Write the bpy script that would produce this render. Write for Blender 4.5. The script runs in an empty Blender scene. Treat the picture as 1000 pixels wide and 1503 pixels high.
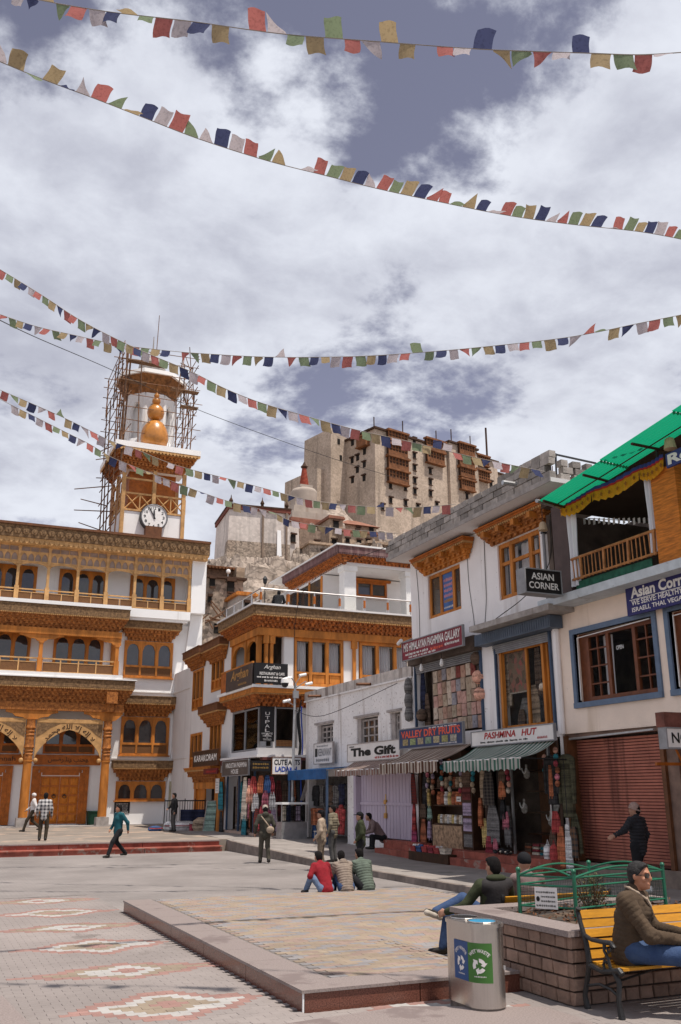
import bpy, bmesh, math, random
import numpy as np
from mathutils import Vector, Matrix
S=bpy.context.scene; COL=S.collection; PI=math.pi; R=math.radians
random.seed(7)
# ---------------------------------------------------------------- camera
FPX,TH,YAW,ROLL=1361.5,0.29402,0.4166,-0.003
CAM=Vector((0,0,2.1))
cF=Vector((math.sin(YAW)*math.cos(TH),math.cos(YAW)*math.cos(TH),math.sin(TH)))
r0=Vector((math.cos(YAW),-math.sin(YAW),0)); u0=r0.cross(cF)
cR=math.cos(ROLL)*r0+math.sin(ROLL)*u0; cU=-math.sin(ROLL)*r0+math.cos(ROLL)*u0
cam=bpy.data.cameras.new('camera'); co=bpy.data.objects.new('camera',cam); COL.objects.link(co)
m=Matrix((cR,cU,-cF)).transposed().to_4x4(); m.translation=CAM; co.matrix_world=m
cam.sensor_fit='HORIZONTAL'; cam.sensor_width=36; cam.lens=36*FPX/1000
cam.clip_start=.1; cam.clip_end=3000; S.camera=co
# ---------------------------------------------------------------- sun and sky
SUN_EL,SUN_DIR=R(71),Vector((.52,-.854,0)).normalized()
sd=bpy.data.lights.new('sun','SUN'); sd.energy=3.2; sd.angle=R(.6); sd.color=(1,.93,.84)
so=bpy.data.objects.new('sun',sd); COL.objects.link(so)
to_sun=Vector((SUN_DIR.x*math.cos(SUN_EL),SUN_DIR.y*math.cos(SUN_EL),math.sin(SUN_EL)))
so.rotation_euler=to_sun.to_track_quat('Z','Y').to_euler(); so.location=(0,0,60)
W=bpy.data.worlds.new('World'); S.world=W; W.use_nodes=True
def world():
    nt=W.node_tree; N=nt.nodes; L=nt.links; N.clear()
    def nd(t,**k):
        n=N.new(t)
        for a,b in k.items(): setattr(n,a,b)
        return n
    def mth(op,a,b=None,c=None,clamp=False):
        n=nd('ShaderNodeMath',operation=op,use_clamp=clamp)
        for i,v in enumerate((a,b,c)):
            if v is None: continue
            if isinstance(v,(int,float)): n.inputs[i].default_value=v
            else: L.new(v,n.inputs[i])
        return n.outputs[0]
    out=nd('ShaderNodeOutputWorld'); bg=nd('ShaderNodeBackground'); bg.inputs[1].default_value=SKY_STRENGTH
    sky=nd('ShaderNodeTexSky',sky_type='NISHITA',sun_disc=False,sun_elevation=SUN_EL,sun_rotation=math.atan2(SUN_DIR.x,SUN_DIR.y),altitude=3500,air_density=1,dust_density=1.2,ozone_density=1)
    hsv=nd('ShaderNodeHueSaturation'); hsv.inputs['Saturation'].default_value=.52; hsv.inputs['Hue'].default_value=.53; hsv.inputs['Value'].default_value=1.0; L.new(sky.outputs[0],hsv.inputs['Color'])
    tc=nd('ShaderNodeTexCoord'); sep=nd('ShaderNodeSeparateXYZ'); L.new(tc.outputs['Generated'],sep.inputs[0])
    zz=mth('ADD',mth('MAXIMUM',sep.outputs[2],0.0),.22)
    cx=mth('DIVIDE',sep.outputs[0],zz); cy=mth('DIVIDE',sep.outputs[1],zz)
    cmb=nd('ShaderNodeCombineXYZ'); L.new(cx,cmb.inputs[0]); L.new(cy,cmb.inputs[1])
    def noise(sc,det,rough,off,dist=0):
        mp=nd('ShaderNodeMapping'); mp.inputs['Location'].default_value=off; L.new(cmb.outputs[0],mp.inputs[0])
        n=nd('ShaderNodeTexNoise'); n.inputs['Scale'].default_value=sc; n.inputs['Detail'].default_value=det; n.inputs['Roughness'].default_value=rough; n.inputs['Distortion'].default_value=dist
        L.new(mp.outputs[0],n.inputs['Vector']); return n.outputs[0]
    n1=noise(2.3,9,.6,(3.1,1.7,0),.25); n2=noise(9,7,.62,(0.4,5.2,0)); n3=noise(1.6,4,.5,(7.7,2.2,0))
    # clear and cloudy quarters of the sky: soft lobes round fixed directions
    n4=noise(5.2,9,.56,(2.2,8.1,0),.3); puff=mth('MULTIPLY',mth('SUBTRACT',.24,mth('ABSOLUTE',mth('SUBTRACT',mth('MULTIPLY',n4,2),1))),.30)
    cov=mth('ADD',mth('ADD',n1,puff),mth('MULTIPLY',mth('SUBTRACT',n2,.5),.46))
    for d,amp,k in SKY_LOBES:
        vm=nd('ShaderNodeVectorMath',operation='DOT_PRODUCT'); L.new(tc.outputs['Generated'],vm.inputs[0]); vm.inputs[1].default_value=d
        e=mth('MULTIPLY',mth('POWER',mth('MAXIMUM',vm.outputs['Value'],0),k),amp)
        cov=mth('ADD',cov,e)
    rmp=nd('ShaderNodeMapRange',interpolation_type='SMOOTHSTEP'); rmp.inputs[1].default_value=.405; rmp.inputs[2].default_value=.605
    L.new(cov,rmp.inputs[0])
    # cloud brightness: thin edges bluish, thick centres white with grey undersides
    shade=nd('ShaderNodeMapRange',interpolation_type='SMOOTHSTEP'); shade.inputs[1].default_value=.30; shade.inputs[2].default_value=.60
    L.new(mth('ADD',mth('ADD',mth('MULTIPLY',n3,.68),mth('MULTIPLY',n2,.27)),mth('MULTIPLY',puff,.8)),shade.inputs[0])
    mixc=nd('ShaderNodeMix',data_type='RGBA'); L.new(shade.outputs[0],mixc.inputs[0])
    k=1/SKY_STRENGTH
    mixc.inputs[6].default_value=(.325*k,.335*k,.395*k,1); mixc.inputs[7].default_value=(.53*k,.55*k,.605*k,1)
    mx=nd('ShaderNodeMix',data_type='RGBA'); L.new(rmp.outputs[0],mx.inputs[0]); L.new(hsv.outputs[0],mx.inputs[6]); L.new(mixc.outputs[2],mx.inputs[7])
    L.new(mx.outputs[2],bg.inputs[0]); L.new(bg.outputs[0],out.inputs[0])
def ray(px,py): return cF+cR*((px-500)/FPX)+cU*((751.5-py)/FPX)
def onx(px,py,v): d=ray(px,py); return CAM+d*((v-CAM.x)/d.x)
def ony(px,py,v): d=ray(px,py); return CAM+d*((v-CAM.y)/d.y)
def onz(px,py,v): d=ray(px,py); return CAM+d*((v-CAM.z)/d.z)
def dep(px,py,t): return CAM+ray(px,py)*t
SKY_STRENGTH=.085
SKY_LOBES=[(tuple(ray(*p).normalized()),a,k) for p,a,k in (((640,110),-.20,130),((560,190),-.18,280),((860,40),-.16,220),((400,20),-.26,160),((60,30),-.10,200),((360,400),.16,40),((800,330),.20,60),((230,180),.16,200),((120,700),.18,60),((620,330),.12,120),((450,130),.12,400),((90,560),-.15,260),((440,600),-.20,320),((640,600),-.16,500),((990,30),.20,600),((860,640),.12,200),((330,230),-.14,700),((580,410),-.13,1500),((720,240),-.14,1200),((40,380),.10,200),((930,240),.16,300))]
world()
S.render.engine='CYCLES'
vs=S.view_settings; vs.view_transform='Standard'; vs.look='None'; vs.gamma=1; vs.exposure=0.60; vs.use_curve_mapping=False
S.cycles.max_bounces=6; S.cycles.transparent_max_bounces=12
# ---------------------------------------------------------------- helpers
ORG={}
def org(o):
    while o is not None:
        if o.name in ORG: return ORG[o.name]
        o=o.parent
    return Vector((0,0,0))
def tagit(o,label=None,cat=None,group=None,kind=None):
    for k,v in (('label',label),('category',cat),('group',group),('kind',kind)):
        if v: o[k]=v
    return o
def thing(name,label,cat,loc=(0,0,0),group=None,rz=0):
    o=bpy.data.objects.new(name,None); COL.objects.link(o); o.location=loc; o.rotation_euler.z=rz; o.empty_display_size=.2
    ORG[o.name]=Vector(loc); return tagit(o,label,cat,group)
class MB:
    def __init__(s): s.v=[]; s.f=[]; s.m=[]
    def add(s,vs,fs,m=0):
        o=len(s.v); s.v+=[tuple(v) for v in vs]; s.f+=[tuple(i+o for i in f) for f in fs]; s.m+=[m]*len(fs); return s
    def box(s,x0,x1,y0,y1,z0,z1,m=0):
        return s.add([(x,y,z) for z in (z0,z1) for x,y in ((x0,y0),(x1,y0),(x1,y1),(x0,y1))],[(3,2,1,0),(4,5,6,7),(0,1,5,4),(1,2,6,5),(2,3,7,6),(3,0,4,7)],m)
    def loft(s,a,b,m=0,caps=True):
        n=len(a); fs=[(i,(i+1)%n,n+(i+1)%n,n+i) for i in range(n)]
        if caps: fs+=[tuple(range(n))[::-1],tuple(range(n,2*n))]
        return s.add(list(a)+list(b),fs,m)
    def tube(s,pts,r,n=6,m=0,closed=False):
        pts=[Vector(p) for p in pts]; k=len(pts); rs=r if isinstance(r,(list,tuple)) else [r]*k
        vs=[]; ref=None
        for i,p in enumerate(pts):
            t=(pts[(i+1)%k]-pts[i-1]) if closed else (pts[min(i+1,k-1)]-pts[max(i-1,0)])
            if t.length<1e-9: t=Vector((0,0,1))
            t.normalize()
            if ref is None: ref=Vector((0,0,1)) if abs(t.z)<.9 else Vector((1,0,0))
            a=t.cross(ref)
            if a.length<1e-6: a=t.cross(Vector((.3,1,.2)))
            a.normalize(); b=t.cross(a); ref=-b if False else b.cross(t)*-1 if False else ref
            vs+=[p+(a*math.cos(2*PI*j/n)+b*math.sin(2*PI*j/n))*rs[i] for j in range(n)]
        fs=[]
        for i in range(k if closed else k-1):
            i2=(i+1)%k
            fs+=[(i*n+j,i*n+(j+1)%n,i2*n+(j+1)%n,i2*n+j) for j in range(n)]
        if not closed: fs+=[tuple(range(n))[::-1],tuple(range((k-1)*n,k*n))]
        return s.add(vs,fs,m)
    def lathe(s,c,prof,n=16,m=0,sx=1,sy=1):
        vs=[]; c=Vector(c)
        for r,z in prof: vs+=[c+Vector((r*math.cos(2*PI*j/n)*sx,r*math.sin(2*PI*j/n)*sy,z)) for j in range(n)]
        fs=[(i*n+j,i*n+(j+1)%n,(i+1)*n+(j+1)%n,(i+1)*n+j) for i in range(len(prof)-1) for j in range(n)]
        fs+=[tuple(range(n))[::-1],tuple(range((len(prof)-1)*n,len(prof)*n))]
        return s.add(vs,fs,m)
    def ball(s,c,r,n=10,m=0,sz=1):
        k=max(4,n//2+1); return s.lathe(c,[(r*math.sin(PI*(i+.02)/(k+.04)),-r*sz*math.cos(PI*(i+.02)/(k+.04))) for i in range(k+1)],n,m)
    def sheet(s,fn,nu,nv,m=0):
        vs=[fn(i/nu,j/nv) for j in range(nv+1) for i in range(nu+1)]
        return s.add(vs,[(j*(nu+1)+i,j*(nu+1)+i+1,(j+1)*(nu+1)+i+1,(j+1)*(nu+1)+i) for j in range(nv) for i in range(nu)],m)
    def mesh(s,name,mats,off=Vector((0,0,0)),smooth=False):
        me=bpy.data.meshes.new(name); me.from_pydata([(a-off.x,b-off.y,c-off.z) for a,b,c in s.v],[],s.f)
        for mt in (mats if isinstance(mats,(list,tuple)) else [mats]): me.materials.append(mt)
        if any(s.m): me.polygons.foreach_set('material_index',s.m)
        if len(s.f)<20000:
            bm=bmesh.new(); bm.from_mesh(me); bmesh.ops.recalc_face_normals(bm,faces=bm.faces); bm.to_mesh(me); bm.free()
        if smooth:
            me.polygons.foreach_set('use_smooth',[True]*len(me.polygons))
            if smooth!='all':
                try: me.set_sharp_from_angle(angle=R(40))
                except Exception: pass
        me.update(); return me
    def build(s,name,mats,parent=None,smooth=False,local=False,label=None):
        off=org(parent) if (parent is not None and not local) else Vector((0,0,0))
        o=bpy.data.objects.new(name,s.mesh(name,mats,off,smooth)); COL.objects.link(o); o.parent=parent
        if label: o['label']=label
        return o
def piece(name,me,parent,loc,rot=None,scale=None,local=False):
    o=bpy.data.objects.new(name,me); COL.objects.link(o); o.parent=parent
    o.location=Vector(loc)-(Vector((0,0,0)) if local else org(parent))
    if rot: o.rotation_euler=rot
    if scale: o.scale=scale
    return o
def copy_tree(o,parent=None):
    c=o.copy(); COL.objects.link(c); c.parent=parent
    for ch in list(o.children): copy_tree(ch,c)
    return c
def struct(name,mb,mat,smooth=False,parent=None):
    o=mb.build(name,mat,parent,smooth)
    if parent is None: o['kind']='structure'
    return o
class Fr:
    "a wall's own frame: a along it, z up, d out of it.  'y': the wall faces -y; 'x': it faces -x"
    def __init__(s,ax,base): s.ax=ax; s.b=base; s.sg=1 if ax=='y' else -1
    def p(s,a,z,d): return Vector((a,s.b-d,z)) if s.ax=='y' else Vector((s.b-d,a,z))
    def box(s,mb,a0,a1,z0,z1,d0,d1,m=0):
        p,q=s.p(a0,z0,d0),s.p(a1,z1,d1)
        return mb.box(min(p.x,q.x),max(p.x,q.x),min(p.y,q.y),max(p.y,q.y),min(z0,z1),max(z0,z1),m)
    def prism(s,mb,pts,d0,d1,m=0): return mb.loft([s.p(a,z,d0) for a,z in pts],[s.p(a,z,d1) for a,z in pts],m)
    def tube(s,mb,pts,r,n=6,m=0): return mb.tube([s.p(*q) for q in pts],r,n,m)
def walls(mb,F,a0,a1,z0,z1,d0,d1,holes,m=0):
    aa=sorted({a0,a1,*[h[0] for h in holes],*[h[1] for h in holes]})
    for i in range(len(aa)-1):
        l,r=aa[i],aa[i+1]; c=(l+r)/2
        if not a0<=c<=a1: continue
        hs=sorted((h[2],h[3]) for h in holes if h[0]<c<h[1]); z=z0
        for b,t in hs:
            if b>z: F.box(mb,l,r,z,b,d0,d1,m)
            z=max(z,t)
        if z<z1: F.box(mb,l,r,z,z1,d0,d1,m)
# ---------------------------------------------------------------- text as mesh
_font=None
def text_mesh(s,bold=0,shear=0,ext=.0):
    cu=bpy.data.curves.new('lettering','FONT'); cu.body=s; cu.size=1; cu.offset=bold; cu.shear=shear; cu.extrude=ext; cu.resolution_u=3; cu.align_x='LEFT'
    ob=bpy.data.objects.new('lettering',cu); COL.objects.link(ob)
    dg=bpy.context.evaluated_depsgraph_get(); me=bpy.data.meshes.new_from_object(ob.evaluated_get(dg))
    V=np.array([v.co[:] for v in me.vertices]); Fc=[tuple(p.vertices) for p in me.polygons]
    bpy.data.objects.remove(ob); bpy.data.curves.remove(cu); bpy.data.meshes.remove(me)
    return V,Fc
def text(F,s,a0,a1,z0,z1,d,mat,par,bold=.01,shear=0,slope=0,warp=None,name='lettering',tilt=None):
    if s[0]=='~':      # a printed line too small to read in the photograph: word-shaped strokes
        mb=MB(); x=0.; rt_=random.Random(s+str(a0)+str(z0))
        while x<.93:
            w=min(rt_.uniform(.05,.16),1-x); k=max(2,int(w/.022))
            for i in range(k):
                l,r=x+w*i/k,x+w*(i+.72)/k; b_,t_=rt_.choice(((.0,.75),(.1,.8),(.0,1.),(.15,.75)))
                q=[(l,b_),(r,b_),(r,t_),(l,t_)]; mb.add([F.p((a0+(a1-a0)*u) if F.sg>0 else (a1-(a1-a0)*u),z0+(z1-z0)*v,d) for u,v in q],[(0,1,2,3)])
            x+=w+.03
        return mb.build(name,mat,par)
    V,Fc=text_mesh(s,bold,shear)
    if len(V)==0: return None
    lo,hi=V.min(0),V.max(0); w=max(hi[0]-lo[0],1e-6); h=max(hi[1]-lo[1],1e-6); mb=MB(); vs=[]
    for v in V:
        x=(v[0]-lo[0])/w; y=(v[1]-lo[1])/h
        if warp: a,z=warp(x,y)
        else:
            a=a0+(a1-a0)*x if F.sg>0 else a1-(a1-a0)*x
            z=z0+(z1-z0)*y+slope*(x-.5)
        vs.append(F.p(a,z,d))
    mb.add(vs,Fc)
    return mb.build(name,mat,par)
# ---------------------------------------------------------------- materials
MT={}
def M(name,col,rough=.8,var=.18,sc=2.0,col2=None,bump=0.,bsc=30,metal=0,spec=.3,stretch=(1,1,1),rnd=0,streak=None,dirt=None,extra=None):
    if name in MT: return MT[name]
    mt=bpy.data.materials.new(name); mt.use_nodes=True; nt=mt.node_tree; N=nt.nodes; L=nt.links
    b=N['Principled BSDF']; b.inputs['Roughness'].default_value=rough; b.inputs['Metallic'].default_value=metal; b.inputs['Specular IOR Level'].default_value=spec
    g=N.new('ShaderNodeNewGeometry'); mp=N.new('ShaderNodeMapping'); mp.inputs['Scale'].default_value=stretch; L.new(g.outputs['Position'],mp.inputs[0])
    def noise(s,det=5,src=mp):
        n=N.new('ShaderNodeTexNoise'); n.inputs['Scale'].default_value=s; n.inputs['Detail'].default_value=det; n.inputs['Roughness'].default_value=.62; L.new(src.outputs[0],n.inputs['Vector']); return n
    def rgb(a,b_,fac,lo=.35,hi=.65):
        r=N.new('ShaderNodeMapRange'); r.inputs[1].default_value=lo; r.inputs[2].default_value=hi; L.new(fac,r.inputs[0])
        x=N.new('ShaderNodeMix'); x.data_type='RGBA'; L.new(r.outputs[0],x.inputs[0])
        for i,c in ((6,a),(7,b_)):
            if isinstance(c,tuple): x.inputs[i].default_value=(*c[:3],1)
            else: L.new(c,x.inputs[i])
        return x.outputs[2]
    n=noise(sc)
    c1=tuple(min(1,c*(1+var)) for c in col); c0=tuple(c*(1-var) for c in col) if col2 is None else col2
    out=rgb(c0,c1,n.outputs[0])
    if streak:   # rain streaks running down a wall
        m2=N.new('ShaderNodeMapping'); m2.inputs['Scale'].default_value=(1,1,.07); L.new(g.outputs['Position'],m2.inputs[0])
        s1=noise(streak[1],4,m2); out=rgb(out,streak[0],s1.outputs[0],streak[2],streak[2]+.16)
    if dirt:     # blotches of flaked or dirty surface
        d1=noise(dirt[1],8); out=rgb(out,dirt[0],d1.outputs[0],dirt[2],dirt[2]+.05)
    if rnd:
        oi=N.new('ShaderNodeObjectInfo'); h=N.new('ShaderNodeHueSaturation'); r=N.new('ShaderNodeMapRange'); r.inputs[3].default_value=1-rnd; r.inputs[4].default_value=1+rnd
        L.new(oi.outputs['Random'],r.inputs[0]); L.new(r.outputs[0],h.inputs['Value']); L.new(out,h.inputs['Color']); out=h.outputs[0]
    if extra: out=extra(N,L,g,out,b)
    L.new(out,b.inputs['Base Color'])
    if bump:
        nb=noise(bsc,4); bp=N.new('ShaderNodeBump'); bp.inputs['Strength'].default_value=bump; bp.inputs['Distance'].default_value=.02; L.new(nb.outputs[0],bp.inputs['Height']); L.new(bp.outputs[0],b.inputs['Normal'])
    MT[name]=mt; return mt
def emptyglass(name,tint=(.75,.78,.78),refl=.12,ior=1.12):
    mt=bpy.data.materials.new(name); mt.use_nodes=True; nt=mt.node_tree; N=nt.nodes; L=nt.links; N.remove(N['Principled BSDF'])
    o=N['Material Output']; t=N.new('ShaderNodeBsdfTransparent'); t.inputs[0].default_value=(*tint,1); gl=N.new('ShaderNodeBsdfGlossy'); gl.inputs[1].default_value=.03
    fr=N.new('ShaderNodeFresnel'); fr.inputs[0].default_value=ior; ad=N.new('ShaderNodeMath'); ad.operation='ADD'; ad.inputs[1].default_value=refl; L.new(fr.outputs[0],ad.inputs[0])
    mx=N.new('ShaderNodeMixShader'); L.new(ad.outputs[0],mx.inputs[0]); L.new(t.outputs[0],mx.inputs[1]); L.new(gl.outputs[0],mx.inputs[2]); L.new(mx.outputs[0],o.inputs[0])
    MT[name]=mt; return mt
def cloth_translucent(name,col,tr=.45,extra=None):
    mt=bpy.data.materials.new(name); mt.use_nodes=True; nt=mt.node_tree; N=nt.nodes; L=nt.links
    b=N['Principled BSDF']; b.inputs['Roughness'].default_value=.9; b.inputs['Specular IOR Level'].default_value=.1
    g=N.new('ShaderNodeNewGeometry'); n=N.new('ShaderNodeTexNoise'); n.inputs['Scale'].default_value=28; n.inputs['Detail'].default_value=6; L.new(g.outputs['Position'],n.inputs[0])
    r=N.new('ShaderNodeMapRange'); r.inputs[1].default_value=.52; r.inputs[2].default_value=.66; L.new(n.outputs[0],r.inputs[0])
    x=N.new('ShaderNodeMix'); x.data_type='RGBA'; L.new(r.outputs[0],x.inputs[0]); x.inputs[6].default_value=(*col,1); x.inputs[7].default_value=(*[c*.78 for c in col],1)
    L.new(x.outputs[2],b.inputs['Base Color']); t=N.new('ShaderNodeBsdfTranslucent'); L.new(x.outputs[2],t.inputs[0])
    mx=N.new('ShaderNodeMixShader'); mx.inputs[0].default_value=tr; L.new(b.outputs[0],mx.inputs[1]); L.new(t.outputs[0],mx.inputs[2]); L.new(mx.outputs[0],N['Material Output'].inputs[0])
    MT[name]=mt; return mt
WHITE=M('white_plaster',(.82,.81,.80),.85,.03,.6,bump=.06,bsc=18,streak=((.62,.60,.58),1.6,.62))
OLDWHITE=M('old_whitewash',(.80,.77,.75),.92,.07,1.5,bump=.55,bsc=9,streak=((.44,.38,.34),2.2,.58),dirt=((.40,.34,.31),11,.60))
ROWWHITE=M('row_whitewash',(.86,.83,.82),.9,.05,.8,bump=.2,bsc=12,streak=((.60,.55,.52),1.5,.56),dirt=((.50,.45,.42),4,.66))
CREAM=M('cream_plaster',(.82,.68,.57),.9,.07,.9,bump=.3,bsc=25,streak=((.60,.47,.36),1.3,.60),dirt=((.52,.42,.34),5,.68))
STAINED=M('stained_parapet',(.52,.47,.43),.95,.2,3,bump=.5,bsc=14,streak=((.20,.16,.14),3.4,.5))
WOOD=M('honey_wood',(.46,.165,.028),.6,.3,3,bump=.15,bsc=30,stretch=(1,1,.25))
PALEWOOD=M('pale_wood',(.50,.285,.115),.65,.22,3,bump=.1,bsc=30)
REDWOOD=M('red_brown_wood',(.40,.115,.015),.5,.25,4,bump=.15,bsc=30)
DOORWOOD=M('door_wood',(.52,.165,.014),.5,.2,5,bump=.1,bsc=40,stretch=(3,1,.3))
CARVED=M('carved_orange_wood',(.38,.14,.032),.65,.3,7,col2=(.19,.06,.012),bump=.5,bsc=18)
DARKCARVE=M('dark_carved_wood',(.21,.125,.06),.75,.3,9,col2=(.10,.055,.026),bump=.8,bsc=20)
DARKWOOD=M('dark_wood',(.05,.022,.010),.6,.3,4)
BROWNWOOD=M('brown_wood',(.14,.055,.022),.55,.25,4,bump=.1)
TAUPE=M('taupe_screen',(.30,.22,.18),.8,.15,3)
GLASS=M('dark_glass',(.04,.036,.036),.04,.3,1,spec=.9)
CLEAR=emptyglass('clear_glass',(.90,.90,.89),.0); SHOPGLASS=emptyglass('thin_shop_glass',(.93,.93,.92),0,1.06)
def lattice(N,L,g,out,b):
    w=N.new('ShaderNodeMapping'); w.inputs['Rotation'].default_value=(0,R(45),0); w.inputs['Scale'].default_value=(1,0,1); L.new(g.outputs['Position'],w.inputs[0])
    c=N.new('ShaderNodeTexChecker'); c.inputs['Scale'].default_value=22; L.new(w.outputs[0],c.inputs[0]); c.inputs[1].default_value=(.22,.10,.035,1)
    c.inputs[2].default_value=(.07,.03,.012,1); return c.outputs[0]
LATT=M('fine_lattice_wood',(.2,.1,.03),.7,extra=lattice)
IRON=M('black_iron',(.012,.012,.013),.45,.2,8,spec=.5)
STEEL=M('galvanised_steel',(.42,.42,.42),.4,.15,5,metal=.7)
GREYMETAL=M('grey_painted_metal',(.25,.25,.26),.5,.15,4)
BLUESTEEL=M('blue_painted_steel',(.045,.075,.13),.5,.2,3)
CONC=M('concrete',(.34,.31,.29),.95,.2,3,bump=.5,bsc=18,streak=((.2,.17,.15),2,.6))
BLOCK=M('concrete_block',(.31,.28,.255),.95,.2,5,bump=.7,bsc=22,rnd=.35)
BLACK=M('black_void',(.008,.007,.007),.9,.2,2)
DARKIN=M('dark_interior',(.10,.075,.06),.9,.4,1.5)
BLACKSIGN=M('black_sign_board',(.012,.011,.012),.4,.2,3,spec=.4)
WHITEPAINT=M('white_paint',(.80,.79,.77),.6,.06,3)
REDSTEP=M('red_painted_step',(.30,.085,.06),.8,.3,2.5,bump=.2,dirt=((.33,.22,.18),3,.58))
GOLD=M('gold_letter',(.55,.33,.10),.35,.1,3,metal=.7)
SIGNRED=M('sign_red',(.45,.03,.03),.5,.1,3)
SIGNBLUE=M('sign_navy',(.035,.035,.16),.45,.15,3)
SIGNWHITE=M('sign_white',(.74,.71,.68),.5,.06,3,dirt=((.5,.45,.41),6,.68))
# ================================================================ GROUND
def proj(p):
    d=Vector(p)-CAM; c=d.dot(cF)
    return (500+FPX*d.dot(cR)/c,751.5-FPX*d.dot(cU)/c,c) if c>.05 else (-9e9,0,c)
def inframe(p,mg=15):
    x,y,c=proj(p); return -mg<x<1000+mg and -mg<y<1503+mg
def brickmat(N,L,g,out,b):
    t=N.new('ShaderNodeTexBrick'); t.inputs['Scale'].default_value=1; t.inputs['Brick Width'].default_value=.2; t.inputs['Row Height'].default_value=.1; t.inputs['Mortar Size'].default_value=.006
    t.inputs['Color1'].default_value=(.25,.225,.212,1); t.inputs['Color2'].default_value=(.225,.20,.19,1); t.inputs['Mortar'].default_value=(.17,.15,.14,1); t.inputs['Bias'].default_value=-.1
    L.new(g.outputs['Position'],t.inputs['Vector'])
    n=N.new('ShaderNodeTexNoise'); n.inputs['Scale'].default_value=.45; n.inputs['Detail'].default_value=6; L.new(g.outputs['Position'],n.inputs[0])
    h=N.new('ShaderNodeHueSaturation'); r=N.new('ShaderNodeMapRange'); r.inputs[1].default_value=.3; r.inputs[2].default_value=.7; r.inputs[3].default_value=.8; r.inputs[4].default_value=1.2; L.new(n.outputs[0],r.inputs[0]); L.new(r.outputs[0],h.inputs['Value']); L.new(t.outputs[0],h.inputs['Color'])
    return h.outputs[0]
STREET=M('street_pavers',(.2,.18,.17),.9,extra=brickmat,bump=.1,bsc=8)
P_GREY=M('grey_paver',(.265,.23,.215),.9,.16,.35,bump=.3,bsc=40,rnd=.05,dirt=((.20,.172,.158),.9,.60))
P_WHITE=M('white_paver',(.40,.38,.36),.9,.1,3,bump=.3,bsc=40,rnd=.08)
P_PINK=M('pink_paver',(.30,.175,.15),.9,.12,3,bump=.3,bsc=40,rnd=.10)
P_TAN=M('tan_paver',(.27,.215,.16),.9,.12,3,bump=.3,bsc=40,rnd=.10)
P_YEL=M('yellow_paver',(.275,.215,.16),.9,.12,2,bump=.3,bsc=40,rnd=.10)
P_ROSE=M('rose_paver',(.275,.20,.165),.9,.12,2,bump=.3,bsc=40,rnd=.10)
P_BLUE=M('blue_grey_paver',(.225,.21,.21),.9,.12,2,bump=.3,bsc=40,rnd=.10)
GRANITE=M('speckled_granite',(.25,.205,.19),.6,.25,60,bump=.1,dirt=((.19,.15,.14),1.4,.58))
REDGRANITE=M('polished_red_granite',(.15,.058,.04),.25,.45,70,spec=.5,dirt=((.22,.13,.10),2.5,.62))
PAVE=M('pavement_slab',(.27,.24,.22),.9,.15,1.2,bump=.2,bsc=20,dirt=((.19,.17,.155),1.3,.6))
FORE=M('forecourt_paving',(.23,.195,.165),.9,.18,.5,bump=.2,dirt=((.36,.27,.21),.7,.55))
KERB=M('kerb_stone',(.19,.155,.135),.9,.2,4,bump=.3,rnd=.15)
JOINT=M('joint_sand',(.19,.165,.15),.95,.2,6)
EARTH=M('dry_earth',(.30,.24,.19),.95,.2,.2)
g=MB(); g.box(-400,500,-60,-20,-.6,-.05); g=MB()
g.add([(-900,-120,-.04),(900,-120,-.04),(900,1500,-.04),(-900,1500,-.04)],[(0,1,2,3)]); struct('ground',g,EARTH)
sq=MB(); sq.add([(-30,-15,-.014),(14.9,-15,-.014),(14.9,36.1,-.014),(-30,36.1,-.014)],[(0,1,2,3)]); square=struct('paved_square',sq,JOINT)
s2=MB(); s2.add([(-30,22,-.003),(11.25,22,-.003),(11.25,36.05,-.003),(-30,36.05,-.003)],[(0,1,2,3)])
s2.add([(-30,-15,-.003),(-1.2,-15,-.003),(-1.2,22,-.003),(-30,22,-.003)],[(0,1,2,3)])
s2.add([(10.35,-15,-.003),(11.25,-15,-.003),(11.25,22,-.003),(10.35,22,-.003)],[(0,1,2,3)])
s2.add([(3.7,18.7,-.003),(10.35,18.7,-.003),(10.35,22,-.003),(3.7,22,-.003)],[(0,1,2,3)])
s2.build('far_paving',STREET,square)
def motif(x,y):
    for i in range(6):
        cx,cy=2.66,10.5+2.13*i
        for cxx in (cx,cx+2.25 if i==0 else 99):
            yy=cy if cxx==cx else cy-1.55
            u=abs(x-cxx)/1.12+abs(y-yy)/.80
            if i%2==0:
                if u<.22: return P_PINK
                if u<.50: return P_TAN
                if u<.74: return P_WHITE
                if u<1.0: return P_PINK
            else:
                v=abs(x-cxx)/1.4+abs(y-yy)/.62
                if u<.20: return P_PINK
                if u<.50: return P_WHITE
                if v<.74: return P_TAN
                if v<.98: return P_PINK
    return P_GREY
def paver_mesh(name,w,h,t,mat,zig=.018):
    # interlocking paver: zigzag long sides and a chamfered top edge
    a,b=w/2-.0015,h/2-.0015
    lo=[(-a,-b),(-a/2,-b-zig),(0,-b),(a/2,-b-zig),(a,-b),(a,b),(a/2,b-zig),(0,b),(-a/2,b-zig),(-a,b)]
    mb=MB(); A=[(x,y,-t) for x,y in lo]; B=[(x,y,-.002) for x,y in lo]; Cc=[(x*.985,y*.97,0) for x,y in lo]; n=len(lo)
    mb.add(A+B+Cc,[(i,(i+1)%n,n+(i+1)%n,n+i) for i in range(n)]+[(n+i,n+(i+1)%n,2*n+(i+1)%n,2*n+i) for i in range(n)]+[tuple(range(2*n,3*n))])
    return mb
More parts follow.
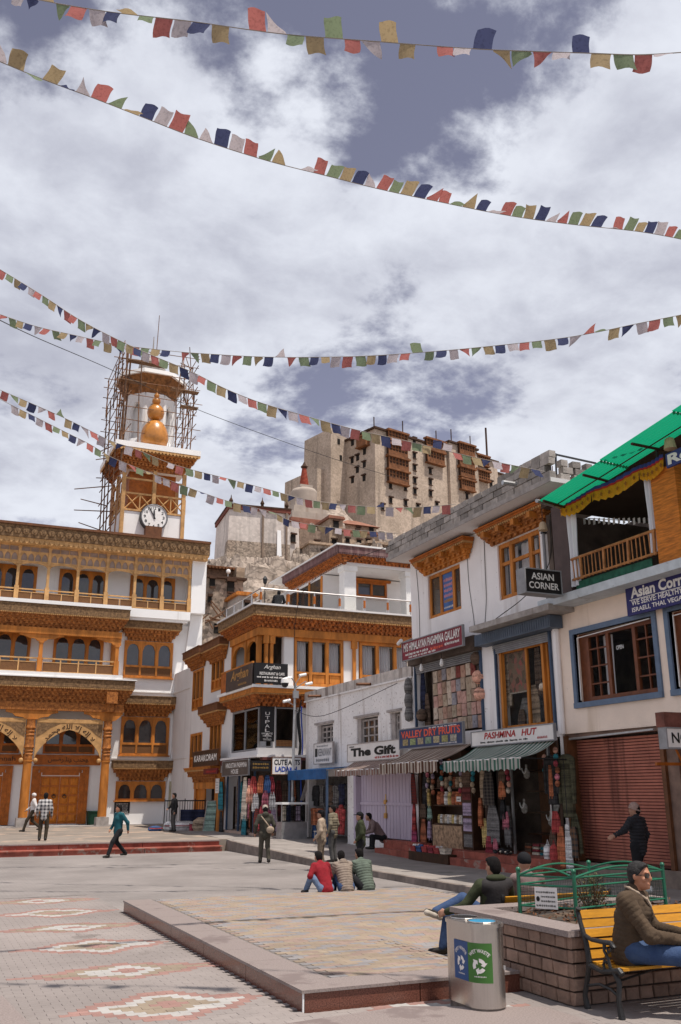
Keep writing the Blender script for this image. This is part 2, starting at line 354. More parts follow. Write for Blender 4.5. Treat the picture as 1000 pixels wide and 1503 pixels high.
def lay(parent,cells,w,h,nm,z,zf=lambda x,y:0.):
    "cells: (x,y,mat); the 300 that show largest become pavers of their own, the rest one joined part"
    seen=[]; 
    for c in cells:
        x,y,k=proj((c[0],c[1],z+zf(c[0],c[1]))); vis=-25<x<1010 and 0<y<1515
        seen.append((0 if vis else 1,(c[0]**2+c[1]**2),c))
    seen.sort(key=lambda q:(q[0],q[1])); near,rest=seen[:300],seen[300:]
    proto={}; 
    for _,_,(x,y,mt) in near:
        if mt.name not in proto: proto[mt.name]=paver_mesh(nm,w,h,.012,mt).mesh(nm,mt)
        piece(nm,proto[mt.name],parent,(x,y,z+zf(x,y)+random.uniform(-.0015,.0015)),(math.atan((zf(x,y+.05)-zf(x,y-.05))*10)+random.uniform(-.004,.004),-math.atan((zf(x+.05,y)-zf(x-.05,y))*10)+random.uniform(-.003,.003),0))
    mats=sorted({c[2].name for _,_,c in rest}); base=paver_mesh(nm,w,h,.012,None); mb=MB(); V=np.array(base.v)
    for _,_,(x,y,mt) in rest:
        dz=z+random.uniform(-.0012,.0012); mb.add([(a+x,b_+y,c_+dz+zf(a+x,b_+y)) for a,b_,c_ in V.tolist()],base.f,mats.index(mt.name))
    o=mb.build(nm+'_field',[MT[q] for q in mats],parent); o['kind']='stuff'
cells=[]
w,h=.205,.105
for j in range(int((22-6.5)/h)):
    y=6.5+h*(j+.5)
    for i in range(25):
        x=-1.2+w*(i+.5)+(w/2 if j%2 else 0)
        if x>3.72 and y>9.5: continue
        cells.append((x,y,motif(x,y)))
    if y<9.55:
        for i in range(25,56): cells.append((-1.2+w*(i+.5)+(w/2 if j%2 else 0),y,motif(-1.2+w*(i+.5),y)))
lay(square,cells,w,h,'paver',0)
# ---- raised granite platform
PX0,PX1,PY0,PY1,PZ=3.82,9.9,9.6,18.6,.2
plat=thing('raised_platform','low raised plaza platform with red granite riser and tan patterned pavers','platform',(PX0,PY0,0))
def sst(a,b,v): t=min(1,max(0,(v-a)/(b-a))); return t*t*(3-2*t)
def dipz(x,y): return -PZ*sst(6.0,6.9,x)*(1-sst(12.3,14.2,y))     # the deck ramps down to the square round the benches
mb=MB(); mb.sheet(lambda u,v:(PX0+.03+(PX1-PX0-.06)*u,PY0+.03+(PY1-PY0-.06)*v,PZ-.008+dipz(PX0+.03+(PX1-PX0-.06)*u,PY0+.03+(PY1-PY0-.06)*v)),40,50); mb.build('core',JOINT,plat)
mb=MB(); mb.box(PX0+.03,PX0+.2,PY0+.03,PY1-.03,-.03,PZ-.03); mb.box(PX0+.2,6.2,PY0+.03,PY0+.2,-.03,PZ-.03); mb.build('edge_core',JOINT,plat)
def slabrun(par,nm,mat,n,fn):
    for i in range(n):
        b=MB(); b.box(*fn(i)); b.build(nm,mat,par)
bw=.48
slabrun(plat,'border_slab',GRANITE,9,lambda i:(PX0-.02,PX0+bw,PY0+.45+i*.9+.46-.43*(i==0)*0+.004,min(PY1,PY0+.45+(i+1)*.9+.46)-.004,PZ-.03,PZ))
slabrun(plat,'border_slab',GRANITE,3,lambda i:(PX0-.02 if i==0 else PX0+i*1.08+.004,PX0+(i+1)*1.08-.004,PY0-.02,PY0+bw if i else PY0+.9,PZ-.03,PZ) if i else (PX0-.02,PX0+1.08-.004,PY0-.02,PY0+bw,PZ-.03,PZ))
b=MB(); b.box(PX0-.02,PX0+bw,PY0+bw+.004,PY0+.91,PZ-.03,PZ); b.build('border_slab',GRANITE,plat)
slabrun(plat,'riser_panel',REDGRANITE,2,lambda i:(PX0+.02+i*1.32,PX0+.02+(i+1)*1.32-.012,PY0,PY0+.028,-.03,PZ-.034))
slabrun(plat,'riser_panel',REDGRANITE,5,lambda i:(PX0,PX0+.028,PY0+.03+i*1.8,PY0+.03+(i+1)*1.8-.012,-.03,PZ-.034))
b=MB(); b.box(PX0-.004,PX0+.012,PY0-.004,PY0+.012,-.03,PZ-.032); b.build('corner_trim',WHITEPAINT,plat)
cells=[]; w,h=.21,.105
for j in range(int((PY1-PY0-bw-.02)/h)):
    y=PY0+bw+.02+h*(j+.5)
    for i in range(int((PX1-PX0-bw-.05)/w)):
        x=PX0+bw+.04+w*(i+.5)+(w/2 if j%2 else 0)
        if x>PX1-.1 or (x>6.45 and y<10.95): continue
        q=((x+(.6 if int(y/.62)%2 else 0))%1.2-.6)/.5; r=(y%.62-.31)/.22; e=q*q+r*r
        mt=P_BLUE if .25<e<1.0 and random.random()<.8 else random.choice((P_YEL,P_YEL,P_YEL,P_ROSE,P_ROSE,P_TAN))
        cells.append((x,y,mt))
lay(plat,cells,w,h,'platform_paver',PZ,dipz)
# ---- pavement along the shop row, rising to the back
pv=MB()
def pz(y): return .14 if y<26 else min(.42,.14+(y-26)*.022)
ys=[2,20,26,32,36,39,43,50]
for i in range(len(ys)-1):
    y0,y1=ys[i],ys[i+1]; x0=11.36 if y0<36 else 11.36
    pv.loft([(x0,y0,-.3),(16.5,y0,-.3),(16.5,y0,pz(y0)),(x0,y0,pz(y0))],[(x0,y1,-.3),(16.5,y1,-.3),(16.5,y1,pz(y1)),(x0,y1,pz(y1))],0,caps=True)
pave=struct('pavement',pv,PAVE)
for i in range(60):
    y=6+.5*i; b=MB(); b.loft([(11.2,y+.006,-.05),(11.36,y+.006,-.05),(11.36,y+.006,pz(y)+.006),(11.215,y+.006,pz(y)+.006)],[(11.2,y+.494,-.05),(11.36,y+.494,-.05),(11.36,y+.494,pz(y+.49)+.006),(11.215,y+.494,pz(y+.49)+.006)]); b.build('kerb_stone',KERB,pave)
# ---- forecourt of the mosque with two red steps
fc=MB(); fc.loft([(-30,36.7,-.2),(11.36,36.7,-.2),(11.36,36.7,.39),(-30,36.7,.39)],[(-30,60,-.2),(11.36,60,-.2),(11.36,60,.42),(-30,60,.42)])
fc.loft([(11.36,36.7,-.2),(15,43,-.2),(15,43,.41),(11.36,36.7,.385)],[(11.36,60,-.2),(15,60,-.2),(15,60,.42),(11.36,60,.415)])
fore=struct('forecourt',fc,FORE)
st=thing('forecourt_steps','wide red painted steps up to the forecourt of the mosque','steps',(-6,35.9,0))
for k,(ya,yb,za,zb) in enumerate(((35.9,36.28,-.03,.19),(36.28,36.7,-.03,.385))):
    for i in range(6):
        b=MB(); b.box(-7+3*i+.01,min(-7+3*(i+1),10.95)-.01,ya,yb,za,zb-.04); b.build('riser',REDSTEP,st)
        b=MB(); b.box(-7+3*i+.004,min(-7+3*(i+1),11.0)-.004,ya-.04,yb,zb-.04,zb); b.build('tread',GRANITE if k else REDSTEP,st)
# ---- low slab lip in the foreground and the corner of another platform at left
lip=MB(); q=[onz(375,1509,.05),onz(592,1477,.05),onz(800,1478,.05),onz(862,1497,.05)]
lp=[(q[0].x,q[0].y),(q[1].x,q[1].y),(q[2].x,q[2].y),(q[3].x,q[3].y),(5.5,6.2),(2.9,6.4)]
lip.loft([(x,y,-.02) for x,y in lp],[(x,y,.05) for x,y in lp]); struct('paving_slab',lip,GRANITE)
cn=thing('corner_platform','dark granite corner of a second platform at the bottom left edge','platform',(1.0,10.2,0))
a=onz(0,1462,.18); c=onz(44,1506,.18)
b=MB(); b.loft([(a.x,a.y,-.02),(c.x,c.y,-.02),(c.x-3,c.y-.4,-.02),(a.x-3,a.y,-.02)],[(a.x,a.y,.15),(c.x,c.y,.15),(c.x-3,c.y-.4,.15),(a.x-3,a.y,.15)]); b.build('riser_panel',REDGRANITE,cn)
b=MB(); b.loft([(a.x+.02,a.y+.02,.152),(c.x+.02,c.y-.02,.152),(c.x-3,c.y-.4,.152),(a.x-3,a.y,.152)],[(a.x+.02,a.y+.02,.18),(c.x+.02,c.y-.02,.18),(c.x-3,c.y-.4,.18),(a.x-3,a.y,.18)]); b.build('border_slab',GRANITE,cn)
# ================================================================ MOSQUE
def arc_pts(a0,a1,zs,zt,n=10,multi=True,pointed=False):
    "left-to-right points of an arch from spring height zs to apex zt"
    c=(a0+a1)/2; w=(a1-a0)/2; out=[]
    for i in range(n+1):
        t=i/n; x=-1+2*t
        if pointed:
            s=1-abs(x)**1.9 if abs(x)<1 else 0; y=s**.80 if s>0 else 0
            y=(1-abs(x))**.62*.35+.65*y
        else: y=math.sqrt(max(0,1-x*x))
        k=1
        if multi: k=1-.05*abs(math.sin(t*PI*5))
        out.append((c+w*x*(k if 0<i<n else 1),zs+(zt-zs)*y*(k if 0<i<n else 1)))
    return out
def arch_window(F,par,a0,a1,z0,z1,n,d=.07,lat=0,mat=None,sill=True,st=.11,glass=None,arched=True,name='window'):
    mat=mat or WOOD; f=MB(); w=(a1-a0)/n; zb=z0+(lat if lat else 0)
    F.box(f,a0,a1,z1-.12,z1,-.03,d); F.box(f,a0,a1,z0,z0+.1,-.03,d)
    for i in range(n+1):
        c=a0+i*w; F.box(f,max(a0,c-st/2 if 0<i<n else (c if i==0 else c-st)),min(a1,c+st/2 if 0<i<n else (c+st if i==0 else c)),z0+.1,z1-.12,-.03,d+.012)
    win=None
    if lat: F.box(f,a0+.02,a1-.02,zb-.05,zb+.07,-.03,d+.005)
    win=f.build(name,mat,par)
    if sill: s=MB(); F.box(s,a0-.08,a1+.08,z0-.07,z0-.001,-.03,d+.09); s.build('sill',mat,win)
    for i in range(n):
        l=a0+i*w+(st if i==0 else st/2); r=a0+(i+1)*w-(st if i==n-1 else st/2); zt=z1-.12; zl=z0+.1
        if arched:
            hgt=min((r-l)*.5,(zt-zb)*.4); ap=arc_pts(l+.05,r-.05,zt-hgt-.05,zt-.05)
            p=MB(); F.prism(p,[(l,zt-hgt-.05),(l,zt),(r,zt),(r,zt-hgt-.05)]+ap[::-1],-.02,d-.015); 
            F.box(p,l,l+.05,zb+.07 if lat else zl,zt-hgt-.05,-.02,d-.015); F.box(p,r-.05,r,zb+.07 if lat else zl,zt-hgt-.05,-.02,d-.015)
            p.build('arch_head',mat,win)
        g=MB(); F.box(g,l,r,(zb+.07 if lat else zl),zt,.004,.012); g.build('pane',glass or GLASS,win)
        if lat: q=MB(); F.box(q,l,r,zl,zb-.05,-.02,max(.015,d-.03)); q.build('lattice',LATT,win)
    return win
def cornice(F,par,a0,a1,z1,z0,dt,db,tiers=4,ra=True,la=True,fascia=.30,step=.27,name='cornice',fmat=None,bmat=None,tmat=None):
    "Ladakhi cornice: carved fascia on top, a pale beaded string, then stepped rows of brackets drawing back to the wall"
    fmat=fmat or DARKCARVE; bmat=bmat or CARVED; tmat=tmat or PALEWOOD; H=z1-z0; zf=z1-H*fascia
    c=MB(); F.box(c,a0,a1,zf+.05,z1,db*.3,dt); F.box(c,a0-.03,a1+.03,z1,z1+.05,db*.3,dt+.04)
    top=c.build(name,fmat,par)
    s=MB(); F.box(s,a0+.03,a1-.03,zf-.01,zf+.049,db*.3,dt-.03); n=int((a1-a0)/.11)
    for i in range(n):
        x=a0+.05+(a1-a0-.1)*(i+.5)/n; F.box(s,x-.025,x+.025,zf-.03,zf+.03,dt-.03,dt-.002)
    s.build('string_course',tmat,top)
    h=(zf-.012-z0)/tiers
    for t in range(tiers):
        zt=zf-.012-t*h; zb=zt-h; D=dt+(db-dt)*(t+.6)/tiers; D2=dt+(db-dt)*(t+1.15)/tiers; ins=(dt-D)
        l=a0+ins*(1 if la else 0); r=a1-ins*(1 if ra else 0); b=MB()
        F.box(b,l,r,zt-h*.36,zt,db*.3,D); F.box(b,l+.03,r-.03,zb,zt-h*.36-.001,db*.3,max(.01,D2-.03))
        k=max(2,int((r-l)/step)); 
        for i in range(k):
            x=l+(r-l)*(i+.5)/k+((r-l)/k*.0); wv=min(.075,(r-l)/k*.27)
            F.prism(b,[(x-wv,zb+.004),(x-wv,zt-h*.36-.002),(x+wv,zt-h*.36-.002),(x+wv,zb+.004)],max(.005,D2-.04),max(.02,D-.02))
        b.build('bracket_row',bmat,top)
    return top
FM=Fr('y',55.)
mos=thing('mosque','white mosque with honey coloured timber galleries, arches and carved cornices','mosque',(5,55,.5))
b=MB(); b.box(-6,14.95,55.0,72,.4,11.85); b.build('lower_wall',WHITE,mos)
b=MB(); b.box(-6,14.95,55.6,72,11.85,16.0); b.build('upper_wall',WHITE,mos)
b=MB(); b.box(-6,14.02,54.0,55.6,12.0,12.5); FM.prism(b,[(10.2,11.86),(13.9,11.86),(13.9,12.0),(10.2,12.0)],.0,.85); b.build('gallery_slab',WHITE,mos)
b=MB(); b.box(14.05,14.95,54.15,55.6,12.5,15.9); b.build('end_pier',WHITE,mos)
b=MB(); FM.prism(b,[(14.25,12.48),(14.97,12.48),(15.1,.45),(13.1,.45)],.002,.28); b.build('buttress',WHITE,mos)
for z in (3.98,7.75):
    b=MB(); FM.box(b,10.0,14.1,z,z+.06,.0,.05); b.build('string_moulding',WHITE,mos)
b=MB(); b.box(-6,15.0,53.5,72,16.72,16.86); b.build('roof_slab',BROWNWOOD,mos)
# top fascia with a row of carved discs
b=MB(); b.box(-6,14.98,53.62,53.9,16.03,16.72); top=b.build('roof_cornice',DARKCARVE,mos)
disc=MB(); disc.loft([(.2*math.cos(t*PI/8),0,.2*math.sin(t*PI/8)) for t in range(16)],[(.16*math.cos(t*PI/8),-.07,.16*math.sin(t*PI/8)) for t in range(16)]); disc.lathe((0,-.075,0),[(.05,-.05),(.05,.05)],6)
dm=disc.mesh('carved_disc',DARKCARVE)
for i in range(30): piece('carved_disc',dm,top,(.9+.47*i,53.615,16.36),(0,0,0))
b=MB(); b.box(-6,14.96,53.68,53.9,15.93,16.02); b.box(-6,14.9,53.75,55.6,15.72,15.929)
n=52
for i in range(n):
    x=.6+14.2*(i+.5)/n; p=[(x-.13,15.93),(x+.13,15.93),(x+.13,15.84),(x+.07,15.76),(x,15.69),(x-.07,15.76),(x-.13,15.84)]; b.loft([(a,53.69,z) for a,z in p],[(a,53.73,z) for a,z in p])
b.build('scalloped_fringe',PALEWOOD,top)
# top gallery: posts, lattice screen, valances, rails
FT=Fr('y',54.25); posts=[-.95+1.655*i for i in range(10)]
for x in posts:
    b=MB(); FT.box(b,x-.075,x+.075,12.5,15.72,-.08,.08); FT.box(b,x-.12,x+.12,12.5,13.35,-.1,.11); FT.box(b,x-.11,x+.11,14.6,14.72,-.1,.11); FT.box(b,x-.11,x+.11,15.55,15.72,-.1,.11); b.build('gallery_post',PALEWOOD,mos)
for x0,x1 in zip(posts,posts[1:]):
    l,r=x0+.076,x1-.076; b=MB(); FT.box(b,l,r,14.78,15.7,-.03,-.015); scr=b.build('screen',TAUPE,mos)
    b=MB(); FT.box(b,l,r,14.76,14.83,-.02,.05); FT.box(b,l,r,15.33,15.38,-.014,.03); FT.box(b,l,r,15.64,15.72,-.02,.06)
    for i in range(1,3): x=l+(r-l)*i/3; FT.box(b,x-.02,x+.02,15.38,15.64,-.014,.03)
    w=(r-l)/4
    for i in range(4):
        a0,a1=l+w*i+.03,l+w*(i+1)-.03; ap=arc_pts(a0,a1,15.02,15.26,8,False,True)
        FT.prism(b,[(a0-.03,15.02),(a0-.03,15.33),(a1+.03,15.33),(a1+.03,15.02)]+ap[::-1],-.012,.03)
        FT.box(b,a0-.03,a0,14.83,15.02,-.012,.03); FT.box(b,a1,a1+.03,14.83,15.02,-.012,.03)
    b.build('screen_tracery',PALEWOOD,scr)
    b=MB(); ap=arc_pts(l,r,14.42,14.68,16,False); k=len(ap)
    ap=[(a,z+.025*abs(math.sin(i/k*PI*6))) for i,(a,z) in enumerate(ap)]
    FT.prism(b,[(l,14.42),(l,14.76),(r,14.76),(r,14.42)]+ap[::-1],-.02,.03); b.build('valance',PALEWOOD,mos)
    b=MB(); FT.box(b,l,r,13.15,13.22,-.04,.05); FT.box(b,l,r,13.0,13.04,-.03,.03); FT.box(b,l,r,12.56,12.62,-.03,.03); x=(l+r)/2; FT.box(b,x-.03,x+.03,12.62,13.0,-.03,.03); ra=b.build('gallery_rail',PALEWOOD,mos)
    for a0,a1 in ((l,x-.03),(x+.03,r)):
        b=MB(); FT.box(b,a0+.02,a1-.02,12.62,12.99,-.012,.008); b.build('rail_panel',LATT,ra)
FT2=Fr('y',55.6)
for a0 in (2.44,6.45,10.62): arch_window(FT2,mos,a0,a0+2.75,12.6,14.82,3)
# second gallery
b=MB(); FM.box(b,-6,10.32,12.22,12.42,0,1.86); b.build('gallery_edge',WHITE,mos)
cornice(FM,mos,-6,10.28,12.2,10.95,1.8,1.3,4,la=False,fascia=.42)
F2=Fr('y',53.65)
b=MB(); F2.box(b,-6,9.95,10.6,10.94,-.15,.15); F2.box(b,-6,9.9,10.945,10.955,-1.34,-.15); b.build('gallery_beam',WOOD,mos)
for x in (1.4,5.57,9.74):
    b=MB(); F2.box(b,x-.1,x+.1,8.42,10.2,-.1,.1); F2.box(b,x-.14,x+.14,8.42,9.3,-.14,.14); F2.box(b,x-.13,x+.13,10.1,10.2,-.13,.13); c=b.build('gallery_column',WOOD,mos)
    b=MB(); p=[(x-1.2,10.6),(x-1.2,10.52),(x-.85,10.45),(x-.7,10.36),(x-.35,10.33),(x-.2,10.2),(x+.2,10.2),(x+.35,10.33),(x+.7,10.36),(x+.85,10.45),(x+1.2,10.52),(x+1.2,10.6)]
    if x>9: p=[q for q in p if q[0]<x+.21]+[(x+.21,10.6)]
    F2.prism(b,p,-.08,.08); b.build('capital',WOOD,c)
b=MB(); F2.box(b,9.62,9.88,8.42,10.6,-1.3,-1.15); b.build('gallery_pilaster',WOOD,mos)
for x0,x1 in ((-2.6,1.26),(1.54,5.43),(5.71,9.6)):
    b=MB(); F2.box(b,x0,x1,9.22,9.29,-.05,.05); F2.box(b,x0,x1,9.03,9.07,-.03,.03); F2.box(b,x0,x1,8.5,8.56,-.03,.03); n=4
    for i in range(1,n): x=x0+(x1-x0)*i/n; F2.box(b,x-.035,x+.035,8.42,9.22,-.035,.035)
    ra=b.build('gallery_rail',PALEWOOD,mos)
    for i in range(n):
        a0=x0+(x1-x0)*i/n+.04; a1=x0+(x1-x0)*(i+1)/n-.04; b=MB(); F2.box(b,a0,a1,8.56,9.02,-.012,.01); b.build('rail_panel',LATT,ra)
for a0 in (2.33,6.39): arch_window(FM,mos,a0,a0+2.8,8.45,10.85,3)
b=MB(); FM.box(b,-6,10.0,8.2,8.42,0,2.2); FM.box(b,-6,10.8,8.14,8.2,0,2.28); b.build('gallery_edge',WHITE,mos)
cornice(FM,mos,-6,10.72,8.1,6.85,2.2,1.75,4,la=False,fascia=.38)
FA=Fr('y',53.3)
b=MB(); FA.box(b,-6,10.25,6.42,6.84,-.2,.16); b.build('arcade_beam',CARVED,mos)
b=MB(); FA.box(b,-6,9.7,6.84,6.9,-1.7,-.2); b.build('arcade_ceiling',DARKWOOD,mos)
for x in (1.35,5.38,9.46):
    b=MB(); b.lathe((x,53.3,0),[(.24,.9),(.235,2.5),(.215,3.7),(.25,3.74),(.25,3.82)],14); col=b.build('column',WOOD,mos,smooth=True)
    b=MB(); prof=[]
    for i in range(24): z=3.83+2.1*i/23; prof.append((.225+.022*math.sin(i*PI*.9)+(.03 if i in (7,8,18,19) else 0),z))
    b.lathe((x,53.3,0),prof,14); b.build('carved_shaft',CARVED,col,smooth=True)
    b=MB(); b.box(x-.33,x+.33,52.97,53.63,.38,.88); b.build('base_stone',CONC,col)
    b=MB(); p=[(x-1.35,6.42),(x-1.35,6.3),(x-1.0,6.22),(x-.85,6.08),(x-.45,6.02),(x-.3,5.93),(x+.3,5.93),(x+.45,6.02),(x+.85,6.08),(x+1.0,6.22),(x+1.35,6.3),(x+1.35,6.42)]
    if x>9: p=[q for q in p if q[0]<x+.5]+[(x+.75,6.3),(x+.75,6.42)]
    FA.prism(b,p,-.1,.1); b.build('capital',WOOD,col)
    if x>9:
        b=MB(); FA.box(b,x-.25,x+.35,6.86,7.5,.17,.5); FA.box(b,x-.2,x+.2,6.42,6.85,.17,.35); b.build('corner_bracket',CARVED,col)
for k in range(2):
    o=-4.06*(1-k); l,r=5.68+o,9.18+o; FP=Fr('y',53.32)
    ap=arc_pts(l,r,3.9,5.42,24,False,True); b=MB()
    FP.prism(b,[(l,3.9),(l,5.78),(r,5.78),(r,3.9)]+ap[::-1],-.05,.05); pan=b.build('arch_panel',PALEWOOD,mos)
    b=MB()
    for s in (0,1):
        c0=l if s==0 else r; q=1 if s==0 else -1
        FP.prism(b,[(c0+q*.03,5.0),(c0+q*.03,5.74),(c0+q*1.25,5.74),(c0+q*.75,5.52),(c0+q*.35,5.2)],.05,.062)
    b.build('spandrel_lattice',DARKCARVE,pan)
    b=MB(); FP.box(b,l,r,5.78,5.98,-.06,.07); b.build('arch_head_rail',PALEWOOD,pan)
    b=MB()
    for c0 in (l+.08,r-.08): b.ball((c0,53.3,3.8),.13,8)
    b.build('pendant',PALEWOOD,pan)
    cx=(l+r)/2
    def wp(x,y,cx=cx):
        t=R(150)-R(120)*x; rr=1.24+.40*y; return (cx+rr*math.cos(t)*.98,4.08+rr*math.sin(t)*1.0)
    text(FP,'\uFEFB \u0625\uFEDF\uFEEA \u0625\uFEFB \uFE8D\uFEDF\uFEE0\uFEEA \u0645\uFEA4\uFEE4\uFEAA'[::-1],0,0,0,0,.058,DARKWOOD,pan,bold=.02,warp=wp)
    # transom window, lettered beam, doors
    arch_window(FM,mos,6.3+o,9.1+o,4.22,5.75,3,lat=.45,mat=REDWOOD,sill=False)
    b=MB(); FM.box(b,5.9+o,9.46+o,3.62,4.16,0,.16); bm_=b.build('lintel_beam',REDWOOD,mos)
    text(FM,'\uFEB2\uFEBF\uFEAE \uFEDF\uFEE8\uFEAE \u0628\uFEE8\uFEA4\uFEEE',6.6+o,8.8+o,3.72,4.06,.165,DARKWOOD,bm_,bold=.015) if k else text(FM,'Babul-Jannah',2.6,4.9,3.74,4.04,.165,DARKWOOD,bm_,bold=.015)
    b=MB(); 
    for w_,d_ in ((0,.14),(.2,.09),(.34,.05)):
        FM.box(b,5.84+o+w_,5.84+o+w_+(.2 if w_==0 else .14),.5,3.55-w_,0,d_); FM.box(b,8.88+o-w_-(.2 if w_==0 else .14),8.88+o-w_,.5,3.55-w_,0,d_); FM.box(b,5.84+o+w_+.2,8.88+o-w_-.2,3.55-w_-(.2 if w_==0 else .14),3.55-w_-.001,0,d_-.002)
    b.build('door_frame',REDWOOD,mos)
    for s in (0,1):
        x0=6.33+o if s==0 else 7.365+o; x1=x0+1.025; b=MB(); FM.box(b,x0,x1,.52,3.02,-.02,.02); dl=b.build('door_leaf',REDWOOD,mos)  # leaf darker than its panels: the recess shade put into the colour
        pm=MB(); pm.loft([(-.2,0,-.19),(.2,0,-.19),(.2,0,.19),(-.2,0,.19)],[(-.13,-.045,-.12),(.13,-.045,-.12),(.13,-.045,.12),(-.13,-.045,.12)]); pmm=pm.mesh('door_panel',DOORWOOD)
        for i in range(2):
            for j in range(5): piece('door_panel',pmm,dl,(x0+.27+.485*i,54.979,.80+.485*j))
        b=MB(); kx=x1-.28 if s==0 else x0+.28; b.tube([(kx+.09*math.cos(t*PI/6),54.93,1.95+.09*math.sin(t*PI/6)) for t in range(12)],.02,5,closed=True); b.ball((kx,54.95,2.03),.05,6); b.build('ring_handle',IRON,dl)
b=MB(); b.box(-6,9.9,52.85,55,.38,.46); b.build('door_step',CONC,mos)
b=MB(); b.box(10.0,14.2,54.6,55,.38,.45); b.build('wall_step',CONC,mos)
# windows of the white end wall, each under its own little cornice
for a0,a1,z0,z1,ct,lat in ((10.41,13.3,8.62,10.74,11.8,.62),(10.5,13.3,4.2,6.35,7.46,.62),(10.42,13.24,1.72,2.76,3.84,0)):
    arch_window(FM,mos,a0,a1,z0,z1,3,d=.1,lat=lat)
    cornice(FM,mos,a0-.32,a1+.36,ct,z1+.03,.62,.12,3,fascia=.38,step=.22)
pl=thing('wall_plaque','black inscribed plaque under the lowest window of the mosque','plaque',(10.85,54.98,1.35))
b=MB(); FM.box(b,10.41,11.28,1.03,1.66,.002,.03); p=b.build('board',BLACKSIGN,pl)
for i in range(5): text(FM,'~%d'%i,10.5,11.2,1.56-.11*i-.05,1.56-.11*i,.034,SIGNWHITE,p,bold=0)
t=thing('rubbish_bin','dark green bin against the white wall right of the mosque door','bin',(9.2,54.6,.46))
BING=M('dark_green_plastic',(.012,.05,.028),.5,.2,4)
b=MB(); b.loft([(8.95,54.45,.46),(9.5,54.45,.46),(9.5,54.85,.46),(8.95,54.85,.46)],[(8.9,54.4,1.12),(9.55,54.4,1.12),(9.55,54.9,1.12),(8.9,54.9,1.12)]); b.build('body',BING,t); b=MB(); b.box(8.88,9.57,54.38,54.92,1.12,1.18); b.build('lid',BING,t)
# ================================================================ CLOCK TOWER
tw=thing('clock_tower','square clock tower with a wooden gallery and white eaves above the mosque roof','clock tower',(12.1,60,16.9))
FK=Fr('y',58.)
X0,X1=10.2,14.3
b=MB(); b.box(X0,X1,58,62.1,16.86,19.6); b.build('clock_room',WHITE,tw)
for x in (X0+.06,(X0+X1)/2,X1-.06):
    b=MB(); FK.box(b,x-.12,x+.12,16.86 if x!=(X0+X1)/2 else 19.6,22.5,-.12,.12); b.build('tower_post',PALEWOOD,tw)
for y in (60.,62.):
    for x in (X0+.06,X1-.06): b=MB(); b.box(x-.12,x+.12,y-.1,y+.1,19.6,22.5); b.build('tower_post',PALEWOOD,tw)
for z in (19.62,20.75,21.75):
    b=MB(); FK.box(b,X0,X1,z,z+.12,-.06,.06); FK.box(b,X0-.06,X0+.06,z,z+.12,-4,0); b.build('tower_rail',PALEWOOD,tw)
for k in range(4):
    xa=X0+.2+k*.97+(.1 if k>1 else 0); b=MB(); FK.tube(b,[(xa,19.74,0),(xa+.9,20.75,0)],.045,4); FK.tube(b,[(xa,20.75,.01),(xa+.9,19.74,.01)],.045,4); FK.box(b,xa+.92,xa+.99,19.74,20.75,-.04,.04); b.build('cross_brace',PALEWOOD,tw)
for k in range(4):
    b=MB(); b.tube([(X0,58.2+.95*k,19.74),(X0,59.1+.95*k,20.75)],.045,4); b.tube([(X0-.01,58.2+.95*k,20.75),(X0-.01,59.1+.95*k,19.74)],.045,4); b.build('cross_brace',PALEWOOD,tw)
b=MB(); b.box(X0+.5,X1-.5,58.6,61.6,19.6,22.5); b.build('inner_room',REDWOOD,tw)
cornice(FK,tw,X0-.65,X1+.6,23.62,22.45,.75,.02,4,fascia=.12,step=.24,fmat=CARVED)
FKL=Fr('x',X0); cornice(FKL,tw,57.93,62.8,23.614,22.456,.655,.02,4,fascia=.12,step=.24,fmat=CARVED,la=False)
b=MB(); b.box(X0-.8,X1+.75,57.1,62.9,23.68,24.05); b.build('eave_slab',WHITE,tw)
b=MB()
for i in range(24):
    x=X0-.75+5.6*(i+.5)/24; p=[(x-.11,23.68),(x+.11,23.68),(x+.11,23.55),(x,23.44),(x-.11,23.55)]; b.loft([(a,57.12,z) for a,z in p],[(a,57.16,z) for a,z in p])
for i in range(24):
    y=57.2+5.6*(i+.5)/24; p=[(y-.11,23.68),(y+.11,23.68),(y+.11,23.55),(y,23.44),(y-.11,23.55)]; b.loft([(X0-.78,a,z) for a,z in p],[(X0-.74,a,z) for a,z in p])
b.build('scalloped_fringe',PALEWOOD,tw)
# the clock
ck=Vector((12.27,57.62,19.24)); RC=.90
b=MB(); b.box(11.75,12.8,57.5,58,17.9,18.6); b.build('clock_bracket',BROWNWOOD,tw)
def disc(mb,c,r0,r1,y0,y1,n=40):
    pts=lambda r,y:[(c.x+r*math.cos(2*PI*i/n),y,c.z+r*math.sin(2*PI*i/n)) for i in range(n)]
    mb.loft(pts(r0,y0),pts(r1,y1))
b=MB(); disc(b,ck,RC,RC,57.98,57.6); clk=b.build('clock',IRON,tw)
b=MB(); disc(b,ck,RC*.93,RC*.93,57.6,57.588); b.build('dial',WHITEPAINT,clk)
b=MB(); b.tube([(ck.x+RC*.92*math.cos(2*PI*i/40),57.58,ck.z+RC*.92*math.sin(2*PI*i/40)) for i in range(40)],.04,6,closed=True); b.build('rim',GREYMETAL,clk)
for i in range(1,13):
    t=PI/2-i*PI/6; x,z=ck.x+RC*.68*math.cos(t),ck.z+RC*.68*math.sin(t); w=.075 if i<10 else .11
    text(FK,str(i),x-w,x+w,z-.1,z+.1,.42,IRON,clk,bold=.02,name='numeral')
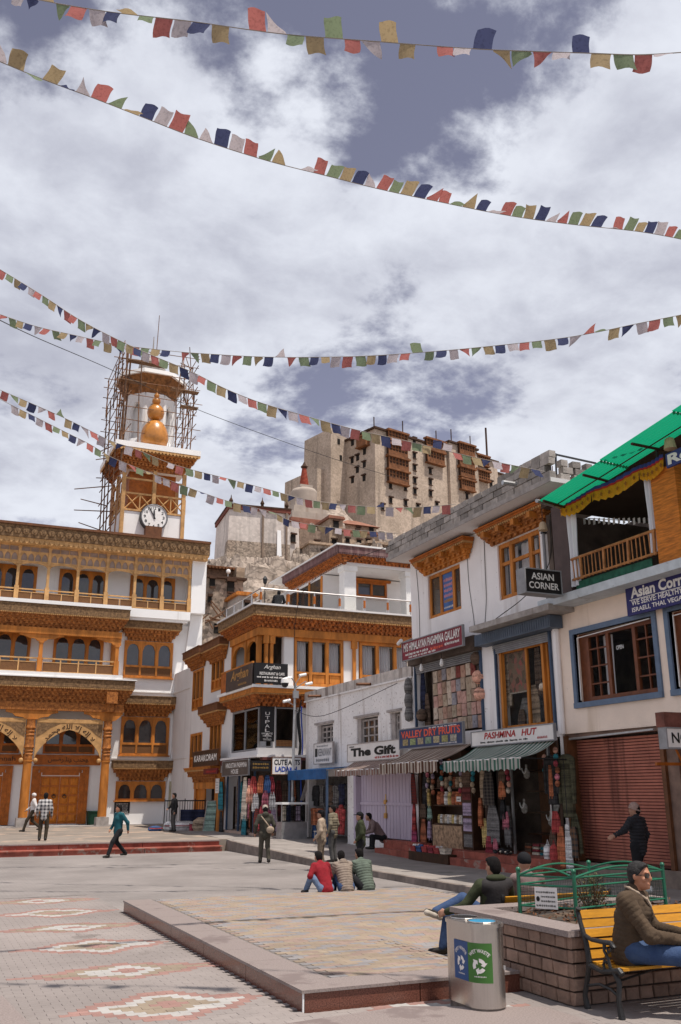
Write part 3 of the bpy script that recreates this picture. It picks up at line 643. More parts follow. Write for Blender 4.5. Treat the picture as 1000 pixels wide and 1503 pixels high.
for ang,ln,wd,nm in ((PI/2-R(357),.5,.05,'hour_hand'),(PI/2+R(30),.72,.035,'minute_hand')):
    b=MB(); u=Vector((math.cos(ang),0,math.sin(ang))); v=Vector((-u.z,0,u.x)); c=Vector((ck.x,57.57,ck.z)); q=[c-u*.14-v*wd,c+u*ln*.9-v*wd*.8,c+u*ln,c+u*ln*.9+v*wd*.8,c-u*.14+v*wd]
    b.loft(q,[p+Vector((0,-.015 if nm[0]=='h' else -.03,0)) for p in q]); b.build(nm,IRON,clk)
# turned gilt finial on the eave
GILT=M('varnished_gilt_wood',(.50,.20,.035),.3,.15,3,spec=.6)
fin=thing('roof_finial','tall varnished golden finial of stacked globes in front of the scaffolded pavilion','finial',(12.05,57.7,24.05))
for prof in ([(.5,24.05),(.82,24.3),(.93,24.7),(.90,25.1),(.78,25.5),(.55,25.85),(.25,26.05),(.12,26.1)],[(.12,26.1),(.35,26.15),(.52,26.35),(.58,26.65),(.5,26.95),(.3,27.15),(.1,27.22)],[(.1,27.22),(.2,27.26),(.29,27.42),(.27,27.6),(.12,27.72)],[(.08,27.72),(.17,27.8),(.19,27.92),(.1,28.03),(.05,28.1),(.03,28.4)]):
    b=MB(); b.lathe((12.05,57.95,0),prof,20); b.build('globe',GILT,fin,smooth='all')
# octagonal pavilion behind, wrapped in pole scaffolding
pav=thing('tower_pavilion','white octagonal pavilion with arched openings inside pole scaffolding','pavilion',(12.25,60.7,24.05))
pc=(12.15,60.6)
def octa(r,z,n=8,ph=PI/8): return [(pc[0]+r*math.cos(2*PI*i/n+ph),pc[1]+r*math.sin(2*PI*i/n+ph),z) for i in range(n)]
b=MB(); b.loft(octa(2.1,24.05),octa(1.8,25.2)); b.build('plinth',WHITE,pav)
for i in range(8):
    b=MB(); a=octa(1.6,0)[i]; b.lathe((a[0],a[1],0),[(.24,25.2),(.24,28.2)],8); b.build('pier',WHITE,pav)
for i in range(8):
    a,c=Vector(octa(1.62,0)[i]),Vector(octa(1.62,0)[(i+1)%8]); u=(c-a); L_=u.length; u.normalize(); nn=Vector((u.y,-u.x,0)); ap=arc_pts(.2,L_-.2,27.2,27.9,8,False,True)
    pts=[(0,27.2),(0,28.5),(L_,28.5),(L_,27.2)]+ap[::-1]
    b=MB(); b.loft([a+u*q+Vector((0,0,z))-nn*.12 for q,z in pts],[a+u*q+Vector((0,0,z))+nn*.12 for q,z in pts]); b.build('arch',WHITE,pav)
b=MB(); b.loft(octa(1.3,25.2),octa(1.25,28.4)); b.build('inner_drum',WHITE,pav)
b=MB(); b.loft(octa(1.75,28.5),octa(2.35,29.7)); b.build('bracket_cove',M('weathered_cove_wood',(.26,.11,.035),.75,.35,4,col2=(.12,.05,.018),bump=.4),pav)  # cove shade put into the wood colour, darker than the carved brackets
b=MB(); b.loft(octa(2.55,29.7),octa(2.5,30.0)); b.build('eave',WHITE,pav)
b=MB(); b.loft(octa(2.3,30.0),octa(1.0,30.45)); b.build('roof',CONC,pav)
b=MB(); b.lathe((pc[0],pc[1],0),[(.95,30.45),(1.0,30.8),(.92,31.3),(.65,31.75),(.2,31.95),(.06,32.0),(.03,33.6)],14); b.build('cap',CONC,pav)
POLE=M('scaffold_pole_wood',(.17,.085,.045),.8,.4,5,rnd=.3)
sc=thing('pole_scaffolding','rickety scaffolding of wooden poles lashed around the tower top','scaffolding',(12.1,60.6,17))
rs=random.Random(4)
def pole(a,c,r=.045): b=MB(); b.tube([a,c],[r,r*.8],5); b.build('pole',POLE,sc)
for (x,y) in [(9.62,57.7),(9.55,59.),(9.5,60.4),(9.55,62.4),(9.85,57.3)]:
    for z0,z1 in ((16.9,23.5),(22.8,28.5),(27.6,31.0)):
        j=rs.uniform(-.15,.15); pole((x+j,y+j,z0),(x+rs.uniform(-.15,.15)+.0,y+rs.uniform(-.15,.15),z1+rs.uniform(-.5,.5)),.05)
for (x,y) in [(14.5,57.8),(14.55,59.2),(14.5,60.8),(14.5,62.6),(13.9,57.5),(10.9,57.3),(13.3,57.2),(10.6,62.9),(12.8,62.9)]:
    for z0,z1 in ((24.05,28.3),(27.6,30.6)):
        if y<57.6 and z0<25 and 11.2<x<12.9: continue
        pole((x+rs.uniform(-.1,.1),y,z0),(x+rs.uniform(-.2,.2),y+rs.uniform(-.2,.2),z1+rs.uniform(-.6,.6)))
for z in [17.6,18.5,19.3,20.2,21.1,22.0,22.9,23.9]:
    pole((9.55+rs.uniform(-.1,.1),57.2,z),(9.5,63,z+rs.uniform(-.2,.2)),.04)
    pole((9.6,58.0+rs.uniform(0,3),z+.3),(9.2-rs.uniform(.4,1.9),58.0+rs.uniform(0,2),z+rs.uniform(.1,.5)),.04)
for z in [24.8,25.7,26.6,27.5,28.4,29.2,30.0,30.7]:
    pole((9.35-rs.uniform(0,.5),57.5,z),(14.7+rs.uniform(0,.5),57.4,z+rs.uniform(-.25,.25)),.03)
    pole((14.6,57.0,z+.2),(14.55,63.0,z+rs.uniform(-.2,.3)),.03); pole((9.55,57.0,z+.2),(9.5,63.0,z+rs.uniform(-.2,.3)),.03)
    pole((9.2,62.7,z),(14.9+rs.uniform(0,.4),62.7,z+rs.uniform(-.2,.2)),.03)
for k in range(18):
    z=24.3+rs.uniform(0,6.5); pole((14.2+rs.uniform(-.3,.6),57.8+rs.uniform(-.3,3),z),(14.6+rs.uniform(-.6,.2),58+rs.uniform(0,4),z+rs.uniform(1.2,2.2)),.035)
for k in range(14):
    z=24.3+rs.uniform(0,6.5); pole((9.5+rs.uniform(-.2,.4),57.6+rs.uniform(-.3,1),z),(10.2+rs.uniform(-.6,.4),58+rs.uniform(0,4),z+rs.uniform(1.2,2.4)),.035)
for z,x0,x1 in ((28.35,12.9,14.8),(28.4,9.4,11.2),(29.9,9.9,12.4),(27.2,13.6,14.8)):
    b=MB(); b.box(x0,x1,57.3,57.8,z,z+.06); b.build('plank',M('scaffold_plank',(.20,.12,.07),.85,.3,4),sc)
for k in range(2): b=MB(); b.tube([(9.8+.2*k,57.9,24.0),(9.95+.2*k,57.9,31.2)],.06,6); b.build('pole',POLE,sc)
pole((12.4,60.6,32.4),(12.45,60.6,35.4),.03)
# ================================================================ CORNER RESTAURANT
MAROON=M('maroon_panel',(.12,.035,.03),.6,.2,3)
CURTAIN=M('white_curtain',(.72,.71,.75),.85,.08,5,stretch=(3,3,.2))
PLASTERW=M('grey_white_plaster',(.70,.68,.67),.88,.05,.7,streak=((.55,.52,.5),1.6,.62))
def curtain(F,par,a0,a1,z0,z1,d,mat=None,waves=7,amp=.035,gather=0,name='curtain'):
    mb=MB(); n=waves*6
    def fn(u,v):
        g=1-gather*(1-abs(2*v-1)) if gather else 1
        a=(a0+a1)/2+(a1-a0)*(u-.5)*g
        return F.p(a,z0+(z1-z0)*v,d+amp*math.sin(u*waves*2*PI)+amp*.4*math.sin(u*waves*5+1+3*v))
    mb.sheet(fn,n,6); return mb.build(name,mat or CURTAIN,par,smooth='all')
def sash(F,par,a0,a1,z0,z1,cols,rows=1,st=.07,d0=-.12,d1=-.02,mat=None,glass=None,name='window',rowsplit=None):
    mat=mat or WOOD; f=MB(); F.box(f,a0,a1,z1-st,z1,d0,d1); F.box(f,a0,a1,z0,z0+st,d0,d1); xs=[a0+(a1-a0)*i/cols for i in range(cols+1)] if isinstance(cols,int) else cols
    zs=[z0+(z1-z0)*i/rows for i in range(rows+1)] if rowsplit is None else [z0,*rowsplit,z1]
    for i,x in enumerate(xs):
        l,r=(x,x+st) if i==0 else ((x-st,x) if i==len(xs)-1 else (x-st*.6,x+st*.6)); F.box(f,l,r,z0+st,z1-st,d0,d1+.004)
    for z in zs[1:-1]:
        for i in range(len(xs)-1):
            l=xs[i]+(st if i==0 else st*.6); r=xs[i+1]-(st if i==len(xs)-2 else st*.6); F.box(f,l,r,z-st*.4,z+st*.4,d0+.01,d1-.01)
    w=f.build(name,mat,par)
    for i in range(len(xs)-1):
        g=MB(); F.box(g,xs[i]+st*.5,xs[i+1]-st*.5,z0+st*.5,z1-st*.5,(d0+d1)/2-.004,(d0+d1)/2+.004); g.build('pane',glass or CLEAR,w)
    return w
ar=thing('corner_restaurant','three storey corner restaurant with orange timber cornices and curtained windows','building',(13.2,38.6,.4))
AY,AX=38.6,13.2
FF=Fr('y',AY); FL=Fr('x',AX)
lw=[(43.9,46.0,6.95,8.5),(47.5,49.6,6.3,8.42),(47.35,49.6,3.3,5.1),(44.0,45.9,2.9,5.5),(44.4,48.3,.2,2.6)]
b=MB(); walls(b,FL,42.6,50.2,.2,9.35,-.25,0,lw); b.box(AX+.25,22,49.95,50.2,.2,9.35); b.build('side_wall',PLASTERW,ar)
b=MB(); b.box(AX,22.2,AY+.2,50.2,9.36,9.6); b.box(14.0,22.2,40.4,50,9.6,9.9); b.build('terrace_slab',PLASTERW,ar)
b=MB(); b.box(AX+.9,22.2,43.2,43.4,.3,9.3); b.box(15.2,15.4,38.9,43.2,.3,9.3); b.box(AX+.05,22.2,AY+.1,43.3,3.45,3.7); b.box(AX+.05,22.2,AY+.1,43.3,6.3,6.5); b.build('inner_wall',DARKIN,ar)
# first floor front: curtained windows between white piers and timber posts
wins=[(14.76,17.2),(17.97,20.75)]
for a0,a1 in ((14.3,14.8),(17.2,17.97),(22.0,22.2)): b=MB(); FF.box(b,a0,a1,6.5,8.75,-.25,-.02); b.build('front_pier',PLASTERW,ar)
for a0,a1 in wins:
    w=sash(FF,ar,a0+.04,a1,6.62,8.74,3,rowsplit=[7.2],st=.13,d0=-.14,d1=.02)
    for i in range(3):
        l=a0+.04+(a1-a0-.04)*i/3; r=l+(a1-a0-.04)/3; curtain(FF,w,l+.17,l+.17+(r-l-.3)*.95,7.22,8.68,-.24,waves=5)
        p=MB(); FF.box(p,l+.14,r-.1,6.76,7.13,-.13,-.04); p.build('panel',WOOD,w)
for x in (13.48,13.72,17.72): b=MB(); FF.box(b,x-.07,x+.07,6.5,8.75,-.08,.1); FF.box(b,x-.14,x+.14,8.4,8.75,-.1,.14); b.build('timber_post',WOOD,ar)
b=MB(); FF.box(b,14.32,14.76,6.5,8.75,-.3,.02); b.build('white_pillar',PLASTERW,ar)
b=MB(); FF.box(b,13.05,22.2,8.75,9.08,-.2,.16); FL.box(b,AY+.203,42.6,8.753,9.077,-.2,.157); b.build('timber_beam',WOOD,ar)
# corner balcony arches on the left face
for y in (38.75,40.4,42.4): b=MB(); FL.box(b,y-.09,y+.09,6.5,8.75,-.1,.1); b.build('timber_post',WOOD,ar)
for y0,y1 in ((38.84,40.31),(40.49,42.31)):
    ap=arc_pts(y0,y1,8.2,8.62,12,True); b=MB(); FL.prism(b,[(y0,8.2),(y0,8.75),(y1,8.75),(y1,8.2)]+ap[::-1],-.06,.06); b.build('arch_head',WOOD,ar)
b=MB(); FL.box(b,42.4,43.1,6.3,9.3,-.6,-.02); b.build('balcony_wall',PLASTERW,ar)
cornice(FF,ar,12.75,22.3,9.92,9.09,.62,.16,3,fascia=.45,fmat=DARKCARVE,bmat=M('dark_red_bracket',(.44,.14,.03),.6,.35,8,col2=(.12,.035,.01),bump=.6),step=.22)
cornice(FL,ar,38.01,43.3,9.913,9.097,.553,.16,3,fascia=.45,bmat=MT['dark_red_bracket'],step=.22)
b=MB(); b.box(12.6,22.4,37.9,AY+.3,9.98,10.06); b.box(12.6,13.5,AY+.3,43.4,9.98,10.06); b.build('terrace_edge',PLASTERW,ar)
b=MB(); b.box(13.5,14.6,50.22,54.99,.4,8.9); b.build('link_wall',PLASTERW,ar); b=MB(); b.box(13.45,13.5,50.25,54.95,7.72,7.8); b.box(13.46,13.5,50.25,54.95,3.95,4.02); b.build('string_moulding',PLASTERW,ar)
b=MB(); FL.box(b,43.4,50.3,9.35,9.5,-.4,.12); b.build('side_coping',PLASTERW,ar)
# balcony floor, lower cornice
b=MB(); b.box(12.62,22.2,37.75,AY,6.40,6.52); b.box(12.62,13.3,AY,43.0,6.40,6.52); b.build('balcony_floor',WHITEPAINT,ar)
b=MB(); FF.box(b,12.7,22.2,6.2,6.395,0,.8); FL.box(b,AY+.003,42.9,6.203,6.392,0,.497); b.build('balcony_edge',WOOD,ar)
cornice(FF,ar,12.75,22.2,6.19,5.68,.72,.1,3,fascia=.05,bmat=MT['dark_red_bracket'],step=.22,fmat=WOOD)
cornice(FL,ar,37.93,42.8,6.184,5.686,.5,.05,3,fascia=.05,bmat=MT['dark_red_bracket'],step=.22,fmat=WOOD)
b=MB(); FL.box(b,37.85,42.5,7.42,7.5,.5,.58); b.build('balcony_handrail',WOOD,ar)
b=MB(); 
for k in range(14): b.tube([(12.66,41.7+.06*k,6.55),(12.66,41.7+.06*k,7.42)],.02,4)
b.build('balcony_balusters',REDWOOD,ar)
# second floor shop: big panes round the corner
b=MB(); FL.box(b,42.4,43.2,3.6,5.7,-.3,-.02); FF.box(b,13.2,22.2,3.6,3.95,-.2,-.0); FL.box(b,38.63,42.4,3.603,3.85,-.2,-.001); FF.box(b,13.87,13.97,3.95,5.7,-.12,.03); FF.box(b,15.0,22,3.6,5.7,-.25,-.02); b.build('shop_wall',PLASTERW,ar)
for x0,x1 in ((13.22,13.86),(13.98,14.98)): sash(FF,ar,x0,x1,3.97,5.66,1,st=.05,mat=GREYMETAL)
b=MB(); FF.box(b,13.99,14.97,4.0,4.28,-.11,-.02); b.build('lattice_panel',LATT,ar)
sash(FL,ar,38.65,42.38,3.87,5.66,2,st=.06,mat=GREYMETAL); curtain(FL,ar,39.5,41.6,3.9,5.5,-.7,waves=9)
b=MB(); FL.box(b,38.71,43.0,3.523,3.617,-.1,.45); FF.box(b,12.75,22,3.52,3.62,-.1,1.2); b.build('canopy_slab',PLASTERW,ar)
b=MB(); FL.box(b,38.72,42.6,3.3,3.518,.3,.43); FF.box(b,13.0,15.1,3.40,3.517,.9,1.23); b.build('canopy_fascia',MAROON,ar)
# left windows with cornices, corner door
for y0,y1,z0,z1 in lw[:4]:
    w=sash(FL,ar,y0,y1,z0,z1,3,st=.12,d0=-.16,d1=.03,glass=GLASS,rowsplit=[z0+.55]); b=MB(); FL.box(b,y0+.1,y1-.1,z0+.1,z0+.5,-.1,-.04); b.build('panel',REDWOOD,w)
for y0,y1,zt in [(43.2,46.5,9.32),(46.9,50.2,9.40),(43.2,46.6,6.2)]: cornice(FL,ar,y0,y1,zt,zt-.95,.5,.1,3,fascia=.38,step=.25,fmat=BROWNWOOD)
dr=[(44.5,48.2)]
b=MB(); FL.box(b,48.0,48.35,.35,2.6,-.2,.05); FL.box(b,44.3,44.65,.35,2.6,-.2,.05); FL.box(b,44.2,48.45,2.3,2.62,-.2,.06); b.build('timber_doorframe',WOOD,ar)
cornice(FL,ar,43.9,48.8,3.28,2.62,.5,.08,2,fascia=.18,fmat=WOOD)
b=MB(); FL.box(b,46.6,48.0,.35,2.3,-.1,-.03); b.build('door_leaf',DOORWOOD,ar)
b=MB(); FL.box(b,44.6,48.4,.3,2.4,-1.0,-.9); b.build('dark_interior',DARKIN,ar)
# ground floor shopfront
b=MB(); b.box(13.0,15.2,38.3,43.2,.2,.52); b.build('shop_plinth',M('pinkish_plaster',(.42,.30,.24),.9,.15,2),ar)
b=MB(); b.tube([(13.05,43.3,.4),(13.05,43.3,3.0)],.17,10); b.build('yellow_pillar',WOOD,ar)
for y in (38.5,40.6,42.3): b=MB(); b.box(13.02,13.1,y-.04,y+.04,.5,3.4); b.build('shop_post',BLUESTEEL,ar)
# upper terrace room with deep cornice roof
b=MB(); b.box(17.2,21.6,41.0,48,9.95,12.35); b.build('terrace_room',PLASTERW,ar)
for x in (17.45,20.72): b=MB(); b.box(x,x+.6,39.0,39.6,9.9,12.4); b.box(x-.06,x+.66,38.94,39.66,12.15,12.4); b.build('terrace_pillar',WHITEPAINT,ar)
FU=Fr('y',39.1); FUL=Fr('x',17.45)
b=MB(); b.box(17.3,21.6,38.9,48,12.4,12.6); b.build('roof_soffit',PLASTERW,ar)
PURPLE=M('weathered_purple_board',(.16,.085,.085),.8,.3,5,streak=((.26,.17,.16),5,.5))
for F_,a0,a1,la,ra,e_ in ((FU,17.0,21.7,True,False,0),(FUL,38.63,46,False,True,.006)):
    cornice(F_,ar,a0,a1,13.2-e_,12.4+e_,.55,.12,3,fascia=.42,step=.2,fmat=PURPLE,bmat=MT['dark_red_bracket'],la=la,ra=ra,tmat=PURPLE)
b=MB(); b.box(16.85,21.9,38.5,48,13.25,13.33); b.build('roof_edge',WHITEPAINT,ar)
FU2=Fr('y',41.0); arch_window(FU2,ar,18.95,20.65,11.42,12.2,2,mat=REDWOOD,arched=False); b=MB(); FU2.box(b,18.8,20.85,12.2,12.32,0,.15); b.build('lintel',REDWOOD,ar)
b=MB(); FUL2=Fr('x',17.2); 
for k in range(3): FUL2.box(b,41.2+k*1.6,42.6+k*1.6,10.4,12.2,0,.03)
b.build('side_glass',GLASS,ar)
b=MB(); 
for k in range(4): FUL2.box(b,41.05+k*1.6,41.2+k*1.6,9.95,12.3,0,.06)
b.build('side_mullion',WOOD,ar)
# glass railing
gr=thing('terrace_railing','glass and steel railing round the terrace of the corner restaurant','railing',(13.2,38.3,10.06))
RAILSTEEL=M('brushed_rail_steel',(.5,.48,.47),.3,.1,3,metal=.8)
px=[13.05,14.35,15.6,16.85,18.1,19.3,20.5,21.8]
for x in px: b=MB(); b.tube([(x,38.2,10.06),(x,38.2,10.75)],.035,6); b.tube([(x,38.2,10.25),(x,38.2,10.6)],.055,6,1); b.build('rail_post',[RAILSTEEL,REDWOOD],gr)
for y in (39.5,40.8,42.1,43.3): b=MB(); b.tube([(13.05,y,10.06),(13.05,y,10.75)],.035,6); b.build('rail_post',RAILSTEEL,gr)
b=MB(); b.tube([(13.05,43.4,10.76),(13.05,38.2,10.76),(21.9,38.2,10.76)],.04,6); b.tube([(13.05,43.4,10.3),(13.05,38.2,10.3)],.02,5); b.build('handrail',RAILSTEEL,gr)
for x0,x1 in zip(px,px[1:]): b=MB(); b.box(x0+.08,x1-.08,38.19,38.21,10.1,10.7); b.build('glass_panel',CLEAR,gr)
# ================================================================ WHITEWASHED SHOP HOUSE
FC=Fr('x',14.9)
gh=thing('whitewashed_shop_house','low old whitewashed shop house with small barred windows and stained parapet','building',(14.9,33,.2))
gw=[(34.47,36.1,4.0,4.74),(30.42,32.23,3.8,4.74),(28.67,29.45,3.83,4.75)]; gd=(27.95,32.5,.55,2.8); gs=(33.1,37.0,.3,2.72)
b=MB(); walls(b,FC,27.72,37.35,.1,5.84,-.35,0,gw+[gd,gs]); b.box(15.25,22,37.1,37.35,.1,5.84); b.build('wall',OLDWHITE,gh)
b=MB(); walls(b,FC,27.72,37.4,5.842,6.2,-.3,.05,[]); b.build('parapet',STAINED,gh)
b=MB(); FC.box(b,27.72,37.42,5.78,5.841,0,.08); b.build('parapet_moulding',OLDWHITE,gh)
b=MB(); b.box(15.25,22,27.8,37.1,5.6,5.84); b.box(16.9,17,27.8,37.1,.1,5.6); b.box(15.3,16.9,32.7,32.9,.1,5.6); b.box(15.26,17,27.8,37.1,2.95,3.1); b.build('inner_wall',DARKIN,gh)
GREYWOOD=M('weathered_grey_wood',(.36,.32,.30),.85,.2,4)
for y0,y1,z0,z1 in gw:
    n=3 if y1-y0>1 else 2
    w=sash(FC,gh,y0+.05,y1-.28,z0,z1-.05,n,rows=3,st=.07,d0=-.2,d1=-.12,mat=GREYWOOD,glass=GLASS)
    b=MB(); FC.box(b,y1-.27,y1,z0,z1,-.2,-.05); FC.box(b,y0-.12,y1+.12,z1+.02,z1+.1,.0,.09); b.build('window_lintel',GREYWOOD,w)
for y in (35.6,30.9): b=MB(); b.tube([(14.9,y,5.9),(14.25,y-.1,5.86)],.06,6); b.build('drain_spout',BROWNWOOD,gh)
LAV=M('lavender_door_paint',(.50,.43,.52),.8,.08,3,stretch=(1,4,.25),dirt=((.36,.29,.33),5,.66))
for k in range(2):
    y0,y1=(27.98,30.2) if k==0 else (30.22,32.3); b=MB(); FC.box(b,y0,y1,.6,2.78,-.28,-.2); d=b.build('door_leaf',LAV,gh)
    for i in range(9):
        a=y0+.02+(y1-y0-.04)*i/9; b=MB(); FC.box(b,a+.012,a+(y1-y0-.04)/9-.012,.62,2.76,-.2,-.17-.008*random.random()); b.build('plank',LAV,d)
    b=MB(); FC.box(b,y0+.05,y1-.02,1.68,1.78,-.165,-.13); b.build('cross_bar',LAV,d)
b=MB(); b.tube([(15.05,30.2,2.05),(15.05,30.2,1.4)],.02,5); b.box(15.0,15.06,30.12,30.28,1.25,1.42); b.box(15.0,15.06,30.12,30.28,1.72,1.86); b.build('padlock',GOLD,gh)
b=MB(); FC.box(b,32.3,32.5,.5,2.8,-.2,.03); b.build('door_jamb',LAV,gh)
stp=thing('red_brick_steps','two red brick steps before the lavender doors','steps',(14.4,28.2,.15))
for i in range(2):
    for k in range(4): b=MB(); b.box(14.15+.33*i,14.885,26.72+.64*k+.006,26.72+.64*(k+1)-.006,.1+.22*i*1.0,.36+.24*i); b.build('step_block',REDSTEP,stp)
# ================================================================ TWO SHOP WHITE HOUSE WITH BLOCK PARAPET
wh=thing('white_shop_house','white two storey shop house with a raw concrete block parapet','building',(14.9,23.7,.2))
w1,w2=(24.43,26.5,7.55,9.0),(20.2,22.3,7.4,9.05); s1,s2=(23.5,27.45,3.85,6.1),(20.1,22.6,3.78,6.15); g1=(20.0,27.5,.3,3.45)
b=MB(); walls(b,FC,19.8,27.7,.1,9.72,-.35,0,[w1,w2,s1,s2,g1]); b.build('wall',ROWWHITE,wh)
b=MB(); b.box(14.02,17,18.4,27.75,9.724,9.84); b.build('eave_slab',PLASTERW,wh)
b=MB(); b.box(14.0,14.02,18.38,27.77,9.715,9.845); b.box(14.02,17,27.751,27.77,9.715,9.845); b.build('eave_edge',CONC,wh); b=MB(); b.box(14.06,14.2,18.55,27.7,9.842,10.4); b.build('mortar_core',M('dark_mortar_joint',(.09,.08,.07),.95),wh)
bk=MB(); bk.loft([(-.1,-.19,0),(.1,-.19,0),(.1,.19,0),(-.1,.19,0)],[(-.095,-.187,.172),(.1,-.187,.172),(.1,.187,.172),(-.095,.187,.172)]); bkm=bk.mesh('parapet_block',BLOCK)
for r in range(3):
    for i in range(23):
        y=18.6+.402*i+(.2 if r%2 else 0)
        if y<27.75: piece('parapet_block',bkm,wh,(14.11+random.uniform(-.012,.012),y,9.846+.19*r),(0,0,random.uniform(-.03,.03)))
for r in range(3):
    for i in range(12):
        piece('parapet_block',bkm,wh,(14.35+.2+.4*i*.5+(.1 if r%2 else 0),18.55,9.846+.19*r),(0,0,PI/2+random.uniform(-.06,.06)),(1,.5+.4*random.random(),1)) if i%2==0 else None
for r in (3,):
    for i in range(6):
        piece('parapet_block',bkm,wh,(14.15,18.6+.41*i,9.846+.19*r),(0,0,random.uniform(-.05,.05)))
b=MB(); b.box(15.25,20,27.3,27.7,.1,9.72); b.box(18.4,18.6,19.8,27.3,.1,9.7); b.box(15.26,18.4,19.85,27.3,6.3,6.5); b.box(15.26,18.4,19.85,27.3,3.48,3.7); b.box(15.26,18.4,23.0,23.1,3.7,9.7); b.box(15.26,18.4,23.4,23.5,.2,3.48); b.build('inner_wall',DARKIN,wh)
sash(FC,wh,*w1,[24.43,24.95,25.75,26.5],rowsplit=None,st=.11,d0=-.16,d1=-.06,glass=GLASS)
w=sash(FC,wh,*w2,[20.2,20.75,21.7,22.3],rowsplit=[8.45],st=.12,d0=-.16,d1=-.06)
for a0,a1 in ((20.8,21.6),(20.25,20.7),(21.75,22.25)): curtain(FC,w,a0,a1,7.5,8.95,-.35,waves=4)
for y0,y1,zt,zb in ((23.5,26.9,9.66,9.02),(19.5,22.8,9.66,9.06)):
    c=cornice(FC,wh,y0,y1,zt-.1,zb,.42,.12,3,fascia=.22,step=.3,bmat=WOOD if y0>23 else CARVED,fmat=REDWOOD)
    b=MB(); FC.box(b,y0+.3,y1,zt-.045,zt+.05,.0,.3); b.build('dark_gap_board',BLACK,c)
    b=MB(); 
    for i in range(4): y=y0+.5+(y1-y0-1)*i/3; FC.box(b,y-.08,y+.08,zt-.42,zt-.26,.2,.5)
    b.build('beam_end',WOOD,c)
b=MB(); FC.box(b,18.95,22.75,6.5,6.66,0,.8); b.build('window_canopy',CONC,wh)
BLUEROLL=M('blue_grey_roller_box',(.085,.11,.15),.55,.15,2)
ro=MB(); FC.box(ro,19.45,23.1,6.16,6.48,.02,.42)
for i in range(34): y=19.5+3.55*i/34; FC.box(ro,y,y+.05,6.2,6.45,.42,.432)
ro.build('roller_box',BLUEROLL,wh)
b=MB(); 
for i in range(5): FC.box(b,20.05,22.7,5.9+.05*i,5.94+.05*i,.02,.05+.01*i)
b.build('roller_shutter',GREYMETAL,wh)
b=MB(); FC.box(b,23.35,27.5,6.12,6.55,.02,.3); b.build('roller_box',DARKIN,wh)
b=MB(); 
for i in range(5): FC.box(b,23.5,27.4,5.86+.055*i,5.9+.055*i,.0,.04+.012*i)
b.build('roller_shutter',GREYMETAL,wh)
for y in (22.62,23.42,27.48,20.02): b=MB(); FC.box(b,y-.035,y+.035,3.6,6.3,.0,.07); b.build('steel_upright',BLUESTEEL,wh)
w=sash(FC,wh,20.12,22.58,3.8,5.95,[20.12,20.35,21.3,22.58],st=.07,d0=-.15,d1=-.08,mat=WOOD,glass=SHOPGLASS); w['label']='broad shop window with a white mullion'
for a0 in (20.4,22.4): b=MB(); FC.box(b,a0,a0+.1,3.8,6.1,-.12,0); b.build('timber_jamb',WOOD,wh)
b=MB(); FC.box(b,20.1,22.6,3.4,3.8,-.3,.01); FC.box(b,23.5,27.5,3.45,3.86,-.3,-.02); b.build('spandrel',M('rough_brown_board',(.18,.12,.085),.9,.3,3),wh)
# ground floor: plinth, posts, dark shelving inside
b=MB(); b.box(14.35,18.4,19.85,27.6,.1,.52); b.build('plinth',REDSTEP,wh); b=MB(); b.box(14.1,14.34,19.85,24.3,.1,.34); b.build('front_step',REDSTEP,wh)
b=MB(); b.box(14.05,14.34,24.32,26.7,.1,.4); b.build('dark_step',DARKWOOD,wh)
for y in (23.5,27.45,20.02): b=MB(); FC.box(b,y-.1,y+.1,.52,3.45,-.2,.0); b.build('shop_post',DARKWOOD,wh)
for y in (22.3,20.55): b=MB(); FC.box(b,y-.03,y+.03,.52,3.3,-.1,-.04); b.build('metal_mullion',STEEL,wh)
for a0,a1 in ((20.6,22.27),): b=MB(); FC.box(b,a0,a1,.6,3.3,-.08,-.07); b.build('display_glass',SHOPGLASS,wh)
# ================================================================ CREAM RESTAURANT HOUSE
cr=thing('cream_restaurant_house','cream plastered house with blue framed windows under an open restaurant terrace','building',(14.9,16,.2))
bw1,bw2=(16.2,19.05,4.22,5.92),(12.9,15.68,4.22,5.92)
b=MB(); walls(b,FC,8,19.78,3.5,6.62,-.35,0,[bw1,bw2]); b.build('wall',CREAM,cr)
b=MB(); walls(b,FC,8,19.78,.1,3.498,-.5,-.05,[(16.3,19.65,.5,3.4),(9,15.9,.5,3.4)]); b.build('ground_wall',M('dark_stained_plaster',(.20,.13,.10),.9,.3,2),cr)
b=MB(); b.box(14.25,20,8,19.6,6.622,6.83); b.build('terrace_slab',M('pale_blue_slab',(.50,.54,.57),.85,.12,3,dirt=((.36,.36,.36),4,.62)),cr)
b=MB(); b.box(15.3,19,8,19.7,.1,.5); b.box(18.8,19,8,19.7,.5,6.6); b.build('inner_wall',DARKIN,cr)
SHUT=M('brown_red_shutter',(.50,.19,.135),.55,.2,1.5,streak=((.11,.045,.035),3,.55))
for y0,y1 in ((16.35,19.62),(9.2,15.85)):
    s=MB(); FC.box(s,y0,y1,.5,3.35,-.34,-.305); sh=s.build('roller_shutter',M('dark_shutter_groove',(.10,.03,.022),.7),cr)  # shade between the slats put into this darker backing colour
    sl=MB(); sl.box(-.022,.0,-(y1-y0)/2,(y1-y0)/2,0,.052); slm=sl.mesh('shutter_slat',SHUT)
    sl=MB(); sl.loft([(.0,-(y1-y0)/2,0),(-.014,-(y1-y0)/2,.006),(-.03,-(y1-y0)/2,.046),(0,-(y1-y0)/2,.054)],[(.0,(y1-y0)/2,0),(-.014,(y1-y0)/2,.006),(-.03,(y1-y0)/2,.046),(0,(y1-y0)/2,.054)]); slm=sl.mesh('shutter_slat',SHUT)
    for i in range(40): piece('shutter_slat',slm,sh,(15.2,(y0+y1)/2,.56+.07*i))
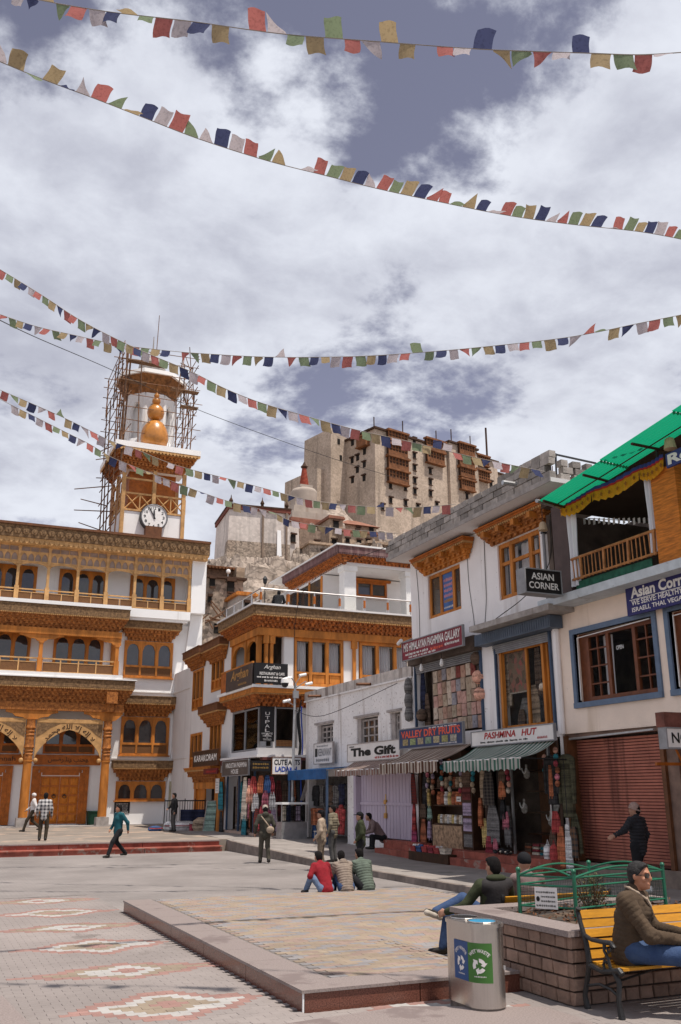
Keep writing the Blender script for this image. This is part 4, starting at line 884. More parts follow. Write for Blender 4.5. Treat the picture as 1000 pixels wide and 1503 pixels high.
for y in (16.3,19.68): b=MB(); FC.box(b,y-.06,y+.06,.2,3.45,-.3,.03); b.build('shutter_guide',BROWNWOOD,cr)
b=MB(); b.box(14.86,15.2,8,19.75,.1,.5); b.build('plinth',M('grey_brown_plinth',(.22,.17,.14),.9,.2,3),cr)
b=MB(); FC.tube(b,[(16.4,3.42,.1),(19.4,3.36,.1)],.03,5); b.build('conduit',STEEL,cr)
BLUEFRAME=M('blue_window_frame',(.12,.17,.25),.6,.12,4); CWOOD=M('chestnut_wood',(.16,.05,.02),.45,.2,5)
for (y0,y1,z0,z1) in (bw1,bw2):
    b=MB(); t=.13
    FC.box(b,y0-t,y1+t,z1,z1+t,-.1,.05); FC.box(b,y0-t,y1+t,z0-t,z0,-.1,.07); FC.box(b,y0-t,y0,z0,z1,-.1,.05); FC.box(b,y1,y1+t,z0,z1,-.1,.05); bf=b.build('blue_frame',BLUEFRAME,cr)
    W=y1-y0; xs=[y0+.02,y0+.80,y0+1.75,y1-.3]
    w=sash(FC,cr,y0+.02,y1-.3,z0+.03,z1-.03,xs,st=.09,d0=-.2,d1=-.12,mat=CWOOD,glass=SHOPGLASS)
    for l,r in ((xs[0],xs[1]),(xs[2],xs[3])):
        b=MB(); 
        for i in range(1,4): z=z0+(z1-z0)*i/4; FC.box(b,l+.09,r-.06,z-.016,z+.016,-.19,-.13)
        c=(l+r)/2; FC.box(b,c-.016,c+.016,z0+.1,z1-.1,-.188,-.132); b.build('glazing_bar',CWOOD,w)
    curtain(FC,w,xs[2]+.15,xs[2]+.5,z0+.1,z1-.1,-.42,waves=3); 
    b=MB(); FC.box(b,y1-.29,y1-.01,z0,z1,-.22,-.14); b.build('side_board',CWOOD,w)
    b=MB(); FC.tube(b,[(y1-.1,z0+.05,.0),(y1-.12,z1-.1,.0),(y0+.1,z1-.04,.0)],.014,5); b.build('cable',WHITEPAINT,cr)
b=MB(); b.tube([(14.82,19.72,3.5),(14.84,19.7,6.6)],.09,8); b.build('plaster_pilaster',ROWWHITE,cr)
FOPEN=Fr('x',15.02-.29); pv_=text(Fr('x',14.9),'OPEN',17.36,17.62,5.35,5.45,-.10,WHITEPAINT,cr,bold=.01)
# terrace: pillars, bamboo rail, translucent green roof, yellow pelmet
BAMB=M('bamboo_cane',(.38,.16,.055),.6,.3,6); PILW=M('stacked_wood_pillar',(.52,.165,.022),.65,.35,3,stretch=(1,1,9),bump=.6,bsc=14)
b=MB(); b.box(14.42,15.02,14.55,15.3,6.83,9.0); b.build('timber_pillar',PILW,cr)
b=MB(); b.box(14.5,14.8,18.48,19.1,6.83,9.25); b.build('brown_post',M('brown_painted_post',(.085,.055,.05),.6,.2,2),cr)
for ya,yb in ((15.35,18.35),(10,14.5)):
    rl=MB(); rl.tube([(14.45,ya,7.68),(14.45,yb,7.68)],.035,6); rl.tube([(14.45,ya,7.16),(14.45,yb,7.16)],.03,6); rr=rl.build('bamboo_rail',BAMB,cr)
    n=int((yb-ya)/.14)
    for i in range(n): y=ya+(yb-ya)*(i+.5)/n; b=MB(); b.tube([(14.45+random.uniform(-.01,.01),y,7.12),(14.45,y+random.uniform(-.03,.03),7.68)],.016 if i%6 else .04,5); b.build('baluster',BAMB,rr)
b=MB(); b.box(14.5,14.52,15.6,18.3,6.84,7.1); b.build('green_net',M('green_net',(.02,.10,.06),.8,.3,6),cr)
b=MB(); b.box(18.6,18.8,8,19.6,6.83,10.4); b.box(14.7,18.6,19.4,19.6,6.83,9.2); b.build('terrace_back_wall',DARKIN,cr)
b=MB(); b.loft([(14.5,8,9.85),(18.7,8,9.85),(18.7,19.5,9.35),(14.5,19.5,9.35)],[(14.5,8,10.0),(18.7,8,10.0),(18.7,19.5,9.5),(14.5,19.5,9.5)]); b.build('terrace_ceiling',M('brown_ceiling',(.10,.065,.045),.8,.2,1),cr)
A=[onx(796,733,13.4),onx(985,609,13.4),onx(972,655,14.45),onx(827,740,14.45)]
# green translucent corrugated roof
gm=bpy.data.materials.new('green_translucent_sheet'); gm.use_nodes=True; N=gm.node_tree.nodes; L=gm.node_tree.links; bb=N['Principled BSDF']; bb.inputs['Base Color'].default_value=(.005,.16,.08,1); bb.inputs['Roughness'].default_value=.35
tt=N.new('ShaderNodeBsdfTranslucent'); tt.inputs[0].default_value=(.008,.30,.155,1); mx=N.new('ShaderNodeMixShader'); mx.inputs[0].default_value=.62; L.new(bb.outputs[0],mx.inputs[1]); L.new(tt.outputs[0],mx.inputs[2]); L.new(mx.outputs[0],N['Material Output'].inputs[0]); GREENROOF=gm
rf=thing('green_sheet_roof','translucent green corrugated sheet roof over the restaurant terrace','roof',(14,16,9.2))
def rp(u,v,dz=0):  # u along the row away from camera, v from street to wall
    y=11+ (18.0+.5*v-11)*u; x=13.4+1.1*v; z=9.78-.108*(y-11)+.14*v+dz
    return Vector((x,y,z))
for k in range(3):
    u0,u1=k/3,(k+1)/3; dz=.035*(2-k)
    mb=MB(); n=54
    mb.sheet(lambda u,v:rp(u0+(u1-u0+.01)*v,u,dz+.022*math.cos(u*n*PI/3)),54*2,2); mb.build('corrugated_sheet',GREENROOF,rf)
for u in (.02,.28,.52,.76,.985):
    b=MB(); b.tube([rp(u,-.02,-.07),rp(u,1.0,-.07)],.035,5); b.build('roof_batten',DARKWOOD,rf)
b=MB(); b.tube([rp(0,.55,-.05),rp(1,.55,-.05)],.015,5); b.build('roof_wire',DARKWOOD,rf)
b=MB(); b.tube([rp(1.0,0,-.02)+Vector((-.1,.05,0)),rp(1,1,-.02)+Vector((0,.05,0))],.05,8); b.build('gutter_pipe',STEEL,rf)
for y in (15.2,): b=MB(); b.tube([(14.6,y,9.0),(14.5,y-.1,9.5)],.03,5); b.build('roof_strut',IRON,rf)
YEL=cloth_translucent('yellow_pelmet_cloth',(.75,.36,.03),.3); REDC=M('red_trim_cloth',(.45,.03,.02),.8); BLUEC=M('blue_trim_cloth',(.04,.05,.22),.8)
pm=thing('yellow_pelmet','scalloped yellow cloth pelmet with red and blue trim under the green roof','pelmet',(14.3,16.7,9))
ends=[(18.5,9.10),(17.25,9.14),(15.55,9.16),(14.75,9.18)]
for (ya,za),(yb,zb) in zip(ends,ends[1:]):
    h=.27
    def fn(u,v,ya=ya,yb=yb,za=za,zb=zb):
        y=ya+(yb-ya)*u; sag=-.12*math.sin(PI*u); scal=.035*abs(math.sin(u*PI*7))
        return Vector((14.33+.02*math.sin(u*40+v*2),y,za+(zb-za)*u+sag*(.4+.6*v)-v*(h-scal)))
    mb=MB(); mb.sheet(fn,56,4); mb.build('swag',YEL,pm,smooth='all')
    mb=MB(); mb.sheet(lambda u,v:fn(u,v*.16)+Vector((-.012,0,.004)),40,1); mb.build('red_trim',REDC,pm)
    mb=MB(); mb.sheet(lambda u,v:fn(u,0)+Vector((-.005,0,.09*v)),40,1); mb.build('blue_trim',BLUEC,pm)
    mb=MB(); 
    for i in range(6):
        u=(i+.5)/6; c=fn(u,.6)+Vector((-.03,0,0)); mb.box(c.x-.004,c.x+.004,c.y-.02,c.y+.02,c.z-.04,c.z+.05); mb.box(c.x-.004,c.x+.004,c.y-.045,c.y+.045,c.z-.0,c.z+.015)
    mb.build('emblem',M('ochre_emblem',(.35,.13,.02),.8),pm)
def drape(name,label,y0,y1,z0,z1,x,gat):
    t=thing(name,label,'curtain',(x,(y0+y1)/2,z0)); mb=MB()
    def fn(u,v):
        g=1-gat*math.sin(PI*min(1,v*1.15))**2*.6
        return Vector((x+.05*math.sin(u*14),(y0+y1)/2+(y1-y0)*(u-.5)*g,z0+(z1-z0)*v))
    mb.sheet(fn,40,10); mb.build('cloth',CURTAIN,t,smooth='all'); b=MB(); b.tube([(x,y0,z1),(x,y1,z1)],.015,5); b.build('rod',IRON,t)
drape('white_curtain','white curtain gathered beside the brown terrace post, flaring at the foot',18.1,18.5,7.0,8.95,14.5,.4)
drape('white_curtain','narrow white curtain hanging beside the stacked wood pillar',15.32,15.6,7.2,9.0,14.5,.5)
st=thing('string_of_bunting','string of small white bunting across the dark terrace','bunting',(16,17,8.6))
b=MB(); b.tube([(15.,18.4,8.85),(17,17,8.55),(18.3,15,8.6)],.01,4); b.build('string',IRON,st); b=MB()
for i in range(40):
    t=i/39; p=Vector((15+3.3*t,18.4-3.4*t,8.85-.25*math.sin(t*2.2))); b.box(p.x-.003,p.x+.003,p.y-.04,p.y+.04,p.z-.13-random.random()*.05,p.z)
b.build('bunting_flag',WHITEPAINT,st)
lp=thing('basket_lampshade','pale woven basket lampshade hanging under the green roof','lamp',(14.3,14.2,9.35)); b=MB(); b.lathe((14.25,14.42,0),[(.08,9.5),(.10,9.48),(.14,9.25)],10); b.build('shade',M('pale_rattan',(.5,.38,.25),.8),lp); b=MB(); b.tube([(14.25,14.42,9.5),(14.25,14.42,9.7)],.01,4); b.build('cord',IRON,lp)
lp=thing('rattan_lantern','small rattan lantern hanging beside the post at the terrace corner','lamp',(14.45,19.35,8.7)); b=MB(); b.lathe((14.45,19.42,0),[(.06,8.95),(.09,8.9),(.13,8.72)],10); b.build('shade',MT['pale_rattan'],lp); b=MB(); b.tube([(14.45,19.42,8.95),(14.45,19.42,9.6)],.008,4); b.build('cord',IRON,lp)
# ---------------------------------------------------------------- signs
def sign(label,F,a0,a1,z0,z1,d,mat,lines,th=.06,frame=None,cat='sign',name='shop_sign',slope=0):
    t=thing(name,label,cat,F.p((a0+a1)/2,z0,d)); b=MB(); F.box(b,a0,a1,z0,z1,d-th,d); p=b.build('board',mat,t)
    if frame:
        b=MB(); e=.03
        F.box(b,a0-e,a1+e,z1,z1+e,d-th-.01,d+.015); F.box(b,a0-e,a1+e,z0-e,z0,d-th-.01,d+.015); F.box(b,a0-e,a0,z0,z1,d-th-.01,d+.015); F.box(b,a1,a1+e,z0,z1,d-th-.01,d+.015); b.build('frame',frame,t)
    W=a1-a0; H=z1-z0
    for (s,u0,u1,v0,v1,mt,bold,sh) in lines:
        if F.sg>0: l,r=a0+W*u0,a0+W*u1
        else: l,r=a1-W*u1,a1-W*u0
        text(F,s,l,r,z0+H*v0,z0+H*v1,d+.008,mt,p,bold=bold,shear=sh)
    return t,p
LW=SIGNWHITE; BLK=M('black_lettering',(.012,.012,.012),.6); RED=M('red_lettering',(.42,.03,.03),.6); PINKR=M('orange_red_lettering',(.72,.11,.06),.5)
ROW=Fr('x',14.9)
sign('maroon Himalayan pashmina sign hung on the white house wall',ROW,23.3,27.1,6.23,6.80,.7,M('maroon_sign',(.20,.02,.035),.5,.15,3),[('M/S HIMALAYAN PASHMINA GALLARY',.03,.97,.45,.92,LW,.02,0),('~a',.06,.5,.2,.36,LW,.0,0),('~b',.5,.72,.16,.34,PINKR,.02,.3),('~c',.73,.96,.2,.36,LW,0,0),('~d',.12,.6,.05,.16,LW,0,0)],frame=GREYMETAL)
vt,vp=sign('dark blue dry fruits sign with red letters and rows of small pictures',ROW,23.5,27.42,3.45,4.03,.7,M('navy_sign',(.03,.05,.12),.45,.15,3),[('VALLEY DRY FRUITS',.03,.97,.52,.9,PINKR,.03,0),('~a',.5,.95,.9,.97,LW,0,0),('~b',.66,.92,.04,.12,LW,0,0)],frame=GREYMETAL)
for i,c in enumerate(((.30,.24,.12),(.25,.30,.14),(.35,.28,.18),(.18,.25,.16),(.40,.34,.2),(.28,.26,.1),(.33,.3,.24))):
    y=27.2-.5*i; b=MB(); ROW.box(b,y-.36,y,3.53,3.72,.7,.706); b.build('picture',M('fruit_picture_%s'%'abcdefg'[i],c,.5,.5,18),vp)
sign('cream pashmina sign with slanted red letters above the green striped awning',ROW,19.22,23.02,3.34,3.70,.7,SIGNWHITE,[('PASHMINA   HUT',.17,.82,.42,.9,RED,.025,.25),('~e',.12,.75,.12,.26,BLK,0,0),('~f',.82,.94,.12,.3,RED,0,.2)],frame=GREYMETAL)
sign('black hanging box sign reading Asian Corner in white capitals',Fr('y',18.35),13.04,14.08,6.76,7.33,.0,BLACKSIGN,[('ASIAN',.16,.80,.56,.86,LW,.02,0),('CORNER',.08,.93,.16,.46,LW,.02,0)],th=.34,frame=GREYMETAL)
ac,ap_=sign('navy Asian Corner food sign over the blue framed windows',ROW,13.2,16.72,5.98,6.74,.25,M('navy_blue_sign',(.022,.02,.12),.45,.15,3),[('Asian Corner',.05,.62,.5,.84,LW,.035,0),('WE SERVE: HEALTHY FOOD',.05,.66,.28,.44,LW,.02,0),('ISRAELI, THAI, VEGAN FOOD',.05,.70,.06,.22,LW,.02,0)])
b=MB(); ROW.box(b,13.3,16.6,6.32,6.335,.25,.258); b.build('underline',LW,ap_)
text(ROW,'\u0F68\u0F7A\u0F0B\u0F64\u0F0B\u0F61\u0F0B\u0F5F',14.9,15.7,6.63,6.72,.258,LW,ap_,bold=.01)
sign('blue sign board with bold white letters cut by the right edge',ROW,11.6,14.52,8.83,9.15,.72,M('bright_navy_sign',(.03,.04,.17),.45,.15,3),[('Restaurant',.02,.95,.14,.88,LW,.04,0)])
no=onx(1000,1072,14.2)
sg,_=sign('small white projecting sign with narrow black capitals at the right edge',Fr('y',14.6),13.5,14.6,2.94,3.30,0.,SIGNWHITE,[('NOODLE BAR',.08,1.9,.22,.8,BLK,.02,0)] if False else [('NOO',.1,.72,.22,.8,BLK,.02,0)],th=.2,frame=GREYMETAL)
b=MB(); b.box(13.45,14.7,14.58,14.82,3.33,3.62); b.build('rusty_cap',M('rusty_sheet',(.16,.06,.045),.8,.3,4),sg)
b=MB(); b.box(14.6,14.9,14.65,14.72,2.5,3.8); b.box(13.55,14.9,14.78,14.82,3.0,3.06); b.box(14.45,14.52,14.65,14.72,2.6,3.7); b.box(13.9,14.9,15.4,15.46,2.62,2.68); b.tube([(14.8,15.6,2.62),(14.3,15.6,3.6)],.03,4); b.build('bracket',REDWOOD,sg)
b=MB(); b.tube([(14.4,14.5,.15),(14.4,14.5,3.0)],.06,8); b.build('post',OLDWHITE,sg)
sign('white gift shop sign with bold black letters',ROW,28.16,32.36,3.2,3.78,.32,SIGNWHITE,[('The Gift',.07,.93,.26,.78,BLK,.05,0),('~q',.55,.98,.06,.2,RED,.01,0),('~r',.04,.14,.82,.92,BLK,0,0)],frame=GREYWOOD)
sg,_=sign('small faded white hotel sign under the left barred window',ROW,34.0,35.88,3.22,3.98,.22,SIGNWHITE,[('REENUVANT',.2,.95,.36,.74,GREYMETAL,.02,0),('~g',.15,.8,.82,.92,GREYMETAL,0,0),('~h',.12,.82,.08,.26,GREYMETAL,0,0)],frame=GREYWOOD)
b=MB(); ROW.box(b,35.55,35.78,3.48,3.8,.22,.227); b.build('dark_mark',BLK,_)
sign('black restaurant and cafe sign on the balcony front',Fr('y',37.75),12.66,14.18,6.55,7.42,.05,BLACKSIGN,[('Arghan',.28,.78,.66,.92,LW,.0,.35),('RESTAURANT & CAFE',.16,.9,.42,.56,LW,.015,0),('~i',.08,.92,.27,.36,LW,0,0),('~j',.3,.72,.1,.2,LW,.02,0)])
sign('dark board with gold script letters on the side of the balcony',Fr('x',12.62),37.8,41.5,6.5,7.4,.04,M('bronze_brown_board',(.06,.045,.04),.5,.2,2),[('Arghan',.2,.88,.3,.92,GOLD,.02,.25),('~p',.5,.85,.12,.24,GOLD,0,0)])
ut,up=sign('tall black sign with vertical white capitals on the shop corner',Fr('y',38.6),13.22,13.86,4.2,5.66,.2,BLACKSIGN,[('HANDICRAFTED',.1,.9,.2,.25,LW,0,0),('FASHIONS',.2,.8,.13,.18,LW,0,0),('&',.45,.55,.09,.12,LW,0,0),('TEXTILES',.2,.8,.03,.08,LW,0,0)])
for i,ch in enumerate('UTPALA'): text(Fr('y',38.6),ch,13.44,13.64,5.3-.175*i,5.43-.175*i,.208,LW,up,bold=.0)
sign('brown sign with white letters above the corner doorway',Fr('x',12.75),42.6,46.9,3.36,4.05,.1,DARKWOOD,[('KARAKORAM',.05,.95,.3,.75,LW,.03,0)],frame=BROWNWOOD)
sign('dark red shop sign beneath the brown sign',Fr('x',12.75),42.3,44.6,2.95,3.2,.2,M('dark_red_sign',(.12,.01,.012),.5),[('~k',.2,.9,.25,.7,RED,.02,0)])
sign('brown sloping pashmina house sign over the corner shop',Fr('x',12.7),38.3,42.0,2.84,3.45,.0,M('taupe_brown_sign',(.09,.07,.06),.6,.15,2),[('HINDUSTAN PASHMINA',.14,.95,.52,.86,LW,.02,0),('HOUSE',.36,.64,.1,.42,LW,.02,0)],frame=GREYMETAL)
sign('narrow black sign with small gold letters beside the white arts sign',Fr('y',37.25),12.5,13.32,2.95,3.36,.0,BLACKSIGN,[('~l',.05,.95,.6,.8,GOLD,0,0),('~m',.05,.95,.25,.45,GOLD,0,0)])
CBL=M('blue_lettering',(.02,.06,.35),.6)
sign('white arts sign with black and blue capitals behind the lamp post',Fr('y',37.2),13.37,14.62,2.84,3.5,.0,SIGNWHITE,[('CUTE ARTS',.06,.97,.55,.88,BLK,.03,0),('LADAKH',.1,.86,.14,.46,CBL,.035,0)],frame=BROWNWOOD)
pst=thing('window_poster','blue window poster with pink letters in the first upper window','poster',(14.9,25.5,7.7))
b=MB(); ROW.box(b,24.98,25.72,7.68,8.92,-.105,-.10); pp=b.build('sheet',M('poster_blue',(.06,.14,.36),.6,.2,2),pst)
PK=M('poster_pink',(.75,.30,.30),.6)
for i,s in enumerate(('~1','~2','~3','~4','~5')): text(ROW,s,25.08,25.62,8.62-.17*i,8.74-.17*i,-.098,PK if i<4 else YEL,pp,bold=.03)
text(ROW,'~n',25.05,25.65,7.75,7.82,-.098,LW,pp,bold=0)
# ---------------------------------------------------------------- awnings
def stripes(name,c1,c2,per,axis=1,ph=0):
    def ex(N,L,g,out,b):
        s=N.new('ShaderNodeSeparateXYZ'); L.new(g.outputs['Position'],s.inputs[0]); m=N.new('ShaderNodeMath'); m.operation='FRACT'; d=N.new('ShaderNodeMath'); d.operation='MULTIPLY_ADD'; d.inputs[1].default_value=1/per; d.inputs[2].default_value=ph; L.new(s.outputs[axis],d.inputs[0]); L.new(d.outputs[0],m.inputs[0])
        c=N.new('ShaderNodeMath'); c.operation='GREATER_THAN'; c.inputs[1].default_value=.5; L.new(m.outputs[0],c.inputs[0])
        n=N.new('ShaderNodeTexNoise'); n.inputs['Scale'].default_value=2.2; n.inputs['Detail'].default_value=7; L.new(g.outputs['Position'],n.inputs[0])
        x=N.new('ShaderNodeMix'); x.data_type='RGBA'; L.new(c.outputs[0],x.inputs[0]); x.inputs[6].default_value=(*c1,1); x.inputs[7].default_value=(*c2,1)
        h=N.new('ShaderNodeHueSaturation'); r=N.new('ShaderNodeMapRange'); r.inputs[1].default_value=.3; r.inputs[2].default_value=.7; r.inputs[3].default_value=.68; r.inputs[4].default_value=1.1; L.new(n.outputs[0],r.inputs[0]); L.new(r.outputs[0],h.inputs['Value']); L.new(x.outputs[2],h.inputs['Color']); return h.outputs[0]
    mt=M(name,c1,.9,extra=ex,bump=.15,bsc=10); N=mt.node_tree.nodes; L=mt.node_tree.links; b=N['Principled BSDF']; t=N.new('ShaderNodeBsdfTranslucent'); L.new(b.inputs['Base Color'].links[0].from_socket,t.inputs[0])
    x=N.new('ShaderNodeMixShader'); x.inputs[0].default_value=.5; L.new(b.outputs[0],x.inputs[1]); L.new(t.outputs[0],x.inputs[2]); L.new(x.outputs[0],N['Material Output'].inputs[0]); return mt   # thin cloth: daylight comes through
BRSTR=stripes('brown_cream_stripe',(.78,.68,.58),(.19,.095,.065),.19); GNSTR=stripes('green_white_stripe',(.72,.72,.67),(.12,.26,.20),.17); PKSTR=stripes('faded_pink_stripe',(.50,.44,.40),(.34,.20,.16),.2)
def awning(label,y0,y1,xt,zt,xe,ze,val,mat,scal=True,sag=.05):
    t=thing('striped_awning',label,'awning',(xt,(y0+y1)/2,zt))
    def fn(u,v): y=y0+(y1-y0)*u+(.25*(1-v) if False else 0); return Vector((xt+(xe-xt)*v,y,zt+(ze-zt)*v-sag*math.sin(PI*v)*(1+.5*math.sin(u*9))+.012*math.sin(u*60)*v))
    mb=MB(); mb.sheet(fn,60,8); mb.build('canopy',mat,t,smooth='all')
    def fv(u,v): p=fn(u,1); return Vector((p.x-.015+.012*math.sin(u*70),p.y,p.z-v*(val-(.04*abs(math.sin(u*PI*16)) if scal else 0))))
    mb=MB(); mb.sheet(fv,160,2); mb.build('valance',mat,t)
    b=MB(); b.tube([fn(0,1)+Vector((.01,0,-.01)),fn(1,1)+Vector((.01,0,-.01))],.022,6); b.build('front_bar',OLDWHITE,t)
    for u in (.02,.98): b=MB(); b.tube([fn(u,1)+Vector((.02,0,-.02)),(14.85,y0+(y1-y0)*u,zt-.5)],.018,5); b.build('arm',IRON,t)
    return t
awning('brown and cream striped awning under the dry fruits sign',23.25,26.9,14.35,3.42,13.2,2.95,.33,BRSTR)
awning('green and white striped awning under the pashmina sign',19.25,22.95,14.35,3.36,13.2,2.9,.30,GNSTR,sag=.09)
awning('low faded striped awning under the gift shop sign',27.4,31.9,14.6,3.16,13.85,2.86,.2,PKSTR,scal=False)
ba=thing('blue_awning','flat blue tarpaulin awning over the clothes stall','awning',(14.2,34,2.9)); BLT=M('blue_tarpaulin',(.012,.085,.24),.6,.25,2)
b=MB(); b.loft([(13.95,32.9,2.93),(14.9,32.9,3.02),(14.9,36.9,3.02),(13.95,36.9,2.93)],[(13.95,32.9,2.96),(14.9,32.9,3.05),(14.9,36.9,3.05),(13.95,36.9,2.96)]); b.build('canopy',BLT,ba)
mb=MB(); mb.sheet(lambda u,v:Vector((13.94+.02*math.sin(u*25),32.9+4*u,2.95-.36*v)),50,2); mb.build('valance',BLT,ba)
b=MB(); b.tube([(14.0,32.95,.3),(14.0,32.95,2.9)],.05,6); b.tube([(14.0,36.85,.3),(14.0,36.85,2.9)],.05,6); b.build('post',BLUESTEEL,ba)
# ---------------------------------------------------------------- goods hung in and before the shops
def bands(N,L,g,out,b):
    "woven bands and a little embroidery, shifted from piece to piece"
    oi=N.new('ShaderNodeObjectInfo'); s=N.new('ShaderNodeSeparateXYZ'); L.new(g.outputs['Position'],s.inputs[0]); m=N.new('ShaderNodeMath'); m.operation='MULTIPLY_ADD'; m.inputs[1].default_value=3.1; L.new(s.outputs[2],m.inputs[0])
    r=N.new('ShaderNodeMath'); r.operation='MULTIPLY'; r.inputs[1].default_value=7; L.new(oi.outputs['Random'],r.inputs[0]); L.new(r.outputs[0],m.inputs[2]); n=N.new('ShaderNodeTexNoise'); n.noise_dimensions='1D'; n.inputs['Scale'].default_value=2.2; n.inputs['Detail'].default_value=3; n.inputs['Roughness'].default_value=.8; L.new(m.outputs[0],n.inputs['W'])
    p=N.new('ShaderNodeTexVoronoi'); p.inputs['Scale'].default_value=26; L.new(g.outputs['Position'],p.inputs[0]); a=N.new('ShaderNodeMath'); a.operation='MULTIPLY_ADD'; a.inputs[1].default_value=-.2; L.new(p.outputs['Distance'],a.inputs[0]); L.new(n.outputs[0],a.inputs[2])
    q=N.new('ShaderNodeMapRange'); q.inputs[1].default_value=.22; q.inputs[2].default_value=.5; q.inputs[3].default_value=.45; q.inputs[4].default_value=1.35; L.new(a.outputs[0],q.inputs[0]); h=N.new('ShaderNodeHueSaturation'); L.new(q.outputs[0],h.inputs['Value']); h.inputs['Saturation'].default_value=.9; L.new(out,h.inputs['Color']); return h.outputs[0]
def col(name,c,**k): return M(name,c,k.pop('rough',.92),k.pop('var',.18),k.pop('sc',6),bump=.25,bsc=30,extra=bands if name.endswith('_cloth') else None,**k)
CL={n:col(n+'_cloth',c) for n,c in dict(charcoal=(.035,.033,.035),grey=(.16,.15,.145),brown=(.12,.075,.05),red=(.36,.025,.022),crimson=(.30,.02,.04),pink=(.50,.12,.17),magenta=(.30,.03,.10),orange=(.48,.13,.035),peach=(.62,.30,.2),cream=(.58,.50,.40),tan=(.36,.26,.17),yellow=(.52,.38,.12),green=(.10,.32,.18),teal=(.01,.16,.20),blue=(.03,.09,.25),navy=(.02,.025,.06),rust=(.33,.09,.03),olive=(.07,.065,.035),maroon=(.13,.02,.02),white=(.66,.64,.62),lilac=(.35,.27,.38),mint=(.25,.38,.32)).items()}
def plaid(n,c1,c2,per=.09):
    def ex(N,L,g,out,b):
        s=N.new('ShaderNodeSeparateXYZ'); L.new(g.outputs['Position'],s.inputs[0]); acc=None
        for ax in (1,2):
            d=N.new('ShaderNodeMath'); d.operation='MULTIPLY'; d.inputs[1].default_value=1/per; L.new(s.outputs[ax],d.inputs[0]); f=N.new('ShaderNodeMath'); f.operation='FRACT'; L.new(d.outputs[0],f.inputs[0]); c=N.new('ShaderNodeMath'); c.operation='GREATER_THAN'; c.inputs[1].default_value=.6; L.new(f.outputs[0],c.inputs[0])
            if acc is None: acc=c.outputs[0]
            else:
                a=N.new('ShaderNodeMath'); a.operation='ADD'; L.new(acc,a.inputs[0]); L.new(c.outputs[0],a.inputs[1]); h=N.new('ShaderNodeMath'); h.operation='MULTIPLY'; h.inputs[1].default_value=.5; L.new(a.outputs[0],h.inputs[0]); acc=h.outputs[0]
        x=N.new('ShaderNodeMix'); x.data_type='RGBA'; L.new(acc,x.inputs[0]); x.inputs[6].default_value=(*c1,1); x.inputs[7].default_value=(*c2,1); return x.outputs[2]
    CL[n]=M(n+'_plaid',c1,.9,extra=ex); return CL[n]
plaid('darkcheck',(.03,.025,.025),(.11,.09,.075)); plaid('redcheck',(.18,.03,.025),(.05,.03,.03)); plaid('stripewool',(.22,.12,.07),(.05,.05,.05),.13)
def scarf(label,F,a,z1,w,h,d,c,group,cat='scarf',name='hanging_scarf',lean=0,folds=3):
    t=thing(name,label,cat,F.p(a,z1-h,d),group); mb=MB(); ph=random.random()*6
    def fn(u,v,o=0): 
        tp=.50+.55*min(1,(1-v)*2.2)*(1-.12*(1-v)); return F.p(a+w*(u-.5)*tp+lean*(1-v),z1-h*(1-v),d+o+.03*math.sin(u*folds*2*PI+ph+v*1.5)*(1.2-v*.5))
    n=folds*6; mb.sheet(lambda u,v:fn(u,v,0),n,5); mb.sheet(lambda u,v:fn(u,v,-.02),n,5); mb.build('cloth',CL[c],t,smooth='all')
    b=MB(); n=max(4,int(w/.05))
    for i in range(n): p=fn((i+.5)/n,0,-.01); b.tube([p,p+Vector((0,0,-.06))],.006,3)
    o=b.build('fringe',CL[c],t); o['kind']='stuff'; return t
def garment(label,F,a,z1,w,h,d,c,group,cat='jacket',name='hanging_jacket',sleeves=True,hood=False,trim=None):
    t=thing(name,label,cat,F.p(a,z1-h,d),group); b=MB(); hw=w/2
    pts=[(-hw*.62,-h),(-hw*.66,-h*.45),(-hw*.62,-h*.22),(-hw,-h*.12),(-hw*.9,-h*.05),(-hw*.3,0),(hw*.3,0),(hw*.9,-h*.05),(hw,-h*.12),(hw*.62,-h*.22),(hw*.66,-h*.45),(hw*.62,-h)]
    A=[F.p(a+x,z1+z,d-.06) for x,z in pts]; B=[F.p(a+x*1.02,z1+z,d+.02) for x,z in pts]; C_=[F.p(a+x*.82,z1+z*.98-.01*h,d+.075) for x,z in pts]
    b.loft(A,B,caps=True); b.loft(B,C_,caps=True); o=b.build('body_cloth',CL[c],t,smooth=True)
    if sleeves:
        for s in (-1,1):
            m=MB(); F.tube(m,[(a+s*hw*.86,z1-h*.07,d),(a+s*hw*1.0,z1-h*.35,d+.02),(a+s*hw*.98,z1-h*.78,d+.03)],[.075,.07,.05],7); m.build('sleeve',CL[c],t,smooth=True)
    if hood: m=MB(); m.ball(F.p(a,z1+.02,d),.11,8); m.build('hood',CL[c],t,smooth='all')
    m=MB(); F.box(m,a-.008,a+.008,z1-h*.97,z1-.03,d+.074,d+.084); m.build('zip',CL[trim or 'charcoal'],t)
    return t
def rows(n,a,b): return [a+(b-a)*(i+.5)/n for i in range(n)]
